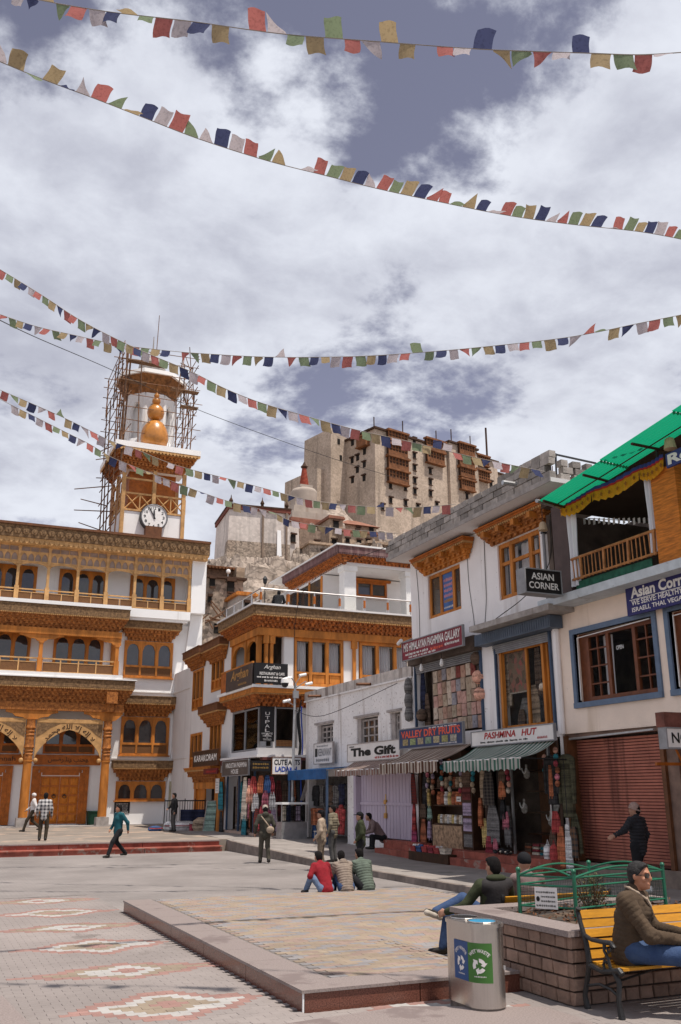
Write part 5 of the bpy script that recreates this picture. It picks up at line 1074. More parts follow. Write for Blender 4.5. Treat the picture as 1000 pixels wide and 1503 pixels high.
# clothes stall under the blue awning
G1='clothes hanging in the stall under the blue awning'; names=['charcoal','grey','charcoal','brown','grey','navy','charcoal']
for i,y in enumerate(rows(7,33.3,36.8)): garment('%s jacket on the upper rail of the blue stall, %s from the left'%(('black','grey','dark','brown','ash grey','navy','black wool')[6-i],('seventh','sixth','fifth','fourth','third','second','first')[i]),ROW,y,2.4+random.uniform(-.05,.05),.5,.8,-.15-.1*random.random(),names[6-i],G1)
for i,(y,c,lb) in enumerate(((33.5,'red','bright red hooded jacket nearest the lavender doors'),(34.05,'red','bright red puffy jacket hung second from the lavender doors'),(36.2,'orange','orange skirt hung low in the blue stall'),(35.6,'rust','rust brown skirt hung low in the blue stall'))):
    garment(lb,ROW,y,1.55 if c=='red' else 1.52,.52,.95 if c=='red' else .65,.08,c,G1,sleeves=c=='red',hood=(i==0),cat='jacket' if c=='red' else 'skirt',name='hanging_jacket' if c=='red' else 'hanging_skirt')
for y,lb in ((36.3,'blue jeans folded below the orange skirt'),(35.7,'dark blue jeans below the rust skirt')): scarf(lb,ROW,y,.9,.4,.55,.05,'blue',G1,'jeans','hanging_jeans')
# shawls by the lavender doors and the dry fruit shop
G2='shawls and bags on the left jamb of the dry fruit shop'
for (y,z,w,h,c,lb,d) in ((27.62,2.7,.34,.95,'redcheck','dark red checked shawl at the top beside the lavender doors',.14),(27.5,1.75,.2,.8,'red','narrow scarlet scarf beside the lavender doors',.2),(27.58,1.35,.34,1.05,'magenta','long magenta shawl hanging to the step',.16),(27.05,1.3,.38,.95,'rust','rust orange shawl on the left of the dry fruit shop',.10),(26.95,2.7,.4,1.3,'charcoal','black shawl hung high on the left of the dry fruit shop',.05),(26.6,2.2,.16,.5,'yellow','yellow packet strip hung at the door of the dry fruit shop',.14),(26.6,1.75,.2,.42,'mint','pale green packet strip at the door of the dry fruit shop',.15),(26.62,1.25,.2,.5,'lilac','lilac packet strip at the door of the dry fruit shop',.14),(27.0,1.75,.4,.4,'brown','brown folded shawl at the left jamb of the dry fruit shop',.12)):
    scarf(lb,ROW,y,z,w,h,d,c,G2)
G3='clothes hung between the two shops'
for (y,z,w,h,c,lb,d) in ((23.35,2.75,.3,1.0,'tan','tan shawl left of the checked shirt between the shops',.2),(22.95,2.75,.55,1.0,'darkcheck','dark checked shirt hung between the two shops',.25),(22.85,1.75,.62,.95,'grey','grey trousers hung below the checked shirt',.27),(23.4,1.95,.2,.75,'orange','orange scarf left of the grey trousers',.28),(23.3,1.4,.32,.7,'yellow','mustard shawl below the orange scarf',.24),(22.4,2.4,.28,.42,'orange','orange pouch left of the jewellery window',.22),(22.38,2.75,.3,.4,'brown','brown pouch above the orange pouch',.2),(22.35,1.9,.24,.5,'charcoal','black cap strip below the orange pouch',.22),(22.3,1.6,.24,.4,'pink','pink pouch below the black cap strip',.2),(22.3,1.75,.3,1.0,'grey','long grey stole beside the jewellery window',.12),(23.05,.95,.28,.55,'crimson','crimson bag at the foot of the checked shirt',.3),(22.7,.9,.2,.5,'pink','faded pink bag at the foot of the grey trousers',.3)):
    scarf(lb,ROW,y,z,w,h,d,c,G3)
G4='clothes hung beside the red brown shutter'
garment('dark olive coat hanging beside the red brown shutter',ROW,19.45,3.0,.55,1.5,.22,'olive',G4,'coat','hanging_coat'); garment('black embroidered tunic hanging right of the jewellery window',ROW,20.0,3.0,.5,1.2,.25,'charcoal',G4,'tunic','hanging_tunic')
for (y,z,w,h,c,lb,d) in ((19.95,2.75,.1,.75,'orange','thin orange tassel scarf over the black tunic',.36),(19.95,1.65,.34,.5,'red','red pouch bag right of the jewellery window',.3),(19.75,1.3,.32,.95,'orange','orange shawl below the red pouch',.3),(19.5,1.35,.22,1.1,'white','white shawl with black stripes beside the orange shawl',.3),(19.3,1.3,.34,.7,'stripewool','brown striped wool shawl at the edge of the shutter',.26),(20.2,1.2,.3,.5,'brown','brown striped cloth in the corner of the jewellery window',.2),(19.3,1.6,.4,.9,'olive','olive blanket below the dark coat',.2)):
    scarf(lb,ROW,y,z,w,h,d,c,G4)
# corner shop goods
G5='shawls hung along the corner shopfront'; LS=Fr('x',13.0)
for i,(y,z,w,h,c,lb) in enumerate(((42.7,2.6,.75,1.2,'teal','teal shawl hung at the yellow pillar of the corner shop'),(42.6,1.3,.5,.9,'charcoal','dark striped shawl below the teal shawl'),(41.6,2.7,.5,1.9,'brown','brown shawl behind the corner shop glass'),(41.1,2.6,.4,1.3,'teal','narrow dark teal shawl in the corner shop'),(40.6,2.7,.5,2.0,'tan','tan pashmina behind the corner shop glass'),(40.1,2.7,.5,1.6,'pink','dusty pink pashmina behind the corner shop glass'),(39.7,2.6,.45,1.9,'rust','rust pashmina behind the corner shop glass'),(39.2,2.75,.7,1.7,'cream','long cream shawl near the corner of the shop'),(39.2,1.2,.6,1.0,'teal','teal shawl under the cream shawl'))): scarf(lb,LS,y,z,w,h,.12 if i not in (2,3,4,5,6) else -.35,c,G5)
FQ=Fr('y',38.2); G6='bright shawls and caps crowding the front of the corner shop'; cs=['red','orange','blue','white','crimson','pink','peach','white','crimson','magenta','lilac','redcheck']
nm=dict(red='scarlet',orange='orange',blue='blue',white='white',crimson='crimson',pink='pink',peach='peach',magenta='magenta',lilac='lilac',redcheck='red checked')
pos=[(12.75,2.75),(13.05,2.8),(13.3,2.8),(12.85,2.1),(13.5,2.75),(13.25,2.2),(12.6,2.4),(13.55,2.15),(13.1,1.6),(13.4,1.6),(13.65,1.5),(12.9,1.5)]
for i,(c,(x,z)) in enumerate(zip(cs,pos)): scarf('%s cloth on the corner shopfront, %s row'%(nm[c]+(' small' if i==7 else ''),'upper' if z>2.3 else ('middle' if z>1.8 else 'lower')),FQ,x,z,.3,.7 if z>1.7 else .9,.5+.04*(i%3),c,G6,name='hanging_cloth',cat='cloth')
for i,x in enumerate((14.0,14.3,14.65,14.95)): scarf(('dark maroon','brown','rust','black')[i]+' shawl in the shadow under the white arts sign',FQ,x,2.6,.3,1.4,.1,('maroon','brown','rust','charcoal')[i],G6,name='hanging_cloth',cat='cloth')
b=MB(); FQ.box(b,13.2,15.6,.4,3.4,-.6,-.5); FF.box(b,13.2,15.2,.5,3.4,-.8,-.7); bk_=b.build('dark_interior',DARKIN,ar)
# pouches on the wall of the gallery window
G7='knitted pouches pinned in rows in the gallery window'
pal=[(.45,.27,.20),(.38,.29,.22),(.48,.36,.27),(.33,.22,.16),(.50,.30,.25),(.30,.28,.30),(.42,.33,.24),(.22,.06,.05),(.55,.45,.36)]
pms=[]
for i,c in enumerate(pal):
    p=MB(); p.box(-.03,.0,-.13,.13,-.36,0); p.box(-.045,-.031,-.11,.11,-.16,-.02); p.ball((-.045,0,-.2),.018,5); pms.append(p.mesh('pouch',col('pouch_tint_%s'%'abcdefghi'[i],c)))
disp=thing('pouch_display','display net pinned with rows of small pink and beige pouches','display',(14.95,25.3,3.9),None)
b=MB(); b.box(15.0,15.02,23.6,26.6,3.9,6.0); b.build('backing_net',DARKIN,disp)
for r in range(5):
    for k in range(10):
        if (r==4 and k in (0,)) : continue
        piece('pouch',pms[(k*5+r*7+(k*r)%4)%9 if (k*5+r*7+(k*r)%4)%9!=7 else 4] if r<4 else pms[[8,7,8,0,7,8,2,5,3,8][k]],disp,(14.985-.01*(k%2),23.72+.287*k+.02*(r%2),4.28+.39*r+random.uniform(-.02,.02)),(0,random.uniform(-.06,.06),0))
for (y,z,lb) in ((27.05,4.35,'round brown bag hung left of the pouch display'),(23.55,5.2,'dusty pink hanging bag at the top of the steel upright'),(23.5,4.7,'dusty pink hanging bag in the middle of the steel upright'),(23.6,5.75,'brown hanging bag above the pink bags')):
    t=thing('hanging_bag',lb,'bag',ROW.p(y,z,.1),'bags hung round the gallery window'); b=MB(); b.ball(ROW.p(y,z+.15,.06),.19,10,sz=1.1); b.build('body',CL['brown'] if 'brown' in lb else CL['peach'],t,smooth='all'); b=MB(); b.tube([ROW.p(y-.08,z+.3,.06),ROW.p(y,z+.65,.05),ROW.p(y+.08,z+.3,.06)],.012,4); b.build('strap',CL['charcoal'],t)
for i,(z,lb) in enumerate(((5.3,'topmost grey cloth bundle on the old wall'),(4.85,'middle grey cloth bundle on the old wall'),(4.4,'lowest grey cloth bundle on the old wall'))):
    t=thing('cloth_bundle',lb,'bundle',ROW.p(27.85,z,.1),'grey cloth bundles hanging at the end of the old wall'); b=MB(); b.lathe(ROW.p(27.85,0,.12),[(.03,z+.5),(.1,z+.42),(.15,z+.2),(.12,z),(.03,z-.05)],8); b.build('cloth',CL['grey'],t,smooth='all')
# right gallery window: textile panel, hats, scarves
t=thing('textile_panel','patchwork textile panel with a pale border in the right gallery window','textile',(15.1,22,4.7)); 
def patch(N,L,g,out,b):
    v=N.new('ShaderNodeTexVoronoi'); v.inputs['Scale'].default_value=7; L.new(g.outputs['Position'],v.inputs[0]); r=N.new('ShaderNodeValToRGB'); L.new(v.outputs['Color'],r.inputs[0]); e=r.color_ramp.elements; e[0].color=(.05,.03,.025,1); e[1].color=(.38,.10,.09,1); q=e.new(.5); q.color=(.20,.15,.10,1); return r.outputs[0]
b=MB(); ROW.box(b,21.42,22.32,4.78,5.95,-.20,-.18); b.build('patchwork',M('patchwork_textile',(.2,.1,.1),.9,extra=patch),t); b=MB(); ROW.box(b,21.40,22.34,4.74,4.779,-.20,-.175); ROW.box(b,21.38,21.42,4.78,5.95,-.20,-.175); b.build('border',CL['cream'],t)
G8='woollens hanging in the right gallery window'
for (y,z,w,h,c,lb) in ((21.75,4.6,.5,.7,'grey','grey jumper under the patchwork textile'),(21.1,5.9,.35,1.3,'brown','brown stole right of the white mullion'),(20.85,5.0,.4,1.1,'charcoal','black stole in the right gallery window'),(20.6,5.9,.3,.8,'grey','grey fringed stole in the right gallery window'),(20.45,4.6,.25,.6,'tan','tan scarf low in the right gallery window')): scarf(lb,ROW,y,z,w,h,-.3,c,G8)
t=thing('wool_ball','pale round wool hat in the right gallery window','hat',ROW.p(20.75,4.75,-.25)); b=MB(); b.ball(ROW.p(20.75,4.8,-.2),.12,10); b.build('crown',CL['cream'],t,smooth='all'); b=MB(); b.lathe(ROW.p(20.75,4.7,-.2),[(.1,0),(.125,.02),(.12,.06)],10); b.build('brim',CL['tan'],t)
# dry fruit shop shelves
fs=thing('dry_fruit_counter','dry fruit counter with jars on its shelf and a carved front','counter',(15,25.3,.5))
WB=M('carved_beige_front',(.36,.24,.15),.8,.5,9,bump=.5,bsc=12)
b=MB(); b.box(14.8,15.3,24.75,26.5,.52,1.15); b.build('front_panel',WB,fs)
for z in (1.16,1.7,2.2): b=MB(); b.box(14.85,15.3,24.75,26.5,z,z+.04); b.build('shelf',DARKWOOD,fs)
b=MB(); b.box(15.3,15.34,24.7,26.5,.5,3.3); b.box(14.82,15.3,24.68,24.74,.5,3.3); b.box(14.82,15.3,26.5,26.56,.5,3.3); b.build('case',DARKWOOD,fs)
jm={}
for c in ('rust','orange','cream','tan','yellow','white','brown'):
    j=MB(); j.lathe((0,0,0),[(.06,0),(.075,.02),(.075,.19),(.05,.22)],8); j.lathe((0,0,.22),[(.055,0),(.055,.035)],8); jm[c]=j.mesh('jar',CL[c],smooth=True)
k=0
for z,sc_,cs2 in ((1.2,1.0,['white','cream','tan','white','yellow','cream']),(1.74,1.5,['rust','orange','rust','yellow','white','rust','orange']),(2.24,1.2,['brown','tan','rust'])):
    n=11 if sc_<1.1 else 7
    for i in range(n): 
        t=bpy.data.objects.new('jar',jm[cs2[i%len(cs2)]]); COL.objects.link(t); t.location=(14.98+.0,24.88+1.55*(i+.3)/n,z+.001); t.scale=(sc_,)*3; c=cs2[i%len(cs2)]
        tagit(t,'%s jar from the left on the %s shelf of the dry fruit counter, %s'%(('last','tenth','ninth','eighth','seventh','sixth','fifth','fourth','third','second','first')[i+(0 if n==11 else 4)] if i else 'last',{1.2:'lowest',1.74:'middle',2.24:'top'}[z],{'white':'white','cream':'cream','tan':'tan','yellow':'yellow','rust':'rust coloured','orange':'orange','brown':'brown'}[c]),'jar','jars on the shelves of the dry fruit counter')
cab=thing('narrow_display_case','narrow dark display case with framed goods by the dry fruit counter','display case',(14.8,24.3,.5))
b=MB(); b.box(14.75,15.2,24.05,24.6,.52,2.75); b.build('case',DARKWOOD,cab)
for i,c in enumerate(('grey','lilac','lilac','maroon','brown')): b=MB(); b.box(14.735,14.748,24.1,24.55,.6+.43*i,.95+.43*i); b.build('framed_good',CL[c],cab)
nt_=thing('price_tag','small white price card on the jars of the dry fruit shop','card',(14.75,24.95,1.85)); b=MB(); b.box(14.86,14.87,24.85,25.1,1.84,1.98); b.build('card',WHITEPAINT,nt_); text(ROW,'~o',24.9,25.05,1.88,1.93,.045,BLK,nt_)
cr_=[('red','red'),('blue','pale blue'),('red','scarlet'),('crimson','deep red'),('red','bright red'),('cream','cream')]
for i,(c,n_) in enumerate(cr_):
    t=thing('goods_crate','%s plastic tub on the dark shop step, %s from the left'%(n_,('first','second','third','fourth','fifth','last')[i]),'tub',(14.2,26.5-.36*i,.4),'tubs set out on the dark step'); b=MB(); x,y=14.2,26.5-.36*i; b.loft([(x-.1,y-.13,.4),(x+.1,y-.13,.4),(x+.1,y+.13,.4),(x-.1,y+.13,.4)],[(x-.13,y-.16,.56),(x+.13,y-.16,.56),(x+.13,y+.16,.56),(x-.13,y+.16,.56)]); b.build('tub',CL[c],t); b=MB()
    for q in range(7): b.ball((x+random.uniform(-.08,.08),y+random.uniform(-.1,.1),.57),.04,5)
    b.build('contents',CL[('white','blue','red','red','white','tan')[i]],t)
# jewellery window
jw=thing('jewellery_shelving','dark jewellery shelving with pale necklace cards behind the shop glass','shelving',(16,21.3,.5))
b=MB(); b.box(16.0,16.06,20.1,22.5,.5,3.4); b.build('back_board',BROWNWOOD,jw)
for z in (1.0,1.55,2.1,2.65): b=MB(); b.box(15.5,16,20.1,22.4,z,z+.04); b.build('shelf',DARKWOOD,jw)
CARD=M('grey_card',(.34,.32,.30),.8,.4,16)
for z,y in ((2.7,21.4),(2.7,20.9),(2.15,21.15),(1.6,21.5),(1.6,20.95)):
    b=MB(); b.loft([(15.75,y-.16,z),(15.75,y+.16,z),(15.9,y+.16,z+.4),(15.9,y-.16,z+.4)],[(15.73,y-.16,z),(15.73,y+.16,z),(15.88,y+.16,z+.4),(15.88,y-.16,z+.4)]); c=b.build('display_card',CARD,jw); b=MB()
    for i in range(6): b.tube([(15.75+.14*.15,y-.12+.048*i,z+.06),(15.75+.09,y-.12+.048*i,z+.33)],.012,4)
    b.build('necklace',WHITEPAINT,c)
for (x,y,z) in ((15.3,22.05,2.45),(15.4,21.2,1.25),(15.2,22.1,1.55)):
    t=thing('necklace_bust','white necklace bust %s'%{2.45:'high at the left of the jewellery window',1.25:'in the middle of the jewellery window',1.55:'at the left mullion of the jewellery window'}[z],'bust',(x,y,z)); b=MB(); b.lathe((x,y,0),[(.05,z),(.12,z+.05),(.13,z+.18),(.05,z+.27),(.045,z+.38)],10,sx=.5); b.build('bust',CARD,t,smooth=True); b=MB(); b.tube([(x-.075,y+.1*math.cos(q/8*PI),z+.28-.14*math.sin(q/8*PI)) for q in range(9)],.015,4); b.build('necklace',WHITEPAINT,t)
# odd goods on the shop step
t=thing('shoe_heap','heap of dark slippers on the red step of the jewellery shop','slippers',(14.6,22.3,.52)); b=MB()
for i in range(16): x,y=14.5+random.uniform(-.12,.15),22.2+random.uniform(-.45,.35); b.ball((x,y,.57+.03*(i%3)),.07,6,sz=.5)
b.build('slippers',CL['charcoal'],t); b=MB()
for i in range(6): b.ball((14.45+random.uniform(-.1,.1),22.2+random.uniform(-.4,.3),.60),.05,6,sz=.6)
b.build('pale_slippers',CL['cream'],t)
for (y,c,lb) in ((20.25,'white','white packet on the step at the right of the jewellery window'),(20.0,'red','red bottle shaped bag on the step beside the white packet')):
    t=thing('small_bag',lb,'bag',(14.55,y,.52)); b=MB(); b.lathe((14.55,y,0),[(.1,.52),(.12,.6),(.1,.8),(.03,.88)],8); b.build('body',CL[c],t,smooth=True); b=MB(); b.tube([(14.55,y-.05,.85),(14.55,y,.97),(14.55,y+.05,.85)],.01,4); b.build('handle',CL[c],t)

# strings of small goods under the awnings, more woollens in the windows
G9='strings of small pouches hung under the shop awnings'
spots=[(26.75,2.95,.05,'at the left post of the dry fruit shop'),(26.35,2.9,.1,'second from the left post of the dry fruit shop'),(25.9,3.0,.02,'above the top jars, left'),(25.4,3.0,.02,'above the top jars, right'),(24.62,2.95,.12,'beside the narrow display case'),(23.75,2.95,.25,'left of the tan shawl'),(22.15,2.95,.12,'at the left edge of the jewellery window'),(20.35,2.95,.16,'at the right edge of the jewellery window'),(19.62,3.1,.34,'between dark coat and black tunic')]
for i,(y,z,d,lb) in enumerate(spots):
    t=thing('pouch_string','string of small coloured pouches '+lb,'pouches',ROW.p(y,z,d),G9); b=MB(); ROW.tube(b,[(y,z+.2,d),(y,z-.95,d)],.008,4); b.build('cord',CL['charcoal'],t)
    for k in range(6): c=random.choice(('peach','pink','cream','rust','lilac','teal','tan','crimson')); b=MB(); b.ball(ROW.p(y+random.uniform(-.05,.05),z-.16*k,d+.03),.068,7,sz=1.25); b.build('pouch',CL[c],t,smooth='all')
for i,(y,z,w,h,c,lb) in enumerate(((22.45,5.95,.28,1.5,'cream','cream stole at the left jamb of the right gallery window'),(21.3,4.9,.4,1.0,'tan','tan jumper under the brown stole in the right gallery window'),(20.3,5.6,.25,1.2,'maroon','maroon stole at the right jamb of the right gallery window'),(21.9,4.3,.35,.45,'brown','brown folded hat cloth low in the right gallery window'))): scarf(lb,ROW,y,z,w,h,-.26,c,G8)
for i,(y,z,w,h,c,lb) in enumerate(((27.25,5.9,.3,1.3,'navy','navy stole left of the pouch display'),(27.0,5.2,.3,1.2,'brown','brown stole left of the pouch display'),(23.58,4.4,.22,.5,'cream','cream cloth below the pink hanging bags'))): scarf(lb,ROW,y,z,w,h,-.1,c,'stoles beside the pouch display')
G10='shawls stacked on the step of the jewellery shop'
for i,(y,c) in enumerate(((22.0,'rust'),(21.65,'cream'),(21.3,'teal'),(20.95,'maroon'),(20.65,'tan'))):
    t=thing('folded_stack','folded %s shawls behind the glass of the jewellery shop'%('rust','cream','teal','maroon','tan')[i],'shawls',(15.3,y,.56),G10)
    for k in range(4): b=MB(); b.box(15.15+.01*k,15.5,y-.15+.008*k,y+.14,.525+.07*k,.585+.07*k); b.build('shawl',CL[c if k%2==0 else random.choice(('cream','brown','crimson','grey'))],t)
# ================================================================ HILL, PALACE AND OLD TOWN
def stone(nm,c,sc,c2,amt=.45):
    def ex(N,L,g,out,b):
        v=N.new('ShaderNodeTexVoronoi'); v.inputs['Scale'].default_value=sc; L.new(g.outputs['Position'],v.inputs[0])
        h=N.new('ShaderNodeHueSaturation'); r=N.new('ShaderNodeMapRange'); s=N.new('ShaderNodeSeparateColor'); L.new(v.outputs['Color'],s.inputs[0]); r.inputs[3].default_value=1-amt; r.inputs[4].default_value=1+amt; L.new(s.outputs[0],r.inputs[0]); L.new(r.outputs[0],h.inputs['Value']); L.new(out,h.inputs['Color']); return h.outputs[0]
    return M(nm,c,.95,.16,.12,col2=c2,bump=.8,bsc=sc*1.2,streak=(tuple(q*.58 for q in c),.45,.56),extra=ex)
PALSTONE=stone('palace_mud_brick',(.42,.335,.265),2.6,(.36,.285,.22),.17); RUBBLE=stone('rubble_masonry',(.33,.27,.215),3.2,(.26,.20,.155)); MUD=stone('mud_brick',(.36,.265,.19),2.5,(.30,.22,.155),.25)
PALWOOD=M('old_red_timber',(.19,.078,.032),.8,.35,.8); PALDARK=M('old_dark_timber',(.06,.03,.018),.85,.3,.8); HOLE=M('window_dark',(.012,.010,.009),.9,.2,2)
def cracks(N,L,g,out,b):  # rock cracks, with the shade of the crevices put into the colour
    n=N.new('ShaderNodeTexNoise'); n.inputs['Scale'].default_value=.35; n.inputs['Detail'].default_value=5; L.new(g.outputs['Position'],n.inputs[0]); v=N.new('ShaderNodeVectorMath'); v.operation='MULTIPLY_ADD'; v.inputs[1].default_value=(3,3,3); L.new(n.outputs[1],v.inputs[0]); L.new(g.outputs['Position'],v.inputs[2])
    m=N.new('ShaderNodeMapping'); m.inputs['Scale'].default_value=(.22,.22,.6); m.inputs['Rotation'].default_value=(0,.35,0); L.new(v.outputs[0],m.inputs[0]); t=N.new('ShaderNodeTexVoronoi'); t.feature='DISTANCE_TO_EDGE'; t.inputs['Scale'].default_value=1.1; L.new(m.outputs[0],t.inputs[0])
    r=N.new('ShaderNodeMapRange'); r.inputs[1].default_value=.0; r.inputs[2].default_value=.09; r.inputs[3].default_value=.55; r.inputs[4].default_value=1.02; L.new(t.outputs[0],r.inputs[0]); h=N.new('ShaderNodeHueSaturation'); L.new(r.outputs[0],h.inputs['Value']); L.new(out,h.inputs['Color']); return h.outputs[0]
ROCK=M('pale_rock',(.36,.295,.245),.95,.25,.5,col2=(.22,.175,.14),bump=1,bsc=1.6,dirt=((.15,.12,.10),.5,.60),extra=cracks)
# terrain: control heights, then ridged rock
ctrl=[]
def cp(px,py,y,dz=0): p=ony(px,py,y); ctrl.append((p.x,p.y,p.z+dz))
for q in ((330,846,165),(395,858,165),(440,838,168),(360,852,150),(300,930,118),(360,925,118),(420,905,120),(460,790,185),(480,760,190),(500,745,193),(520,790,190),(640,815,190),(560,830,175),(720,800,215),(760,740,225),(640,860,130),(500,870,130),(700,860,130),(560,900,110),(470,765,205),(250,960,140),(200,990,170),(150,1010,200)): cp(*q)
for x,y,z in ((0,62,0),(40,62,1),(90,62,2),(14,80,3),(40,85,12),(70,85,14),(120,90,20),(30,250,20),(0,140,2),(-30,180,0),(100,300,60),(200,250,60),(160,180,45),(230,140,20),(60,300,38),(-60,320,0),(300,320,20),(0,62,0),(-40,100,0),(200,80,5)): ctrl.append((x,y,z))
CA=np.array(ctrl)
from mathutils import noise as mnoise
def hz(x,y):
    d=(CA[:,0]-x)**2+(CA[:,1]-y)**2+6; w=1/d**1.6; return float((w*CA[:,2]).sum()/w.sum())
def terr():
    mb=MB(); nx,ny=170,130; vs=[]
    for j in range(ny+1):
        for i in range(nx+1):
            u=i/nx; y=62+ (j/ny)**1.0*260; x=-70+ u*330
            if j<75: pass
            z=hz(x,y); k=min(1,max(0,(y-70)/50))
            n=mnoise.noise((x*.06,y*.06,0))*3.5+abs(mnoise.noise((x*.16+4,y*.16,z*.1)))*3.0+mnoise.noise((x*.45,y*.45,z*.3))*1.1
            vs.append((x,y,z+n*k*(.25+.75*min(1,max(0,z)/25))-.6))
    fs=[(j*(nx+1)+i,j*(nx+1)+i+1,(j+1)*(nx+1)+i+1,(j+1)*(nx+1)+i) for j in range(ny) for i in range(nx)]
    mb.add(vs,fs); return struct('rocky_hill',mb,ROCK,smooth='all')
hill=terr()
ro=MB(); rr=random.Random(3)
for i in range(420):
    px,py,y=rr.uniform(325,650),rr.uniform(735,900),rr.uniform(135,196)
    p=ony(px,py,y); z=hz(p.x,p.y); 
    if abs(z-p.z)>3.5: continue
    r=rr.uniform(.5,1.9); c=Vector((p.x,p.y,z)); vs=[]
    for k in range(3):
        for a in range(6):
            t=a*PI/3+rr.uniform(-.3,.3); q=r*(1,.9,.45)[k]*rr.uniform(.75,1.25); vs.append(c+Vector((q*math.cos(t)*1.5,q*math.sin(t),(-.5,.25,.6)[k]*r)))
    ro.add(vs,[(k*6+a,k*6+(a+1)%6,(k+1)*6+(a+1)%6,(k+1)*6+a) for k in range(2) for a in range(6)]+[tuple(range(12,18))])
o=ro.build('boulders',ROCK,hill); o['kind']='stuff'
def crag():
    mb=MB(); nx,ny=190,150; vs=[]
    for j in range(ny+1):
        for i in range(nx+1):
            x=42+70*i/nx; y=104+82*j/ny; z=hz(x,y); q=Vector((x*.11,y*.11,0)); ed=min(i,nx-i,j,ny-j)/12.; ed=min(1,ed)
            n=0; a=2.6; f=1.
            for o in range(5): n+=a*(1-2.2*abs(mnoise.noise(q*f+Vector((o*7.3,o*3.1,z*.03))))); a*=.52; f*=2.05
            st=.8*math.sin((z+n*.8+x*.12)*2.1)
            vs.append((x+mnoise.noise((x*.3,y*.3,4))*.8,y,z+(n+st-.4)*ed-1.2*(1-ed)))
    mb.add(vs,[(j*(nx+1)+i,j*(nx+1)+i+1,(j+1)*(nx+1)+i+1,(j+1)*(nx+1)+i) for j in range(ny) for i in range(nx)]); return struct('rock_outcrop',mb,ROCK)
crag()
# ---- palace
PC=Vector((98.2,200,55)); PA=R(14)
pal=thing('hilltop_palace','huge tan stone palace with red timber balconies on the ridge','palace',PC,rz=PA)
e1=Vector((math.cos(PA),math.sin(PA),0)); e2=Vector((-math.sin(PA),math.cos(PA),0))
def fr(px,py,t=0):
    d=ray(px,py); nrm=e2; k=((PC+e2*t-CAM).dot(nrm))/d.dot(nrm); p=CAM+d*k-PC; return p.dot(e1),p.z
def lf(px,py,s=0):
    d=ray(px,py); k=((PC+e1*s-CAM).dot(e1))/d.dot(e1); p=CAM+d*k-PC; return p.dot(e2),p.z
PF=Fr('y',0.); PL=Fr('x',0.)
zt=fr(550,629)[1]; sA=fr(656,660)[0]; sB=fr(697,668)[0]; sC=fr(731,676)[0]
def block(nm,x0,x1,y0,y1,z1,bat=.035,mat=PALSTONE,z0=-14):
    b=MB(); h=z1-z0; k=bat*h
    b.loft([(x0-k,y0-k,z0),(x1+k*.2,y0-k,z0),(x1+k*.2,y1,z0),(x0-k,y1,z0)],[(x0,y0,z1),(x1,y0,z1),(x1,y1,z1),(x0,y1,z1)]); return b.build(nm,mat,pal,local=True)
z2=fr(660,652)[1]; z3=fr(700,670)[1]; z4=fr(735,690)[1]
block('front_block',0,sA-.3,0,28,zt,.02); block('front_bay',sA,sB,-.9,26,z2,.02); block('end_block',sB+.01,sC,.4,26,z3,.02); block('low_block',sC+.01,sC+16,3,26,z4,.02)
t0=lf(513,640)[0]
tw0,tw1=fr(486,640,12)[0],fr(512,640,12)[0]
block('corner_tower',tw0,tw1,12,24,fr(500,632,12)[1],.02); block('side_wing',fr(466,700,15)[0],tw0+1,15,30,fr(470,688,15)[1],.02)
def parapet(x0,x1,y0,z): 
    b=MB(); b.box(x0-.5,x1+.3,y0-.6,y0+1.5,z,z+.5); b.build('roof_edge',PALDARK,pal,local=True)
parapet(0,sA-.4,0,zt); parapet(sA,sB,-.9,z2); parapet(sB+.1,sC,.4,z3); parapet(sC+.1,sC+16,3,z4)
b=MB(); b.box(-.6,.3,1.6,12,zt,zt+.5); b.build('roof_edge',PALDARK,pal,local=True)
def pbal(xa,xb,ya,yb,off=0.,bal=True):
    (s0,za),(s1,_)=fr(xa,ya),fr(xb,ya+6); zb=fr(xa,yb)[1]; off+=max(0,.021*(zt-zb))
    b=MB(); PF.box(b,s0,s1,zb,za,off+.02,off+.9); w=b.build('balcony_window',PALDARK,pal,local=True)
    b=MB(); PF.box(b,s0-.5,s1+.5,za-.05,za+.45,off+.05,off+1.5); PF.box(b,s0-.3,s1+.3,zb-.35,zb,off+.05,off+1.3)
    n=6
    for i in range(n+1): s=s0+(s1-s0)*i/n; PF.box(b,s-.12,s+.12,zb,za-.06,off+.9,off+1.05)
    for k in range(1,3): z=zb+(za-zb)*k/3; PF.box(b,s0,s1,z-.1,z+.1,off+.9,off+1.02)
    if bal: PF.box(b,s0+.05,s1-.05,zb,zb+(za-zb)*.42,off+.9,off+1.0)
    b.build('timber_screen',PALWOOD,w,local=True)
for q in ((567,594,633,645),(567,594,653,667),(567,595,671,687),(567,595,690,707),(623,649,645,658),(624,648,662,678)): pbal(*q)
for q in ((668,689,653,667),(668,689,673,684),(669,689,688,700),(670,689,706,719)): pbal(*q,off=.9)
for q in ((697,715,668,680),(697,716,690,702)): pbal(*q,off=-.4,bal=False)
def pwin(px,py,off=0.):
    s,z=fr(px,py); off+=max(0,.021*(zt-z))+.05; b=MB(); PF.box(b,s-.45,s+.45,z-.8,z+.7,off+.01,off+.12); w=b.build('window',HOLE,pal,local=True); b=MB(); PF.box(b,s-.75,s+.75,z+.7,z+1.05,off+.02,off+.5); PF.box(b,s-.6,s+.6,z-1.0,z-.8,off+.02,off+.3); b.build('window_frame',PALDARK,w,local=True)
for px,ys in ((608,(647,669,687,706,722)),(631,(692,708,725)),(572,(713,735)),(594,(716,739)),(560,(745,)),(612,(745,)),(640,(742,))):
    for y in ys: pwin(px,y)
for px,ys in ((681,(730,)),(664,(0,))): 
    for y in ys:
        if y: pwin(px,y,.9)
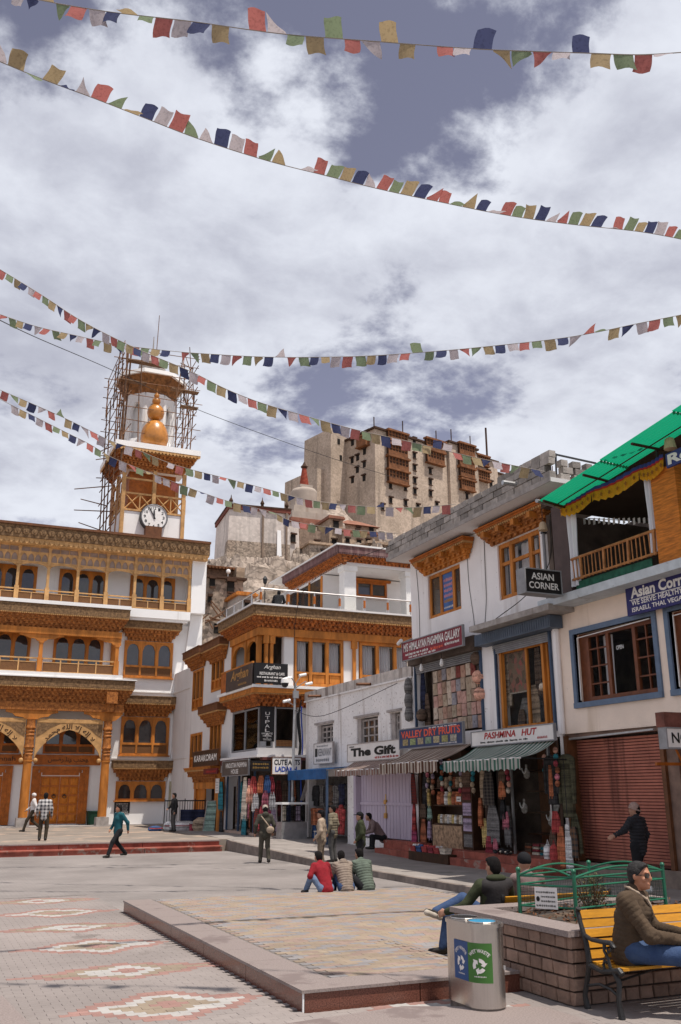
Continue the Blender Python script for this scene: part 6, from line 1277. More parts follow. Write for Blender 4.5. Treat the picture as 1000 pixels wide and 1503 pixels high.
for px,ys in ((718,(694,)),(722,(710,))):
    for y in ys: pwin(px,y,-.4)
def lwin(px,py):
    t,z=lf(px,py); o_=.021*(zt-z)+.05; b=MB(); PL.box(b,t-.5,t+.5,z-.8,z+.7,.01,o_+.12); w=b.build('window',HOLE,pal,local=True); b=MB(); PL.box(b,t-.8,t+.8,z+.7,z+1.0,.02,o_+.5); b.build('window_frame',PALDARK,w,local=True)
for q in ((536,663),(536,682),(536,702),(526,672),(526,690),(518,650),(518,676),(519,705)): lwin(*q)
(ta,za),(tb,_)=lf(543,640),lf(529,640); zb=lf(536,656)[1]
b=MB(); PL.box(b,ta,tb,zb,za,.02,1.4); PL.box(b,ta-.4,tb+.4,za,za+.4,0,1.8); PL.box(b,ta-.2,tb+.2,zb-.3,zb,0,1.7); b.build('side_balcony',PALWOOD,pal,local=True)
for px,py in ((497,648),(508,690),(500,672),(512,736)):
    s,z=fr(px,py,12); b=MB(); PF.box(b,s-.4,s+.4,z-.8,z+.7,-11.99,-11.8); b.build('window',HOLE,pal,local=True)
for px,top,t in ((549,612,3),(591,618,3),(640,632,3),(662,630,3),(690,640,3),(713,628,2)):
    s,z=fr(px,top,t); b=MB(); b.tube([(s,t,zt-7),(s,t,z)],.16 if px<700 else .3,5); b.build('flagpole',PALDARK,pal,local=True)
# ---- white temple
def house(nm,label,cat,y,pl,pr,ptop,pbot,depth,mat,rz=0,roof=None,wins=(),bat=.03,mid=None,side=None):
    a,c=ony(pl,ptop,y),ony(pr,ptop,y); zb=ony((pl+pr)/2,pbot,y).z-3; zt=(a.z+c.z)/2; w=(c-a).length; t=thing(nm,label,cat,(a.x,y,zb),rz=rz); H=zt-zb; k=bat*H
    b=MB(); b.loft([(-k,-k,0),(w+k,-k,0),(w+k,depth,0),(-k,depth,0)],[(0,0,H),(w,0,H),(w,depth,H),(0,depth,H)]); b.build('wall',mat,t,local=True)
    if roof: b=MB(); b.box(-.4,w+.4,-.5,depth+.3,H,H+roof[1]); b.box(-.25,w+.25,-.3,depth+.2,H+roof[1],H+roof[1]*1.7); b.build('roof',roof[0],t,local=True)
    for px,py,ww,hh in wins:
        p=ony(px,py,y); s=p.x-a.x; z=p.z-zb; b=MB(); b.box(s-ww/2,s+ww/2,-k-.08,.1,z-hh/2,z+hh/2); o=b.build('window',HOLE,t,local=True); b=MB(); b.box(s-ww*.75,s+ww*.75,-k-.3,-k-.0,z+hh/2,z+hh/2+.3); b.box(s-ww*.6,s+ww*.6,-k-.2,-k-.0,z-hh/2-.2,z-hh/2); b.build('window_frame',PALDARK,o,local=True)
    return t,w,H,zb
TEMPLE=stone('lime_washed_rubble',(.58,.52,.475),2.2,(.50,.44,.40),.12)
LOWST=RUBBLE
t,w,H,zb=house('white_temple','big whitewashed block temple with a dark red roof band on the crag','temple',165,337,421,752,835,14,TEMPLE,rz=R(-6),roof=None)
b=MB(); b.box(-.3,w+.3,-.4,14,H,H+.7); b.build('roof_band',M('dark_red_band',(.16,.05,.035),.9,.25,1),t,local=True); b=MB(); b.box(-.4,w+.4,-.5,14,H+.7,H+1.0); b.build('roof_edge',PALDARK,t,local=True)
b=MB(); k=.03*H; b.loft([(-k-.3,-k-.25,-2),(w+k,-k-.25,-2),(w+k,3,-2),(-k-.3,3,-2)],[(-.03*H*.55,-k*.45-.12,H*.56),(w+.2,-k*.45-.12,H*.56),(w+.2,2,H*.56),(-.2,2,H*.56)]); b.build('rubble_base',RUBBLE,t,local=True)
for x in (0.3,w*.55,w-.4): b=MB(); b.lathe((x,.3,0),[(.3,H+1),(.3,H+1.6),(.45,H+1.7),(.3,H+2.1),(.12,H+2.4),(.05,H+3.0)],8); b.build('roof_ornament',PALDARK,t,local=True)
for s in (.55,.95): b=MB(); b.box(w*s-.1,w*s+.22,-k-.12,-k*.2,H*.35,H); b.build('rain_stain_channel',M('brown_channel',(.22,.16,.12),.9),t,local=True)
b=MB(); b.loft([(w*.78,-k-1.2,-3),(w*.88,-k-1.2,-3),(w*.88,0,-3),(w*.78,0,-3)],[(w*.80,-.3,H*.75),(w*.86,-.3,H*.75),(w*.86,.2,H*.75),(w*.80,.2,H*.75)]); b.build('white_buttress',WHITE,t,local=True)
t,w,H,zb=house('white_temple_annex','narrow white annex with one window stepping up beside the temple','temple',166.5,419,441,766,822,8,TEMPLE,rz=R(14),wins=((431,790,1.0,1.6),))
b=MB(); b.box(-.3,w+.2,-.3,8,H,H+.5); b.build('roof_band',MT['dark_red_band'],t,local=True)
# ---- stupa with red spire
p=ony(446,765,185); ch=thing('stupa','pale stepped stupa with a tall red ringed spire','stupa',(p.x,p.y,p.z-4))
def zz(py): return ony(446,py,185).z-(p.z-4)
CH=M('old_lime_plaster',(.42,.355,.30),.95,.12,.5,streak=((.34,.27,.22),.8,.58)); CR=M('red_spire_clay',(.33,.075,.045),.9,.25,1.2)
b=MB(); s=.5*(ony(472,760,185)-ony(420,760,185)).length
u=(ony(460,750,185)-ony(446,750,185)).length/14
for i,(r,za,zb_) in enumerate(((27,770,760),(23.5,760,751),(20,751,744))): r*=u; b.box(-r,r,-r,r,zz(za)-(3 if i==0 else 0),zz(zb_))
b.build('stepped_base',CH,ch,local=True); b=MB(); b.lathe((0,0,0),[(u*16.5,zz(744)),(u*17.5,zz(740)),(u*18,zz(725)),(u*18,zz(723)),(u*16,zz(720)),(u*11,zz(718))],20); b.build('dome',CH,ch,smooth=True,local=True)
b=MB(); b.box(-u*9,u*9,-u*9,u*9,zz(718),zz(714)); b.build('harmika',CH,ch,local=True); b=MB(); z0,z1=zz(714),zz(688); n=13; pr=[]
for i in range(n): q=i/n; r=u*(6.6-3.6*q); pr+=[(r,z0+(z1-z0)*q),(r,z0+(z1-z0)*(q+.7/n)),(r*.86,z0+(z1-z0)*(q+.75/n)),(r*.86,z0+(z1-z0)*(q+.98/n))]
b.lathe((0,0,0),pr,12); b.build('ringed_spire',CR,ch,local=True); b=MB(); b.lathe((0,0,0),[(u*2,z1),(u*4,zz(687)),(u*5,zz(685)),(u*3,zz(683)),(u*2,zz(681)),(u*.6,zz(678))],10); b.build('finial',PALDARK,ch,local=True)
RB=M('red_clay_base',(.28,.12,.08),.95,.2,1)
b=MB(); b.box(-u*29,u*29,-u*29,u*29,zz(778)-3,zz(770)); b.build('lower_plinth',RB,ch,local=True)
# ---- mud brick houses below the palace
ROOFR=M('reddish_mud_roof',(.26,.12,.08),.95,.2,1)
house('mud_brick_tower_house','slim tan tower house with a bracketed window beside the stupa','house',172,484,503,762,812,7,MUD,roof=(ROOFR,.4),wins=((493,771,1.1,1.7),(490,800,1.0,2.2)))
house('mud_brick_house','wide tan house with four small windows beneath the palace','house',170,503,556,783,815,9,MUD,roof=(ROOFR,.35),wins=((510,794,.8,.9),(527,796,.9,.9),(540,795,.9,.9),(524,781,.7,.9)))
t,w,H,zb=house('gabled_mud_house','small tan house with a red pitched roof beneath the palace','house',178,500,552,772,800,8,MUD,wins=((545,779,1,1.2),(526,778,.8,1)))
b=MB(); b.loft([(-.6,-.8,H),(w+.6,-.8,H),(w+.6,8,H),(-.6,8,H)],[(w*.3,2,H+1.7),(w*.55,2,H+1.7),(w*.55,5,H+1.7),(w*.3,5,H+1.7)]); b.build('roof',ROOFR,t,local=True)
house('flat_mud_house','low flat tan house with two tiny windows at the right below the palace','house',165,541,582,800,830,8,MUD,roof=(MUD,.35),wins=((546,806,.8,.9),(560,808,.6,1.4)))
house('brown_retaining_wall','dark brown retaining house wall between temple and tan houses','house',168,434,470,778,822,7,stone('brown_mud',(.25,.18,.135),2.5,(.2,.145,.11),.25),wins=((465,800,1,1.6),))
for k,(a_,c_,tp,bt,yy,ws) in enumerate(((455,486,800,832,160,((474,812,.8,1),)),(486,505,806,832,158,((493,817,.8,1),)))): house('rubble_house',('rubble house with one window above the terrace roof, left one','rubble house with one window above the terrace roof, right one')[k],'house',yy,a_,c_,tp,bt,7,RUBBLE,roof=(MUD,.3),wins=ws)
# ---- old stone house at the left
t,w,H,zb=house('old_stone_house','old rubble stone house with timber roof edge and three small windows','house',100,296,357,850,935,9,RUBBLE,wins=((311,856,.55,.9),(338,862,.75,1.2),(338,885,.6,1.0),(307,881,.35,.7)),roof=None)
b=MB(); b.box(-.4,w+.3,-.5,9,H,H+.25); b.build('roof_slab',PALDARK,t,local=True); b=MB(); b.box(.2,w-.2,1,9,H+.25,H+1.3); b.build('upper_wall',M('brown_brushwood',(.17,.10,.065),.95,.4,3),t,local=True)
b=MB(); b.box(-.2,w*.95,.4,9,H+1.3,H+1.6); 
for i in range(12): b.tube([(w*i/12,.0,H+1.4),(w*i/12,1.2,H+1.4)],.09,5)
b.build('roof_beams',PALWOOD,t,local=True); b=MB(); b.lathe((w*.62,-.1,0),[(.05,H+.25),(.05,H+.7)],5); b.ball((w*.62,-.2,H+.9),.28,8); b.build('satellite_dish',WHITEPAINT,t,local=True); b=MB(); b.box(w-.9,w+.1,-.2,3,H+.25,H+1.5); b.build('corner_wall',MUD,t,local=True)
t,w,H,zb=house('ruined_stone_wall','tumbled rubble wall and lumber below the old stone house','wall',92,294,352,905,950,4,RUBBLE)
b=MB()
for i in range(10): b.tube([(random.uniform(0,w),-.3,H-random.random()),(random.uniform(0,w),-.6,H+random.uniform(-1.5,1.5))],.07,5)
b.build('lumber',POLE,t,local=True); b=MB(); b.box(w*.35,w*.8,-.25,.2,H-1.8,H-.8); b.build('dark_opening',HOLE,t,local=True)
house('timber_topped_hut','small hut with a timber parapet above the terrace railing','hut',96,350,372,875,905,6,M('grey_hut_wall',(.4,.37,.34),.9,.1,1),roof=(WOOD,.25),wins=((362,890,.5,.7),))
# ================================================================ STREET THINGS
lamp=thing('lamp_post','galvanised lamp post with cameras and a small beacon before the arts sign','lamp post',(14.15,37.0,.3))
b=MB(); b.tube([(14.12,36.9,.25),(14.14,36.9,1.8)],[.09,.085],10); b.tube([(14.14,36.9,1.8),(14.15,36.9,1.95)],.11,10); b.tube([(14.14,36.9,1.95),(14.22,36.9,6.5)],[.065,.05],10); b.build('pole',STEEL,lamp,smooth=True)
b=MB(); b.tube([(14.22,36.9,6.5),(14.0,36.8,6.75),(13.75,36.8,6.72)],.025,6); b.tube([(14.2,36.9,6.3),(14.6,36.7,6.6),(14.75,36.7,6.5)],.02,6); b.tube([(14.2,36.9,5.6),(13.8,36.8,5.75)],.02,6); b.tube([(14.2,36.9,6.45),(14.45,36.8,6.85)],.02,6); b.build('bracket_arm',STEEL,lamp)
b=MB(); b.lathe((13.72,36.8,0),[(.05,6.72),(.16,6.66),(.18,6.5)],12); b.build('camera_hood',WHITEPAINT,lamp); b=MB(); b.ball((13.72,36.8,6.46),.15,12); b.build('camera_dome',BLACKSIGN,lamp,smooth='all')
for x,z in ((14.5,6.85),(14.78,6.5),(13.8,5.75)): b=MB(); b.tube([(x-.18,36.7,z-.03),(x+.14,36.75,z+.05)],.06,8); b.build('bullet_camera',WHITEPAINT,lamp)
b=MB(); b.box(14.1,14.34,36.78,36.88,5.9,6.2); b.build('junction_box',GREYMETAL,lamp)
# the terrace lamp seen against the rock
tl=thing('terrace_lantern','small dark lantern on a thin post at the end of the terrace railing','lamp',(13.05,38.3,10.0)); b=MB(); b.tube([(13.3,38.4,9.6),(13.3,38.4,11.0)],.018,6); b.build('post',IRON,tl); b=MB(); b.lathe((13.3,38.4,0),[(.04,11.0),(.09,11.08),(.10,11.22),(.12,11.24),(.03,11.38)],8); b.build('lantern',IRON,tl)
# glass topped stall cabinet
cab=thing('stall_cabinet','glass topped grey metal stall cabinet full of folded clothes below the lamp post','cabinet',(13.9,36.4,.2))
b=MB(); b.box(13.42,14.5,36.15,36.75,.32,1.0); b.build('base',STEEL,cab)
for x in (13.5,14.42): b=MB(); b.box(x-.04,x+.04,36.2,36.7,.15,.32); b.build('foot',IRON,cab)
b=MB(); b.box(13.38,14.54,36.1,36.8,1.66,1.74); b.build('top',WHITEPAINT,cab)
for x in (13.42,14.5):
    for y in (36.15,36.75): b=MB(); b.box(x-.02,x+.02,y-.02,y+.02,1.0,1.66); b.build('corner_post',STEEL,cab)
b=MB(); b.box(13.44,14.48,36.14,36.15,1.02,1.65); b.build('glass',CLEAR,cab)
for i,(c,n_) in enumerate((('cream','pale patterned'),('navy','navy'),('charcoal','black'),('lilac','lilac patterned'),('charcoal','dark'))):
    x=13.55+.2*i; t=thing('folded_cloth','%s folded cloth hanging in the stall cabinet, %s from the left'%(n_,('first','second','third','fourth','fifth')[i]),'cloth',(x,36.4,1.02),'cloths in the stall cabinet'); b=MB(); b.sheet(lambda u,v:(x-.09+.18*u,36.25+.03*math.sin(u*9+i),1.05+.55*v),12,4); b.sheet(lambda u,v:(x-.09+.18*u,36.3+.03*math.sin(u*9+i),1.05+.55*v),12,4); b.build('cloth',CL[c],t,smooth='all')
sh=thing('shop_door_board','leaning grey plank propped between cabinet and stall','plank',(14.75,37,.4)); b=MB(); b.loft([(14.6,37.15,1.8),(14.75,37.15,1.8),(14.75,37.2,1.8),(14.6,37.2,1.8)],[(15.0,37.15,3.0),(15.12,37.15,3.0),(15.12,37.2,3.0),(15.0,37.2,3.0)]); b.build('plank',GREYWOOD,sh)
# iron railing, bundles and boards at the corner beside the mosque
rl=thing('iron_railing','black iron railing with thin bars beside the corner doorway','railing',(12.3,49,.42)); 
xa=[(11.3,46.8),(13.2,46.4)]
b=MB(); b.tube([(11.3,46.8,1.75),(13.2,46.4,1.75)],.03,5); b.tube([(11.3,46.8,.55),(13.2,46.4,.55)],.025,5); b.build('rail',IRON,rl)
for i in range(17): t=i/16; x,y=11.3+1.9*t,46.8-.4*t; b=MB(); b.tube([(x,y,.42),(x,y,1.78 if i%4 else 1.85)],.014 if i%4 else .025,5); b.build('bar',IRON,rl)
t=thing('navy_tarpaulin','navy tarpaulin hung on the iron railing','tarpaulin',(12.6,46.4,.5)); b=MB(); b.sheet(lambda u,v:(12.0+1.15*u,46.45-.2*u+.04*math.sin(u*12),.62+.72*v),24,4); b.sheet(lambda u,v:(12.0+1.15*u,46.40-.2*u+.04*math.sin(u*12),.62+.72*v),24,4); b.build('sheet',CL['navy'],t,smooth='all')
for i,(x,y,sx,sy,sz,c,lb) in enumerate(((12.0,45.7,.75,.35,.42,'white','large white sack bundle on the ground before the railing'),(11.35,45.9,.3,.25,.4,'white','small white packet beside the large sack'),(10.6,45.6,.35,.3,.22,'blue','low blue and white packet left of the sacks'),(12.6,44.6,.5,.4,.6,'tan','brown sack before the corner doorway'))):
    t=thing('goods_sack',lb,'sack',(x,y,.42),'sacks and packets at the railing'); b=MB(); n=12
    for q in range(1): b.lathe((x,y,0),[(sx*.8,.41),(sx,.41+sz*.3),(sx*.9,.41+sz*.75),(sx*.45,.41+sz)],n,sy=sy/sx)
    b.build('sack',CL[c],t,smooth=True); b=MB(); b.tube([(x-sx*.9,y-sy*.75,.41+sz*.55),(x,y-sy*1.02,.41+sz*.5),(x+sx*.9,y-sy*.75,.41+sz*.55)],.02,4); b.build('tie',CL['red' if i<3 else 'brown'],t)
t=thing('red_carton','red and white carton before the railing','carton',(12.35,44.9,.42)); b=MB(); b.box(12.1,12.6,44.7,45.05,.41,.72); b.build('box',CL['crimson'],t); b=MB(); b.box(12.09,12.61,44.69,45.06,.72,.76); b.build('lid',CL['white'],t)
for i,(x,ang,c,lb) in enumerate(((12.75,.35,'mint','pale picture board leaning by the corner doorway'),(13.0,.22,'tan','brown board leaning behind the pale picture board'))):
    t=thing('leaning_board',lb,'board',(x,44.2,.42)); b=MB(); y=44.0+.3*i; b.loft([(x-.3,y,.42),(x+.25,y,.42),(x+.25,y+.04,.42),(x-.3,y+.04,.42)],[(x-.02,y+ang,1.75),(x+.45,y+ang,1.75),(x+.45,y+ang+.04,1.75),(x-.02,y+ang+.04,1.75)]); b.build('board',CL[c],t); b=MB(); b.tube([(x-.3,y-.01,.42),(x-.02,y+ang-.01,1.75),(x+.45,y+ang-.01,1.75)],.02,4); b.build('edge',GREYWOOD,t)
t=thing('paper_notice','white paper notice fixed to the yellow pillar of the corner shop','notice',(12.86,43.1,2.2)); b=MB(); b.box(12.84,12.86,42.95,43.5,2.1,2.75); nb=b.build('paper',SIGNWHITE,t); LXX=Fr('x',12.84)
for k in range(4): text(LXX,'~%d'%k,43.02,43.42,2.6-.12*k-.05,2.6-.12*k,.004,GREYMETAL,nb,bold=0)
t=thing('electric_meter','beige electric meter box on the wall beside the mosque','meter box',(13.2,51.0,1.6)); b=MB(); b.box(13.4,14.1,54.55,54.7,1.35,2.75); b.build('box',M('beige_box',(.42,.38,.27),.7),t); b=MB(); b.box(13.45,14.05,54.53,54.548,1.4,2.7); b.build('door',MT['beige_box'],t)
# ---------------------------------------------------------------- planter of stone blocks
PBX=M('planter_stone',(.25,.165,.125),.9,.2,6,bump=.7,bsc=30,rnd=.20)
X0,Y0,X1,Y1,H=6.42,8.66,9.6,10.98,.66
pn=thing('stone_planter','square planter walled with rough grey brown stone blocks under a granite coping','planter',(X0,Y0,0))
b=MB(); b.box(X0+.05,X1,Y0+.05,Y1,-.02,H-.02); b.build('core',M('dark_mortar',(.06,.05,.043),.95),pn)
def sblock(w,h,axis,seed):
    r=random.Random(seed); m=MB(); g=.008; a=[(-w/2+g,g),(w/2-g,g),(w/2-g,h-g),(-w/2+g,h-g)]; d0,d1=.05,-.012
    mk=lambda d,k:[((q*k[0] if False else q)*1.0,d,z) for q,z in a]
    A=[(q,.06,z) for q,z in a]; B=[(q,-.004,z) for q,z in a]; Cc=[(q*.93+r.uniform(-.004,.004),-.016+r.uniform(-.006,.006),h/2+(z-h/2)*.88) for q,z in a]
    m.loft(A,B,caps=True); m.loft(B,Cc,caps=True)
    if axis=='x': m.v=[(y,-x,z) for x,y,z in m.v]
    return m
hs=[.135,.13,.135,.13,.13]; z=0; sd=1
for r_,h in enumerate(hs):
    x=X0
    while x<X1-.05:
        w=random.uniform(.17,.29); w=min(w,X1-x); sd+=1; b=sblock(w,h,'y',sd); b.v=[(p[0]+x+w/2,p[1]+Y0,p[2]+z) for p in b.v]; b.build('block',PBX,pn); x+=w
    y=Y0+.055
    while y<Y1-.05:
        w=random.uniform(.16,.28); w=min(w,Y1-y); sd+=1; b=sblock(w,h,'x',sd); b.v=[(p[0]+X0,p[1]+y+w/2,p[2]+z) for p in b.v]; b.build('block',PBX,pn); y+=w
    z+=h
for (xa,xb,ya,yb) in ((X0-.05,X0+.36,Y0-.05,Y0+1.3),(X0-.05,X0+.36,Y0+1.304,Y1+.05),(X0+.364,X0+1.7,Y0-.05,Y0+.36),(X0+1.704,X1,Y0-.05,Y0+.36),(X0+.364,X0+1.7,Y1-.3,Y1+.05),(X0+1.704,X1,Y1-.3,Y1+.05)):
    b=MB(); b.box(xa,xb,ya,yb,H,H+.06); b.build('coping_slab',GRANITE,pn)
b=MB(); b.sheet(lambda u,v:(X0+.3+(X1-X0-.3)*u,Y0+.3+(Y1-Y0-.55)*v,H-.02+.03*math.sin(u*17)*math.sin(v*23)),20,20); o=b.build('soil',M('planter_soil',(.10,.07,.05),.98,.4,9,bump=.8),pn)
SHR=M('dry_shrub_leaf',(.10,.095,.05),.9,.4,12); sb=thing('shrub','small dry thorny shrub in the planter inside the green fence','shrub',(7.9,10.1,H)); b=MB(); rs=random.Random(9)
for i in range(14): a=rs.uniform(0,6.28); b.tube([(7.75,9.95,H-.03),(7.75+.14*math.cos(a),9.95+.14*math.sin(a),H+.2),(7.75+.24*math.cos(a),9.95+.24*math.sin(a),H+.3+rs.random()*.2)],[.01,.008,.003],4)
b.build('stem',BROWNWOOD,sb); b=MB()
for i in range(700):
    a,r,z=rs.uniform(0,6.28),rs.random()**.6*.22,rs.random(); r*=(1-.35*abs(z*2-.9)); c=Vector((7.75+r*math.cos(a),9.95+r*math.sin(a),H+.03+.45*z)); u=Vector((rs.uniform(-1,1),rs.uniform(-1,1),rs.uniform(-1,1))).normalized()*.022; v=u.cross(Vector((rs.uniform(-1,1),rs.uniform(-1,1),.5))).normalized()*.009; b.add([c-u,c+v,c+u,c-v],[(0,1,2,3)])
o=b.build('foliage',SHR,sb); o['kind']='stuff'
b=MB()
for i in range(500):
    c=Vector((rs.uniform(X0+.4,X1),rs.uniform(Y0+.4,Y1-.3),H+.02+rs.random()*.04)); u=Vector((rs.uniform(-1,1),rs.uniform(-1,1),rs.uniform(0,.6))).normalized()*.03; v=u.cross(Vector((rs.uniform(-1,1),rs.uniform(-1,1),.5))).normalized()*.012; b.add([c-u,c+v,c+u,c-v],[(0,1,2,3)])
o=tagit(b.build('dead_leaves',BROWNWOOD),'dead brown leaves strewn over the planter soil','leaves',None,'stuff')
# ---------------------------------------------------------------- green tube fence in the planter
GRN=M('green_gloss_paint',(.012,.12,.065),.35,.15,4,spec=.5); MESHW=M('dark_wire',(.03,.05,.04),.6)
fn=thing('green_fence','low green tubular fence with arched tops and wire mesh round the planter','fence',(7.4,10,H))
A_,B_=onz(762,1337,H),onz(845,1344,H); Lh=1.3
dA=(A_-B_); dA.z=0
P0=Vector((B_.x,B_.y,0)); P1=Vector((A_.x,A_.y,0)); P2=Vector((P1.x+1.55,P1.y+1.0,0)); P3=Vector((P0.x+1.55,P0.y+.35,0))
ux=Vector((.94,.34,0)); P0=Vector((7.33,9.72,0)); P1=Vector((6.93,10.29,0)); P2=Vector((8.45,10.86,0)); P3=P0+Vector((1.72,.40,0))
cor=[P0,P1,P2,P3]; hp=.52
for p in cor:
    b=MB(); b.tube([p+Vector((0,0,H-.05)),p+Vector((0,0,H+hp))],.024,8); b.ball(p+Vector((0,0,H+hp+.01)),.032,8); b.build('post',GRN,fn,smooth=True)
wires=0
for p,q in zip(cor,cor[1:]+cor[:1]):
    for z in (.12,.36,.46): b=MB(); b.tube([p+Vector((0,0,H+z)),q+Vector((0,0,H+z))],.013,6); b.build('rail',GRN,fn,smooth=True)
    for z0,z1,k in ((.46,.555,1),):
        b=MB(); b.tube([p.lerp(q,i/12)+Vector((0,0,H+z0+(z1-z0)*math.sin(PI*i/12))) for i in range(13)],.014,6); b.build('arched_rail',GRN,fn,smooth=True)
    b=MB(); L_=(q-p).length; n=int(L_/.04)
    for i in range(n): c=p.lerp(q,(i+.5)/n); b.tube([c+Vector((0,0,H+.12)),c+Vector((0,0,H+.36))],.0022,3)
    for k in range(1,6): z=.12+.04*k; b.tube([p+Vector((0,0,H+z)),q+Vector((0,0,H+z))],.0022,3)
    o=b.build('wire_mesh',MESHW,fn)
ns=thing('notice_board','white notice sheet with black text on the left side of the green fence','notice',P0)
n1,n2=P1.lerp(P0,.30),P1.lerp(P0,.70); off=Vector((-.02,-.013,0)); b=MB(); q=[n1+Vector((0,0,H+.10)),n2+Vector((0,0,H+.10)),n2+Vector((0,0,H+.34)),n1+Vector((0,0,H+.34))]; b.loft([v+off for v in q],[v+off*1.25 for v in q]); nb=b.build('sheet',SIGNWHITE,ns)
class Fg:
    sg=1
    def __init__(s,o,u,n): s.o,s.u,s.n=o,u,n
    def p(s,a,z,d): return s.o+s.u*a+Vector((0,0,z))+s.n*d
nu=(n2-n1); nl=nu.length; nu.normalize(); FG=Fg(n1,nu,Vector((nu.y,-nu.x,0)).normalized())
for k,s in enumerate(('~1','~2','~3','~4')): text(FG,s,.28*nl if k in (1,2) else .06*nl,.94*nl,H+.275-.05*k,H+.30-.05*k,.034,BLK,nb,bold=.01)
b=MB(); c=n1+nu*(.14*nl)+Vector((0,0,H+.21))+FG.n*.034; b.loft([c+nu*.022*math.cos(t*PI/6)+Vector((0,0,.03*math.sin(t*PI/6))) for t in range(12)],[c+FG.n*.002+nu*.022*math.cos(t*PI/6)+Vector((0,0,.03*math.sin(t*PI/6))) for t in range(12)]); b.build('round_emblem',BLK,nb)
# ---------------------------------------------------------------- steel litter bin
SS=M('brushed_stainless',(.52,.49,.46),.26,.06,3,metal=.95,stretch=(30,30,1))
cx,cy,rb,hl=5.47,8.98,.195,.175     # stadium plan, long axis along the row
def stad(r,h,z,n=12): return [(cx+r*math.cos(t),cy+(h if math.sin(t)>=0 else -h)+r*math.sin(t),z) for t in [PI*i/n for i in range(n+1)]+[PI+PI*i/n for i in range(n+1)]]
bn=thing('litter_bin','oval stainless steel litter bin with blue and green waste labels','litter bin',(cx,cy,0))
b=MB(); k=None
for (r,z),(r2,z2) in zip(((rb,.07),(rb,.80)),((rb,.80),(rb+.008,.80))): b.loft(stad(r,hl,z),stad(r2,hl,z2),caps=False)
b.build('body',SS,bn,smooth=True)
b=MB(); b.loft(stad(rb-.015,hl,-.01),stad(rb-.012,hl,.07)); b.build('base',M('scuffed_steel',(.22,.19,.17),.5,.3,10,metal=.6),bn,smooth=True)
b=MB(); b.loft(stad(rb+.012,hl,.80),stad(rb+.012,hl,.835)); b.build('lid',SS,bn,smooth=True)
for yc,mt,nm in ((cy+.19,BLACK,'dry_opening'),(cy-.16,M('cyan_lid',(.02,.24,.42),.4,.1,3),'blue_opening')):
    q=lambda r,z:[(cx+.135*r*math.cos(2*PI*i/24),yc+.15*r*math.sin(2*PI*i/24),z) for i in range(24)]
    b=MB(); b.loft(q(1,.836),q(1,.840)); b.build(nm,mt,bn); b=MB(); b.tube(q(1.05,.842),.008,5,closed=True); b.build('opening_rim',SS,bn)
LB=M('label_blue',(.022,.065,.19),.45,.1,4); LG=M('label_green',(.05,.15,.03),.45,.1,4)
def bp(u,z,d=0):  # u metres along the left-front skin of the bin, from the front end round to the street side
    r=rb+.004+d
    a0=PI+.30; L1=.30*rb
    # path: arc from angle -PI/2.. to PI, then straight along the street side
    s=u
    arc=rb*PI/2
    if s<arc: t=1.5*PI-s/rb; return Vector((cx+r*math.cos(t),cy-hl+r*math.sin(t),z))
    return Vector((cx-r,cy-hl+(s-arc),z))
class Fb:
    sg=1
    def __init__(s,u0): s.u0=u0
    def p(s,a,z,d): return bp(s.u0-a,z,d)
for nm,ua,ub,mt,tx in (('green_label',.03,.295,LG,'WET WASTE'),('blue_label',.297,.56,LB,'DRY WASTE')):
    b=MB(); b.sheet(lambda u,v:bp(ua+(ub-ua)*u,.30+.36*v,.0),16,2); lbm=b.build(nm,mt,bn); F_=Fb(ub); W_=ub-ua
    text(F_,tx,0,0,0,0,.0025,SIGNWHITE,lbm,bold=.02,warp=lambda x,y:(W_/2+ (.115+.035*y)*math.sin((x-.5)*1.75),.465+(.115+.035*y)*math.cos((x-.5)*1.75)-.005))
    text(F_,'~w',.08,.21,.35,.365,.0025,SIGNWHITE,lbm,bold=.01)
    b=MB(); R1=.066
    for k in range(3):   # three chasing arrows
        t0=PI/2+k*2*PI/3
        def pt(r,t): return (W_/2+r*math.cos(t),.455+r*math.sin(t))
        tri=[pt(R1*1.02,t0+i*(-2*PI/3)*.56/5) for i in range(6)]; inn=[pt(R1*.50,t0+i*(-2*PI/3)*.56/5) for i in range(6)]
        pl=tri+[pt(R1*1.3,t0-2*PI/3*.60),pt(R1*.76,t0-2*PI/3*.86),pt(R1*.24,t0-2*PI/3*.60)]+inn[::-1]
        b.add([F_.p(a,z,.0025) for a,z in pl],[tuple(range(len(pl)))])
    b.build('recycling_mark',SIGNWHITE,lbm)
b=MB(); b.box(cx+rb-.08,cx+rb-.04,cy-hl-.14,cy-hl-.135,.4,.44); b.build('lock',STEEL,bn)
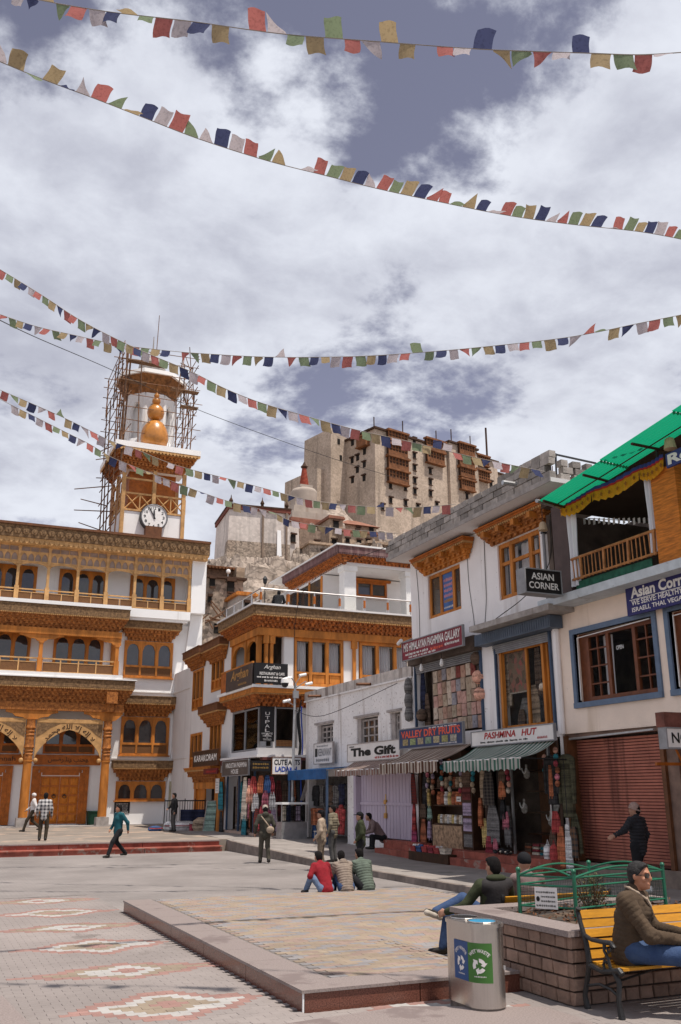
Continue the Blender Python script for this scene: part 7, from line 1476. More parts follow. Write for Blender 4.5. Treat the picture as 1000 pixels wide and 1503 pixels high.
# ---------------------------------------------------------------- benches
YS=M('yellow_bench_slat',(.50,.225,.018),.5,.14,6,stretch=(1,6,6),bump=.08,dirt=((.45,.24,.06),5,.68)); CI=M('black_cast_iron',(.013,.012,.012),.42,.3,20,bump=.3,bsc=60,spec=.5)
def make_bench(label,loc,rz,L=1.75):
    t=thing('park_bench',label,'bench',loc,'yellow slatted benches',rz)
    # local: sitter faces -y; x from 0 to L
    prof_back=[(.02,.90),(-.03,.86),(-.02,.72),(.05,.52),(.10,.44)]
    for x in (.0,L):
        m=MB(); m.tube([(x,.02,.0),(x,.05,.12),(x,-.03,.34),(x,-.06,.46)],[.035,.026,.026,.03],8); m.tube([(x,-.50,.0),(x,-.47,.14),(x,-.50,.32),(x,-.43,.42)],[.035,.026,.026,.03],8)
        m.tube([(x,-.06,.44),(x,-.03,.62),(x,.04,.80),(x,.075,.90),(x,.055,.94)],[.032,.028,.024,.024,.03],8); m.tube([(x,-.07,.415),(x,-.25,.385),(x,-.42,.41),(x,-.52,.43),(x,-.555,.40)],[.03,.026,.028,.032,.03],8)
        m.tube([(x,.02,.70),(x,-.12,.66),(x,-.30,.66),(x,-.42,.665),(x,-.47,.63),(x,-.44,.60),(x,-.41,.62)],[.022,.022,.024,.026,.024,.02,.014],8)
        m.tube([(x,-.39,.42),(x,-.36,.52),(x,-.31,.58),(x,-.32,.645)],[.02,.016,.016,.02],7); m.tube([(x,-.30,.40),(x,-.28,.45),(x,-.31,.49),(x,-.34,.47)],[.014]*4,6); m.tube([(x,-.42,.60),(x,-.37,.57),(x,-.35,.62)],[.013]*3,6)
        m.tube([(x,-.02,.22),(x,-.20,.26),(x,-.38,.24),(x,-.47,.2)],[.016]*4,6)
        m.build('end_frame',CI,t,smooth=True,local=True)
    for i,(y,z) in enumerate(((-.035,.51),(-.012,.605),(.02,.70),(.052,.79),(.075,.875))):
        s=MB(); s.loft([(.03,y-.03,z-.035),(.03,y-.008,z-.043),(.03,y+.022,z+.033),(.03,y,z+.041)],[(L-.03,y-.03,z-.035),(L-.03,y-.008,z-.043),(L-.03,y+.022,z+.033),(L-.03,y,z+.041)]); s.build('back_slat',YS,t,local=True)
    for i in range(5):
        y=-.10-.098*i; z=.435-.012*math.sin(i/4*PI); s=MB(); s.box(.03,L-.03,y-.04,y+.04,z-.012,z+.014); s.build('seat_slat',YS,t,local=True)
    m=MB(); m.tube([(.0,-.25,.25),(L*.5,-.25,.40),(L,-.25,.25)],.012,5); m.build('stay_rod',CI,t,local=True)
    return t
make_bench('yellow slatted bench with black cast iron arms in the right foreground',(6.50,8.52,0),0,1.8)
make_bench('yellow slatted bench seen from behind beyond the stone planter',(9.0,11.22,0),PI,1.75).scale.z=.86
# ================================================================ PEOPLE
def nets(D,o,vx):
    ins=D<0; sh=np.array(D.shape)-1
    cor=[(i,j,k) for i in (0,1) for j in (0,1) for k in (0,1)]
    sl=lambda c:tuple(slice(c[a],c[a]+sh[a]) for a in range(3))
    cnt=sum(ins[sl(c)].astype(np.int8) for c in cor); act=np.argwhere((cnt>0)&(cnt<8))
    vals=np.stack([D[act[:,0]+c[0],act[:,1]+c[1],act[:,2]+c[2]] for c in cor],1)
    P=np.zeros((len(act),3)); n=np.zeros(len(act))
    for a in range(8):
        for b in range(a+1,8):
            d=[cor[b][q]-cor[a][q] for q in range(3)]
            if sum(d)!=1 or min(d)<0: continue
            va,vb=vals[:,a],vals[:,b]; m=(va<0)!=(vb<0); t=np.where(m,va/np.where(m,va-vb,1),0)
            for q in range(3): P[:,q]+=np.where(m,cor[a][q]+t*d[q],0)
            n+=m
    P=P/n[:,None]; idx=-np.ones(D.shape,int); idx[act[:,0],act[:,1],act[:,2]]=np.arange(len(act)); F=[]
    for ax in range(3):
        a1,a2=[q for q in range(3) if q!=ax]
        s0=[slice(1,-1)]*3; s0[ax]=slice(0,-1); s1=[slice(1,-1)]*3; s1[ax]=slice(1,None)
        A,B=ins[tuple(s0)],ins[tuple(s1)]; e=np.argwhere(A!=B); flip=A[A!=B]; base=e.copy(); base[:,a1]+=1; base[:,a2]+=1
        def at(d1,d2): q=base.copy(); q[:,a1]-=d1; q[:,a2]-=d2; return idx[q[:,0],q[:,1],q[:,2]]
        Q=np.stack([at(1,1),at(0,1),at(0,0),at(1,0)],1); 
        if ax==1: flip=~flip
        Q[~flip]=Q[~flip][:,::-1]; F.append(Q[(Q>=0).all(1)])
    return o+(act+P)*vx,np.concatenate(F)
def sdf(prims,vx,k=.03,cuts=()):
    lo=np.full(3,9.);hi=-lo
    for p in prims:
        if p[0]=='c': a,b=np.array(p[1]),np.array(p[2]); r=max(p[3],p[4])*max(1.,p[5])+.02; lo=np.minimum(lo,np.minimum(a,b)-r); hi=np.maximum(hi,np.maximum(a,b)+r)
        else: c,r=np.array(p[1]),np.array(p[2])+.01; lo=np.minimum(lo,c-r.max()); hi=np.maximum(hi,c+r.max())
    lo-=2.5*vx+.02; n=np.ceil((hi+2.5*vx+.02-lo)/vx).astype(int)+1; D=np.full(n,.5,np.float32)
    ax=[(lo[i]+np.arange(n[i])*vx).astype(np.float32) for i in range(3)]
    for p in prims:
        if p[0]=='c': a,b=np.array(p[1],float),np.array(p[2],float); R_=max(p[3],p[4])*max(1.,p[5])+.03+k; l,h=np.minimum(a,b)-R_,np.maximum(a,b)+R_
        else: c,r=np.array(p[1],float),np.array(p[2],float); R_=r.max()+.03+k; l,h=c-R_,c+R_
        i0=np.clip(((l-lo)/vx).astype(int),0,n-1); i1=np.clip(np.ceil((h-lo)/vx).astype(int)+1,1,n); s=tuple(slice(i0[q],i1[q]) for q in range(3))
        x=ax[0][s[0]][:,None,None]; y=ax[1][s[1]][None,:,None]; z=ax[2][s[2]][None,None,:]
        if p[0]=='c':
            _,_,_,ra,rb,sx,rip=p; w=np.array((1/sx,1,1)); A,B=a*w,b*w; u=B-A; L2=max(1e-9,u@u); X=x/sx-A[0]; Y=y-A[1]; Z=z-A[2]
            t=np.clip((X*u[0]+Y*u[1]+Z*u[2])/L2,0,1); d=np.sqrt((X-t*u[0])**2+(Y-t*u[1])**2+(Z-t*u[2])**2)-(ra+(rb-ra)*t)
            if rip: d=d-rip[1]*np.sqrt(np.abs(np.sin(PI*rip[0]*t)))
        else:
            q=np.sqrt(((x-c[0])/r[0])**2+((y-c[1])/r[1])**2+((z-c[2])/r[2])**2); d=(q-1)*r.min()
        E=D[s]; kk=p[-1] if p[0]=='e' and len(p)>3 else k; h_=np.clip(.5+.5*(E-d)/kk,0,1); D[s]=E+(d-E)*h_-kk*h_*(1-h_)
    for nrm,dd in cuts:
        D=np.maximum(D,ax[0][:,None,None]*nrm[0]+ax[1][None,:,None]*nrm[1]+ax[2][None,None,:]*nrm[2]-dd)
    return nets(D,lo,vx)
def quilt(V,bones,amp,per):
    best=np.full(len(V),9e9); out=V.copy()
    for a,b,r in bones:
        a,b=np.array(a,float),np.array(b,float); u=b-a; L_=np.linalg.norm(u); u/=L_; t=np.clip((V-a)@u,-.06,L_+.06); c=a+t[:,None]*u; d=V-c; n=np.linalg.norm(d,axis=1); s=n/r
        m=s<best; best=np.where(m,s,best); g=(1-np.abs(np.sin(PI*t/per)))**1.6; out[m]=(c+d*(1-(amp*g/np.maximum(n,.02))[:,None])+0)[m]
    return out
def sdf_obj(name,prims,vx,mat,par,k=.03,cuts=(),wrinkle=0,bones=None,amp=0,per=.07):
    V,F=sdf(prims,vx,k,cuts)
    if amp: V=quilt(V,bones,amp,per)
    if wrinkle:
        for i in range(len(V)):
            q=mnoise.noise(Vector(V[i])*11)+.5*mnoise.noise(Vector(V[i])*24); V[i]=V[i]*1; V[i][1]+=wrinkle*q; V[i][0]+=wrinkle*q*.6
    me=bpy.data.meshes.new(name); me.from_pydata(V.tolist(),[],F.tolist()); me.materials.append(mat); me.polygons.foreach_set('use_smooth',[True]*len(me.polygons)); me.update()
    o=bpy.data.objects.new(name,me); COL.objects.link(o); o.parent=par; return o
SKIN=M('skin',(.36,.19,.125),.55,.08,8,spec=.35); SKIN2=M('tanned_skin',(.40,.18,.105),.5,.10,9,spec=.4); HAIR=M('black_hair',(.012,.010,.010),.7,.4,20,stretch=(6,6,1),bump=.8,bsc=60,spec=.12); HAIRG=M('greying_hair',(.022,.02,.02),.65,.5,40,bump=.8,bsc=70)
SHOE=M('dark_shoe',(.02,.017,.015),.5,.3,8); SOLE=M('pale_sole',(.42,.37,.31),.8)
def cl2(n,c,**k): return M(n,c,.92,.2,7,bump=.35,bsc=k.pop('bsc',45),**k)
TOPS=dict(teal=cl2('teal_jumper',(.012,.085,.105)),maroon=cl2('maroon_jumper',(.23,.012,.02)),black=cl2('black_jacket',(.014,.014,.016)),olive=cl2('dark_olive_jacket',(.035,.042,.02)),beige=cl2('beige_jacket',(.36,.28,.21)),ggrey=cl2('grey_olive_jacket',(.055,.052,.04)),taupe=cl2('taupe_puffer',(.24,.19,.155)),greenp=cl2('grey_green_puffer',(.10,.125,.10)),stripe=cl2('striped_puffer',(.20,.17,.12)),mauve=cl2('mauve_jumper',(.18,.125,.12)),brown=cl2('brown_ribbed_jacket',(.07,.046,.028)),white=cl2('white_shawl',(.6,.57,.56)),blackp=cl2('black_puffer',(.016,.016,.02),spec=.5))
def plaidx(N,L,g,out,b):
    s=N.new('ShaderNodeSeparateXYZ'); L.new(g.outputs['Position'],s.inputs[0]); acc=None
    for a,per in ((0,.13),(2,.13)):
        d=N.new('ShaderNodeMath'); d.operation='MULTIPLY'; d.inputs[1].default_value=1/per; L.new(s.outputs[a],d.inputs[0]); f=N.new('ShaderNodeMath'); f.operation='FRACT'; L.new(d.outputs[0],f.inputs[0]); c=N.new('ShaderNodeMath'); c.operation='GREATER_THAN'; c.inputs[1].default_value=.55; L.new(f.outputs[0],c.inputs[0])
        if acc is None: acc=c.outputs[0]
        else: q=N.new('ShaderNodeMath'); q.operation='ADD'; L.new(acc,q.inputs[0]); L.new(c.outputs[0],q.inputs[1]); h=N.new('ShaderNodeMath'); h.operation='MULTIPLY'; h.inputs[1].default_value=.5; L.new(q.outputs[0],h.inputs[0]); acc=h.outputs[0]
    x=N.new('ShaderNodeMix'); x.data_type='RGBA'; L.new(acc,x.inputs[0]); x.inputs[6].default_value=(.5,.48,.47,1); x.inputs[7].default_value=(.035,.035,.045,1); return x.outputs[2]
TOPS['plaid']=M('plaid_shirt',(.3,.3,.3),.9,extra=plaidx)
PANTS=dict(djeans=M('dark_blue_jeans',(.012,.022,.05),.9,.3,5,col2=(.03,.05,.095),bump=.5,bsc=60),black=cl2('black_trousers',(.012,.012,.014)),brown=cl2('dark_brown_trousers',(.045,.034,.022)),khaki=cl2('khaki_trousers',(.17,.13,.095)),grey=cl2('grey_trousers',(.07,.068,.068)),jeans=M('blue_jeans',(.022,.042,.10),.9,.35,5,col2=(.05,.085,.17),bump=.4,bsc=60),ljeans=M('light_blue_jeans',(.13,.18,.28),.9,.25,6,bump=.3,bsc=60),olive=cl2('olive_grey_trousers',(.075,.066,.05)))
CAPM=M('dark_cap_cloth',(.015,.015,.017),.9,spec=.1); BEAN=M('dusty_pink_beanie',(.33,.225,.19),.95,.15,30,bump=.6,bsc=50); PALEC=M('pale_cap_cloth',(.36,.31,.26),.9)
BASE=dict(pel=(0,0,.93),ch=(0,.0,1.27),nk=(0,-.01,1.45),hd=(0,.025,1.60),sL=(-.185,0,1.40),eL=(-.25,-.04,1.13),wL=(-.26,.05,.89),sR=(.185,0,1.40),eR=(.25,-.04,1.13),wR=(.26,.05,.89),hL=(-.09,0,.90),kL=(-.10,.03,.49),aL=(-.11,-.03,.085),hR=(.09,0,.90),kR=(.10,.03,.49),aR=(.11,-.03,.085),tL=None,tR=None)
def pose(**k): d=dict(BASE); d.update(k); return d
WALK=lambda s=1.:pose(kL=(-.09,.20*s,.52),aL=(-.09,.30*s,.09),kR=(.09,.02*s,.50),aR=(.09,-.34*s,.15),eL=(-.27,-.14*s,1.14),wL=(-.28,-.10*s,.90),eR=(.27,.06*s,1.14),wR=(.27,.26*s,.98))
def SIT(h,lean=.12,knee=.42,spread=.14,elb=.10): return pose(pel=(0,0,h+.12),ch=(0,lean,h+.45),nk=(0,lean*1.5,h+.62),hd=(0,lean*1.7+.05,h+.76),sL=(-.185,lean*1.35,h+.57),sR=(.185,lean*1.35,h+.57),eL=(-.27,lean*1.2+elb,h+.33),eR=(.27,lean*1.2+elb,h+.33),wL=(-.14,lean+.36,h+.25),wR=(.14,lean+.36,h+.25),hL=(-.1,.02,h+.1),hR=(.1,.02,h+.1),kL=(-spread,knee,h+.13),kR=(spread,knee,h+.13),aL=(-spread,knee+.02,max(.08,h-.33)),aR=(spread,knee+.02,max(.08,h-.33)))
def V3(a): return np.array(a,float)
def person(label,loc,rz,J,top,bottom,hair=HAIR,hat=None,vx=.024,shoes=None,puff=0,skin=None,scale=1.,yaw=0.,coll=None,hood=False,group=None,fingers=False,extra=None,wr=.004,nod=0.,bulk=1.,per=.075):
    t=thing('person',label,'person',loc,group,rz); t.scale=(scale,)*3; skin=skin or SKIN
    j={k:(V3(v) if v is not None else None) for k,v in J.items()}
    hd=j['hd']; cy,sy=math.cos(yaw),math.sin(yaw); fw=V3((-sy,cy,0)); rt=V3((cy,sy,0)); up=V3((0,0,1))
    H=lambda x,y,z: hd+rt*x+fw*(y*math.cos(nod)-z*math.sin(nod)*-1*0+0)+up*(z)+fw*0
    pr=[('e',H(0,-.005,.02),(.078,.094,.105)),('e',H(0,.03,-.055),(.056,.062,.065)),('c',j['nk']-V3((0,0,.03)),H(0,-.02,-.05),.055,.052,1,None),('e',H(0,.098,-.018),(.014,.022,.022),.01),('e',H(0,.092,.012),(.011,.016,.03),.012),('e',H(0,.078,-.058),(.026,.016,.007),.006),('e',H(0,.082,-.069),(.022,.014,.007),.006),('e',H(0,.073,-.092),(.024,.018,.018),.015),('e',H(-.079,-.01,0),(.011,.022,.032),.008),('e',H(.079,-.01,0),(.011,.022,.032),.008),('e',H(0,.074,.038),(.052,.02,.012),.012),('e',H(-.045,.062,-.025),(.022,.02,.02),.015),('e',H(.045,.062,-.025),(.022,.02,.02),.015),
        ('c',j['pel']+V3((0,.02,.03)),j['ch'],.09,.11,1.15,None),('c',j['sL'],j['sR'],.055,.055,1,None)]
    for s in 'LR':
        pr+=[('c',j['s'+s],j['e'+s],.046,.038,1,None),('c',j['e'+s],j['w'+s],.038,.029,1,None),('c',j['h'+s],j['k'+s],.07,.05,1,None),('c',j['k'+s],j['a'+s],.05,.04,1,None)]
        w=j['w'+s]; d=w-j['e'+s]; d/=np.linalg.norm(d); hv=j.get('d'+s); hv=d if hv is None else hv/np.linalg.norm(hv)
        side=V3((-1 if s=='L' else 1,0,0)); inn=-side-hv*((-side)@hv); inn/=max(1e-6,np.linalg.norm(inn)); nrm=np.cross(hv,inn)
        curl=j.get('c'+s); curl=inn if curl is None else curl
        if fingers or vx<.02:
            acr=np.cross(hv,curl); acr/=np.linalg.norm(acr)
            if j.get('x'+s) is not None: acr=-acr
            for q in range(4): pr.append(('c',w+hv*.02+acr*.010*(q-1.5),w+hv*.088+acr*.021*(q-1.5),.021,.015,1,None))
            for q,L_ in enumerate((.030,.036,.034,.026)):
                b=w+hv*.09+acr*.0225*(q-1.5); m_=b+hv*L_+curl*.012; e=m_+hv*L_*.55+curl*L_*.8; pr+=[('c',b,m_,.0105,.0095,1,None),('c',m_,e,.0095,.008,1,None)]
            tb=w+hv*.03-acr*.026; tm=tb-acr*.025+hv*.028+curl*.012; pr+=[('c',tb,tm,.013,.0115,1,None),('c',tm,tm+hv*.03+curl*.015,.0115,.0095,1,None)]
        else:
            pr+=[('c',w,w+hv*.075,.032,.034,1,None),('c',w+hv*.08,w+hv*.135+inn*.02,.030,.018,1,None),('c',w+hv*.03+inn*.03,w+hv*.085+inn*.045,.014,.011,1,None)]
    sdf_obj('body',pr,vx if not fingers else vx*.8,skin,t,k=.012 if fingers else .02)
    # shirt or jacket
    rp=lambda n:None
    up_=[('c',j['pel']+V3((0,0,-.06)),j['ch'],.128,.142,1.22,rp(7)),('c',j['ch'],(j['sL']+j['sR'])/2+V3((0,0,-.03)),.14,.10,1.3,None),('c',j['sL']+(j['sR']-j['sL'])*.1,j['sL']+(j['sR']-j['sL'])*.9,.078,.078,1,None)]
    if J['pel'][2]>.8: up_.append(('c',j['pel']+V3((0,0,-.10)),j['pel'],.132,.125,1.2,None))
    for s in 'LR': up_+=[('c',j['s'+s],j['e'+s],.076,.062,1,rp(5)),('c',j['e'+s],j['e'+s]+(j['w'+s]-j['e'+s])*.98,.06,.046,1,rp(5))]
    up_.append(('c',j['nk']+V3((0,0,-.06)),j['nk']+V3((0,0,.015)),.09,.072,1,None))
    if hood: up_+=[('e',j['nk']+V3((0,-.075,.02)),(.105,.065,.085))]
    if J['pel'][2]<.8: up_.append(('c',j['pel']+V3((0,-.02,-.05)),j['ch'],.135,.14,1.2,None))
    if bulk!=1: up_=[(q[0],q[1],q[2],q[3]*bulk,q[4]*bulk,q[5],q[6]) if q[0]=='c' else q for q in up_]
    bones=[(j['pel']+V3((0,0,-.15)),j['nk'],.16)]+[(j[a+s],j[b+s],.07) for s in 'LR' for a,b in ('se','ew')]
    sdf_obj('jacket' if puff or hood else 'top',up_,vx*.8 if puff else vx*.9,top,t,k=.045,wrinkle=wr,bones=bones,amp=puff,per=per)
    lo=[('c',j['hL'],j['hR'],.105,.105,1,None),('e',j['pel']+V3((0,-.01,-.03)),(.165,.115,.13))]
    for s in 'LR': lo+=[('c',j['h'+s],j['k'+s],.097*bulk**1.5,.074*bulk,1,None),('c',j['k'+s],j['a'+s]+(j['k'+s]-j['a'+s])*.06,.073,.063,1,None)]
    sdf_obj('trousers',lo,vx*.9,bottom,t,k=.04,wrinkle=wr)
    for s in 'LR':
        a=j['a'+s]; f=j['t'+s] if j['t'+s] is not None else V3((-.03 if s=='L' else .03,1,0)); f=f/np.linalg.norm(f); dn=j.get('n'+s); dn=V3((0,0,-1)) if dn is None else dn
        sdf_obj('shoe',[('c',a-f*.03+dn*.03,a+f*.17+dn*.045,.05,.036,1,None),('c',a-f*.02,a+dn*.03,.052,.05,1,None)],min(vx,.014),shoes or SHOE,t,k=.02)
    if hair is not None:
        sdf_obj('hair',[('e',H(0,-.02,.045),(.088,.10,.095)),('e',H(0,-.045,-.01),(.084,.075,.09)),('e',H(0,.045,.085),(.07,.05,.04))],min(vx,.013),hair,t,k=.02,cuts=((tuple(fw*.80+up*-.6),float(hd@(fw*.80-up*.6)+.005)),),wrinkle=.006)
    if hat is not None:
        mt,kind=hat
        pp=[('e',H(0,-.005,.055),(.094,.108,.09))]; cut=((tuple(-up),-(hd[2]+.045)),) if kind=='cap' else ((tuple(-up+fw*.35),float(-(hd[2]+.02)+hd@fw*.35)),)
        sdf_obj('cap' if kind=='cap' else 'beanie',pp+([('e',H(0,.0,.075),(.09,.10,.09))] if kind!='cap' else []),min(vx,.013),mt,t,k=.02,cuts=cut)
        if kind=='cap': sdf_obj('cap_peak',[('e',H(0,.125,.052),(.07,.075,.012))],min(vx,.012),mt,t)
    if hat is not None and hat[1]=='beanie' and hat[0] is BEAN:
        b=MB(); b.tube([H(.096*math.cos(q*PI/10),-.008+.110*math.sin(q*PI/10),.022+.035*math.sin(q*PI/10)) for q in range(20)],.017,7,closed=True); b.build('beanie_brim',BEAN,t,smooth=True,local=True)
    if extra: extra(t,j,H,fw,rt,up)
    return t
def face(x,y): return math.atan2(-x,y)      # turn so that the figure looks along (x, y)
def gp(px,py,z): p=onz(px,py,z); return (p.x,p.y,z)
person('man in a black and white plaid shirt seen from behind on the mosque forecourt',gp(62,1234,.405),face(.25,1),pose(kL=(-.11,.02,.49),kR=(.12,.02,.49)),TOPS['plaid'],PANTS['brown'],vx=.026)
person('person in white with a patterned scarf walking left behind the plaid shirted man',gp(46,1221,.41),face(-1,.2),WALK(1.2),TOPS['white'],PANTS['brown'],hair=None,hat=(TOPS['white'],'beanie'),vx=.028,scale=.98)
person('man in a teal jumper and black trousers striding left across the square',gp(171,1258.5,0),face(-.95,-.42),pose(kL=(-.09,.26,.52),aL=(-.09,.42,.09),kR=(.09,-.02,.50),aR=(.09,-.42,.12),eL=(-.28,-.18,1.14),wL=(-.27,-.22,.90),eR=(.27,-.02,1.13),wR=(.25,.14,.92),pel=(0,0,.89),hL=(-.09,0,.87),hR=(.09,0,.87)),TOPS['teal'],PANTS['black'],vx=.024,yaw=-.35,skin=SKIN2,scale=.99)
person('man in a black jacket and grey trousers standing by the white mosque wall',gp(254,1221,.415),face(-.9,-.1),pose(eR=(.27,.03,1.14),wR=(.2,.22,1.02)),TOPS['black'],PANTS['grey'],vx=.028,scale=.98)
bag_=None
def pack(t,j,H,fw,rt,up):
    m=MB(); m.tube([(-.15,-.12,1.42),(.02,-.20,1.2),(.17,-.14,1.02)],.02,5); m.build('strap',TOPS['beige'],t,local=True); sdf_obj('shoulder_bag',[('e',V3((.14,-.17,1.0)),(.13,.07,.11))],.02,TOPS['beige'],t)
person('man in a grey olive hooded jacket with a sling bag walking away across the square',gp(388,1267,0),face(.15,1),pose(kL=(-.10,.06,.50),aL=(-.12,.06,.09),kR=(.10,.02,.5),aR=(.11,-.16,.10),eL=(-.30,-.03,1.14),wL=(-.31,.03,.9),eR=(.29,-.03,1.14),wR=(.28,.06,.92)),TOPS['ggrey'],PANTS['olive'],hood=True,hat=(PALEC,'beanie'),vx=.024,extra=pack,scale=.99)
person('man in a pale beige jacket and dark cap standing on the pavement',gp(472,1278,0),face(-.75,.55),pose(wL=(-.18,.14,.93),wR=(.2,.12,.92)),TOPS['beige'],PANTS['khaki'],hat=(CAPM,'cap'),vx=.022,scale=.94,wr=.008)
person('man in a striped olive puffer jacket behind the man in beige',gp(489,1266,.14),face(-.6,.7),pose(),TOPS['stripe'],PANTS['grey'],puff=.016,per=.08,vx=.02,yaw=.3,scale=.93)
person('man in a dark olive jacket and black cap standing behind the seated men',gp(530,1283,0),face(-.85,.4),pose(wL=(-.2,.12,.95),wR=(.2,.1,.93),eR=(.28,-.08,1.12)),TOPS['olive'],PANTS['black'],hat=(CAPM,'cap'),vx=.02,scale=.92,bulk=1.1,wr=.008)
def onstep(): return (14.55,29.45,.3)
person('man in a mauve jumper crouched on the red steps with his head bowed',onstep(),face(-1,.25),SIT(.26,lean=.26,knee=.36),TOPS['mauve'],PANTS['black'],vx=.024,yaw=-.2)
sp=[onz(474,1308,.2),onz(510,1308,.2),onz(547,1308,.2)]
person('man in a maroon jumper and pale jeans sitting on the platform edge',(sp[0].x,18.42,.2-.0),face(-.12,1),SIT(-.02,lean=.20,knee=.30,spread=.2,elb=.05)|dict(kL=(-.25,.26,.34),aL=(-.32,.40,.02),kR=(.16,.38,.32),aR=(.16,.5,-.04),eL=(-.32,.2,.34),wL=(-.22,.40,.33)),TOPS['maroon'],PANTS['ljeans'],vx=.02,yaw=.15,wr=.008,scale=.86)
person('man in a taupe ribbed puffer jacket sitting between maroon and green',(sp[1].x,18.42,.2),face(0.08,1),SIT(-.02,lean=.2,knee=.32,spread=.16)|dict(kL=(-.14,.36,.38),aL=(-.14,.5,0.0),kR=(.16,.36,.38),aR=(.16,.5,.0)),TOPS['taupe'],PANTS['jeans'],puff=.013,per=.06,hood=True,vx=.017,yaw=-.2,scale=.86,bulk=1.08)
person('man in a grey green ribbed puffer jacket sitting rightmost on the platform edge',(sp[2].x,18.42,.2),face(-.1,1),SIT(-.02,lean=.18,knee=.32,spread=.18)|dict(kL=(-.34,.22,.30),aL=(-.36,.4,.0),kR=(.16,.36,.38),aR=(.16,.5,.0)),TOPS['greenp'],PANTS['black'],puff=.014,per=.06,vx=.017,yaw=.25,scale=.90,bulk=1.1)
person('man in a black puffer jacket and dusty pink beanie walking along the shutters',gp(944,1313,.14),face(-.25,1),pose(eL=(-.40,.02,1.22),wL=(-.60,.12,1.12),kR=(.11,.16,.52),aR=(.12,.22,.1),kL=(-.10,.0,.49),aL=(-.11,-.24,.14)),TOPS['blackp'],PANTS['black'],hat=(BEAN,'beanie'),puff=.028,vx=.016,yaw=.6,shoes=WHITEPAINT,bulk=1.1,per=.065)
# lounging man on the far bench, one boot on the ground, the other leg crossed
bs=.36
LJ=dict(BASE); LJ.update(pel=(0,0,bs+.10),ch=(.03,-.10,bs+.42),nk=(.03,-.12,bs+.60),hd=(.03,-.09,bs+.76),sL=(-.19,-.10,bs+.54),sR=(.23,-.12,bs+.55),eL=(-.36,.02,bs+.28),wL=(-.52,.22,bs+.20),eR=(.36,.0,bs+.30),wR=(.26,.22,bs+.22),hL=(-.1,.03,bs+.08),hR=(.1,.03,bs+.08),kL=(-.40,.40,bs+.12),aL=(-.47,.44,.09),kR=(-.16,.40,bs+.33),aR=(-.58,.45,bs+.17),tR=(-.85,-.15,.30),nR=V3((.1,-.75,-.6)),tL=(-.8,.5,0))
JV=M('dark_vest_panel',(.022,.019,.02),.8,.2,6,bump=.3)
def vest(t,j,H,fw,rt,up): sdf_obj('dark_yoke',[('c',V3((-.14,-.13,bs+.53)),V3((.20,-.15,bs+.54)),.088,.088,1,None),('c',V3((.03,-.12,bs+.3)),V3((.03,-.13,bs+.5)),.14,.145,1.26,None)],.016,JV,t,k=.04); sdf_obj('hood_collar',[('e',V3((.03,-.16,bs+.63)),(.15,.09,.05))],.016,TOPS['olive'],t); f=j['tR']/np.linalg.norm(j['tR']); o_=V3((.012,-.055,-.045)); sdf_obj('sole',[('c',j['aR']-f*.05+o_,j['aR']+f*.06+o_,.036,.028,1,None),('c',j['aR']+f*.06+o_,j['aR']+f*.19+o_,.034,.04,1,None)],.012,SOLE,t)
person('man in an olive and black jacket lounging on the far bench with one leg crossed',(7.2,11.42,.02),0,LJ,TOPS['olive'],PANTS['jeans'],vx=.015,yaw=.25,extra=vest,wr=.006,fingers=True)
person('man in a dark cap sitting further along the far bench behind the green fence',(7.9,11.5,.02),face(.15,1),SIT(.36,lean=.02),TOPS['mauve'],PANTS['black'],hair=None,hat=(CAPM,'beanie'),vx=.018)
person('dark dressed person sitting behind the glass terrace railing',(14.35,39.6,10.05),face(.5,1),SIT(.2,lean=.25),TOPS['black'],PANTS['black'],vx=.028)
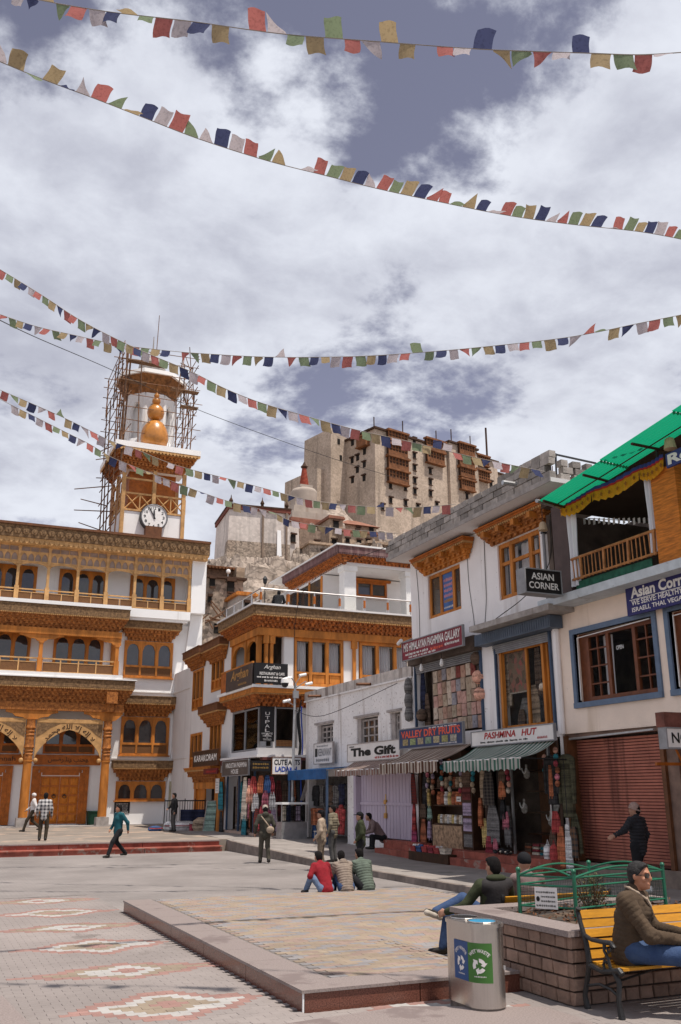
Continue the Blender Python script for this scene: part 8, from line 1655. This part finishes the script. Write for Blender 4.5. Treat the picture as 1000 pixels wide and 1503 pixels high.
# man with sunglasses on the near bench
h=.44
NJ=dict(BASE); NJ.update(pel=(0,-.03,h+.11),ch=(0,.04,h+.42),nk=(0,.07,h+.60),hd=(.02,.13,h+.735),sL=(-.175,.12,h+.53),sR=(.215,-.02,h+.53),eL=(-.28,.19,h+.26),wL=(-.08,.47,h+.235),eR=(.28,.17,h+.25),wR=(.10,.46,h+.20),dL=V3((.30,1,-.12)),dR=V3((-.25,1,-.12)),cL=V3((.35,.1,-1)),cR=V3((-.35,.1,-1)),hL=(-.10,.03,h+.09),hR=(.10,.03,h+.09),kL=(-.17,.52,h+.08),kR=(.19,.52,h+.07),aL=(-.17,.70,.09),aR=(.20,.66,.09))
LENS=M('dark_lens',(.006,.006,.007),.06,spec=.8)
def shades(t,j,H,fw,rt,up):
    m=MB()
    for s in (-1,1):
        c=H(s*.037,.094,.012); m.loft([c+rt*(.033*math.cos(q*PI/7))*1+up*(.022*math.sin(q*PI/7))+fw*(-.012*abs(math.cos(q*PI/7))*(s*math.cos(q*PI/7)>0)) for q in range(14)],[c+fw*.006+rt*(.031*math.cos(q*PI/7))+up*(.02*math.sin(q*PI/7))+fw*(-.012*abs(math.cos(q*PI/7))*(s*math.cos(q*PI/7)>0)) for q in range(14)])
        m.tube([H(s*.068,.085,.02),H(s*.084,.0,.014),H(s*.084,-.03,.0)],.004,5)
    m.tube([H(-.012,.10,.018),H(.012,.10,.018)],.004,5); m.build('sunglasses',LENS,t,local=True)
    fl=[]
    for s_ in (-1,1):
        pth=[j['nk']+V3(q) for q in ((s_*.03,-.085,.045),(s_*.085,-.045,.035),(s_*.098,.03,-.005),(s_*.07,.10,-.06),(s_*.03,.135,-.13))]
        fl+=[('c',p,q,.0125,.0125,1,None) for p,q in zip(pth,pth[1:])]
    sdf_obj('fleece_collar',fl,.008,TOPS['beige'],t,k=.012)
    m=MB(); m.tube([j['nk']+V3((.0,.115,-.09)),j['ch']+V3((.0,.155,.0)),j['pel']+V3((0,.15,.08))],.007,5); m.build('zip',STEEL,t,local=True)
    for s,e in (('L',1),('R',1)): d=j['w'+s]-j['e'+s]; d=d/np.linalg.norm(d); sdf_obj('cuff',[('c',j['w'+s]-d*.03,j['w'+s]-d*.002,.047,.043,1,None)],.009,TOPS['brown'],t)
person('man in a brown ribbed jacket, blue jeans and sunglasses on the near bench',(6.84,8.20,0),face(.76,-.65),NJ,TOPS['brown'],PANTS['jeans'],hair=HAIRG,vx=.010,skin=SKIN2,yaw=-.46,fingers=True,extra=shades,wr=.012,puff=.005,scale=1.08,bulk=1.06,per=.042)
# ================================================================ PRAYER FLAGS
FC_={n:cloth_translucent(n+'_flag_cloth',c,.4) for n,c in dict(blue=(.06,.07,.145),white=(.48,.43,.45),red=(.43,.15,.135),green=(.20,.25,.155),yellow=(.38,.29,.17),orange=(.55,.16,.10)).items()}
CORD=M('pale_cord',(.30,.27,.24),.8); WIRE=M('black_wire',(.012,.012,.013),.6)
fr_=random.Random(21)
def catmull(P,n):
    out=[]; k=len(P)
    for i in range(k-1):
        a,b,c,d=P[max(0,i-1)],P[i],P[i+1],P[min(k-1,i+2)]
        for j in range(n):
            t=j/n; out.append(.5*((2*b)+(c-a)*t+(2*a-5*b+4*c-d)*t*t+(3*b-a-3*c+d)*t**3))
    return out+[P[-1]]
def flags(label,pts,d0,d1,size,gap,up=0.1,seq=('blue','white','red','green','yellow'),skip=.04,dfn=None):
    n=len(pts); P=[dep(px,py,(d0+(d1-d0)*(i/(n-1)) if dfn is None else dfn(i/(n-1)))) for i,(px,py) in enumerate(pts)]
    C_=catmull([Vector(p) for p in P],14); t=thing('prayer_flag_string',label,'prayer flags',C_[0],'strings of prayer flags over the square'); b=MB(); b.tube(C_,.008,4); b.build('cord',CORD,t)
    L=[0]; 
    for a,c in zip(C_,C_[1:]): L.append(L[-1]+(c-a).length)
    def at(s):
        for i in range(len(L)-1):
            if L[i+1]>=s: f=(s-L[i])/max(1e-6,L[i+1]-L[i]); return C_[i].lerp(C_[i+1],f)
        return C_[-1]
    s=gap*.5; i=0
    while s+size<L[-1]:
        w=size*fr_.uniform(.88,1.08); i+=1
        if fr_.random()>skip:
            p,q=at(s),at(s+w); u=(q-p); wl=u.length; u.normalize(); side=Vector((u.y,-u.x,0)).normalized()
            mode=fr_.random(); h=w*fr_.uniform(1.0,1.2)
            ph=fr_.uniform(0,6.28); tilt=fr_.uniform(-.5,.5); flip=1 if mode<up else -1; foldc=fr_.random()
            out=fr_.uniform(.75,1.25) if mode<up*1.6 else fr_.uniform(-.35,.55); sk=fr_.uniform(-.35,.35)
            def fn(a,v):
                hh=h*v*(1 if foldc>.24 else (a if foldc<.12 else 1-a)*.9+.1)
                dirv=(Vector((0,0,flip*math.cos(out)))+side*math.sin(out)+u*sk*.6).normalized()
                return p+u*wl*a+dirv*hh+side*(.10*w*math.sin(a*5+ph+v*2)*v)+u*(.06*w*math.sin(v*4+ph)*v)
            m=MB(); m.sheet(fn,5,5); m.build('flag',FC_[seq[i%len(seq)] if fr_.random()>.06 else fr_.choice(seq)],t,smooth='all')
        s+=w+gap
    return t
flags('topmost string of prayer flags across the dark blue sky',[(20,-12),(60,0),(160,17),(280,31),(410,49),(545,60),(690,71),(780,75),(870,78),(940,80),(1010,76)],12.5,11.0,.222,.022,up=.12,seq=('red','white','blue','yellow','green'))
flags('second string of prayer flags, blown up above its cord',[(-15,84),(60,115),(130,141),(210,172),(290,203),(390,235),(480,258),(560,278),(640,295),(740,315),(830,328),(940,340),(1010,353)],12.0,17.5,.212,.026,up=.88,seq=('blue','white','red','green','yellow'),skip=.02)
flags('string of prayer flags falling from the upper left to the white house parapet',[(-12,388),(60,432),(115,468),(170,497),(220,520),(280,545),(330,570),(380,590),(440,608),(520,630),(600,648),(700,672),(800,692)],24,0,.235,.03,up=.03,dfn=lambda t:24-1.5*math.sin(PI*t)-1.2*t)
flags('string of prayer flags sagging level across the middle of the sky',[(-12,457),(50,478),(110,492),(170,505),(240,514),(300,519),(400,524),(520,523),(620,517),(720,508),(840,494),(940,474),(1010,460)],26,21,.24,.055,up=.03)
flags('upper string of the pair of prayer flags crossing the clock tower',[(-12,567),(60,598),(100,616),(130,631),(165,648),(196,658),(256,682),(340,704),(400,720),(450,733),(520,742),(600,745),(670,740)],27,0,.235,.055,up=.03,dfn=lambda t:27+3*math.sin(PI*t)*.6)
flags('lower string of the pair of prayer flags crossing the clock tower',[(-12,580),(40,606),(100,636),(130,651),(160,669),(180,678),(220,694),(262,710),(300,724),(340,737),(400,752),(430,765),(500,776),(585,783)],28,0,.235,.055,up=.03,dfn=lambda t:28+2.2*t)
w=thing('overhead_cable','thin black cable slanting past the scaffolded tower towards the palace','cable',(0,30,15)); b=MB(); b.tube(catmull([dep(x,y,30+8*i) for i,(x,y) in enumerate(((-10,465),(55,496),(160,541),(300,605),(480,670),(600,707)))],8),.018,4); b.build('cable',WIRE,w)
w=thing('black_cable','black cable looped from the lantern corner to the first sign','cable',(14.5,20,8)); b=MB(); b.tube(catmull([Vector((14.6,19.3,9.0)),Vector((14.7,19.6,7.9)),Vector((14.6,20.6,7.2)),Vector((14.7,22.6,6.75)),Vector((14.8,23.6,6.3))],8),.014,4); b.build('cable',WIRE,w)
w=thing('cable_bundle','bundle of black and blue cables down the corner of the old shop house','cables',(14.7,37.5,5)); 
for i,(dx,c) in enumerate(((0,WIRE),(.08,WIRE),(.16,WIRE),(-.25,CBL),(.24,WIRE))): b=MB(); b.tube(catmull([Vector((14.75+dx*.3,37.55+dx,5.9-.1*i)),Vector((14.7,37.65+dx,5.2)),Vector((14.78,37.6+dx*.7,4)),Vector((14.72,37.7+dx,2.9)),Vector((14.8,37.6+dx*.5,1.0))],6),.03,5); b.build('cable',c,w)
for i,(a,c,e) in enumerate((((14.0,27.2,10.2),(13.0,33,9.6),(14.2,36.9,6.3)),((14.4,27.9,5.6),(13.9,33,4.9),(14.2,36.9,5.4)))): w=thing('wire_span',('thin wire from the white house roof to the lamp post','thin slack wire along the old whitewashed wall')[i],'wire',a); b=MB(); b.tube(catmull([Vector(a),Vector(c),Vector(e)],8),.012,4); b.build('wire',WIRE,w)
# roof pipework and reinforcement rods on the white house
for k,(y0,y1,zs) in enumerate(((23.95,23.7,(9.2,8.2,7.2,6.7)),(22.9,23.1,(9.5,8.6,7.6,6.8)),(27.2,27.1,(9.4,8.2,7.2,6.9)))):
    w=thing('wall_wire',('thin wire straying down the white wall between the upper windows','thin wire down the white wall beside the upper right window','thin wire down the left edge of the white wall')[k],'wire',(14.88,y0,zs[0])); b=MB(); b.tube(catmull([Vector((14.885,y0+(y1-y0)*i/3+.05*math.sin(i*2.1+k),z)) for i,z in enumerate(zs)],5),.009,4); b.build('wire',WIRE,w)
dp=thing('drain_pipe','grey plastic drain pipe on the corner of the white house','pipe',(14.82,19.95,6.7)); b=MB(); b.tube([(14.82,19.92,9.7),(14.82,19.92,6.7)],.045,8); b.build('pipe',GREYMETAL,dp)
for z in (7.4,8.8): b=MB(); b.box(14.77,14.9,19.86,19.98,z,z+.05); b.build('clip',IRON,dp)
rd=thing('roof_pipes','bent black roof pipes and rods standing on the white house roof','pipes',(15.5,19.3,10)); a,bq,cq=onx(806,666,15.6),onx(862,678,15.6),onx(806,700,15.6)
b=MB(); b.tube([cq+Vector((0,0,-.5)),onx(806,665,15.6),onx(816,666,15.6),onx(816,696,15.6)+Vector((0,0,-.5))],.03,5); b.tube([onx(816,667,15.6),onx(875,680,15.6)],.03,5); b.build('pipe',IRON,rd)
for px,p0,p1 in ((803,686,705),(811,684,705)): b=MB(); b.tube([onx(px,p1,15.2)+Vector((0,0,-.3)),onx(px,p0,15.2)],.015,4); b.build('rod',BROWNWOOD,rd)
b=MB(); b.tube([onx(738,708,13.6),onx(771,713,14.3)],.07,8); b.build('drain_pipe',STEEL,rd)
sv=thing('security_camera','beige security camera at the end of the maroon sign','camera',(14.1,27.4,6.4)); c=onx(592,943,14.2); b=MB(); b.tube([c+Vector((0,.35,0)),c+Vector((-.1,-.05,.05))],.06,8); b.build('housing',WHITEPAINT,sv); b=MB(); b.tube([c+Vector((0,.1,0)),c+Vector((.35,0,.15))],.02,5); b.build('arm',STEEL,sv)
for i,y in enumerate((26.2,24.9)): t=thing('bare_bulb',('bare bulb hanging under the maroon sign, left one','bare bulb hanging under the maroon sign, right one')[i],'bulb',(14.4,y,6)); b=MB(); b.tube([(14.4,y,6.2),(14.4,y,6.02)],.01,4); b.build('flex',WIRE,t); b=MB(); b.lathe((14.4,y,0),[(.03,6.03),(.05,5.97),(.07,5.86),(.03,5.8)],8); b.build('bulb',WHITEPAINT,t)
st=thing('stall_stool','small metal stool in front of the blue awning stall','stool',(13.9,33.3,.2)); b=MB(); b.box(13.7,14.1,33.0,33.5,.72,.76); b.build('seat',STEEL,st)
for x in (13.73,14.07):
    for y in (33.03,33.47): b=MB(); b.tube([(x,y,.14),(x,y,.72)],.015,5); b.build('leg',STEEL,st)
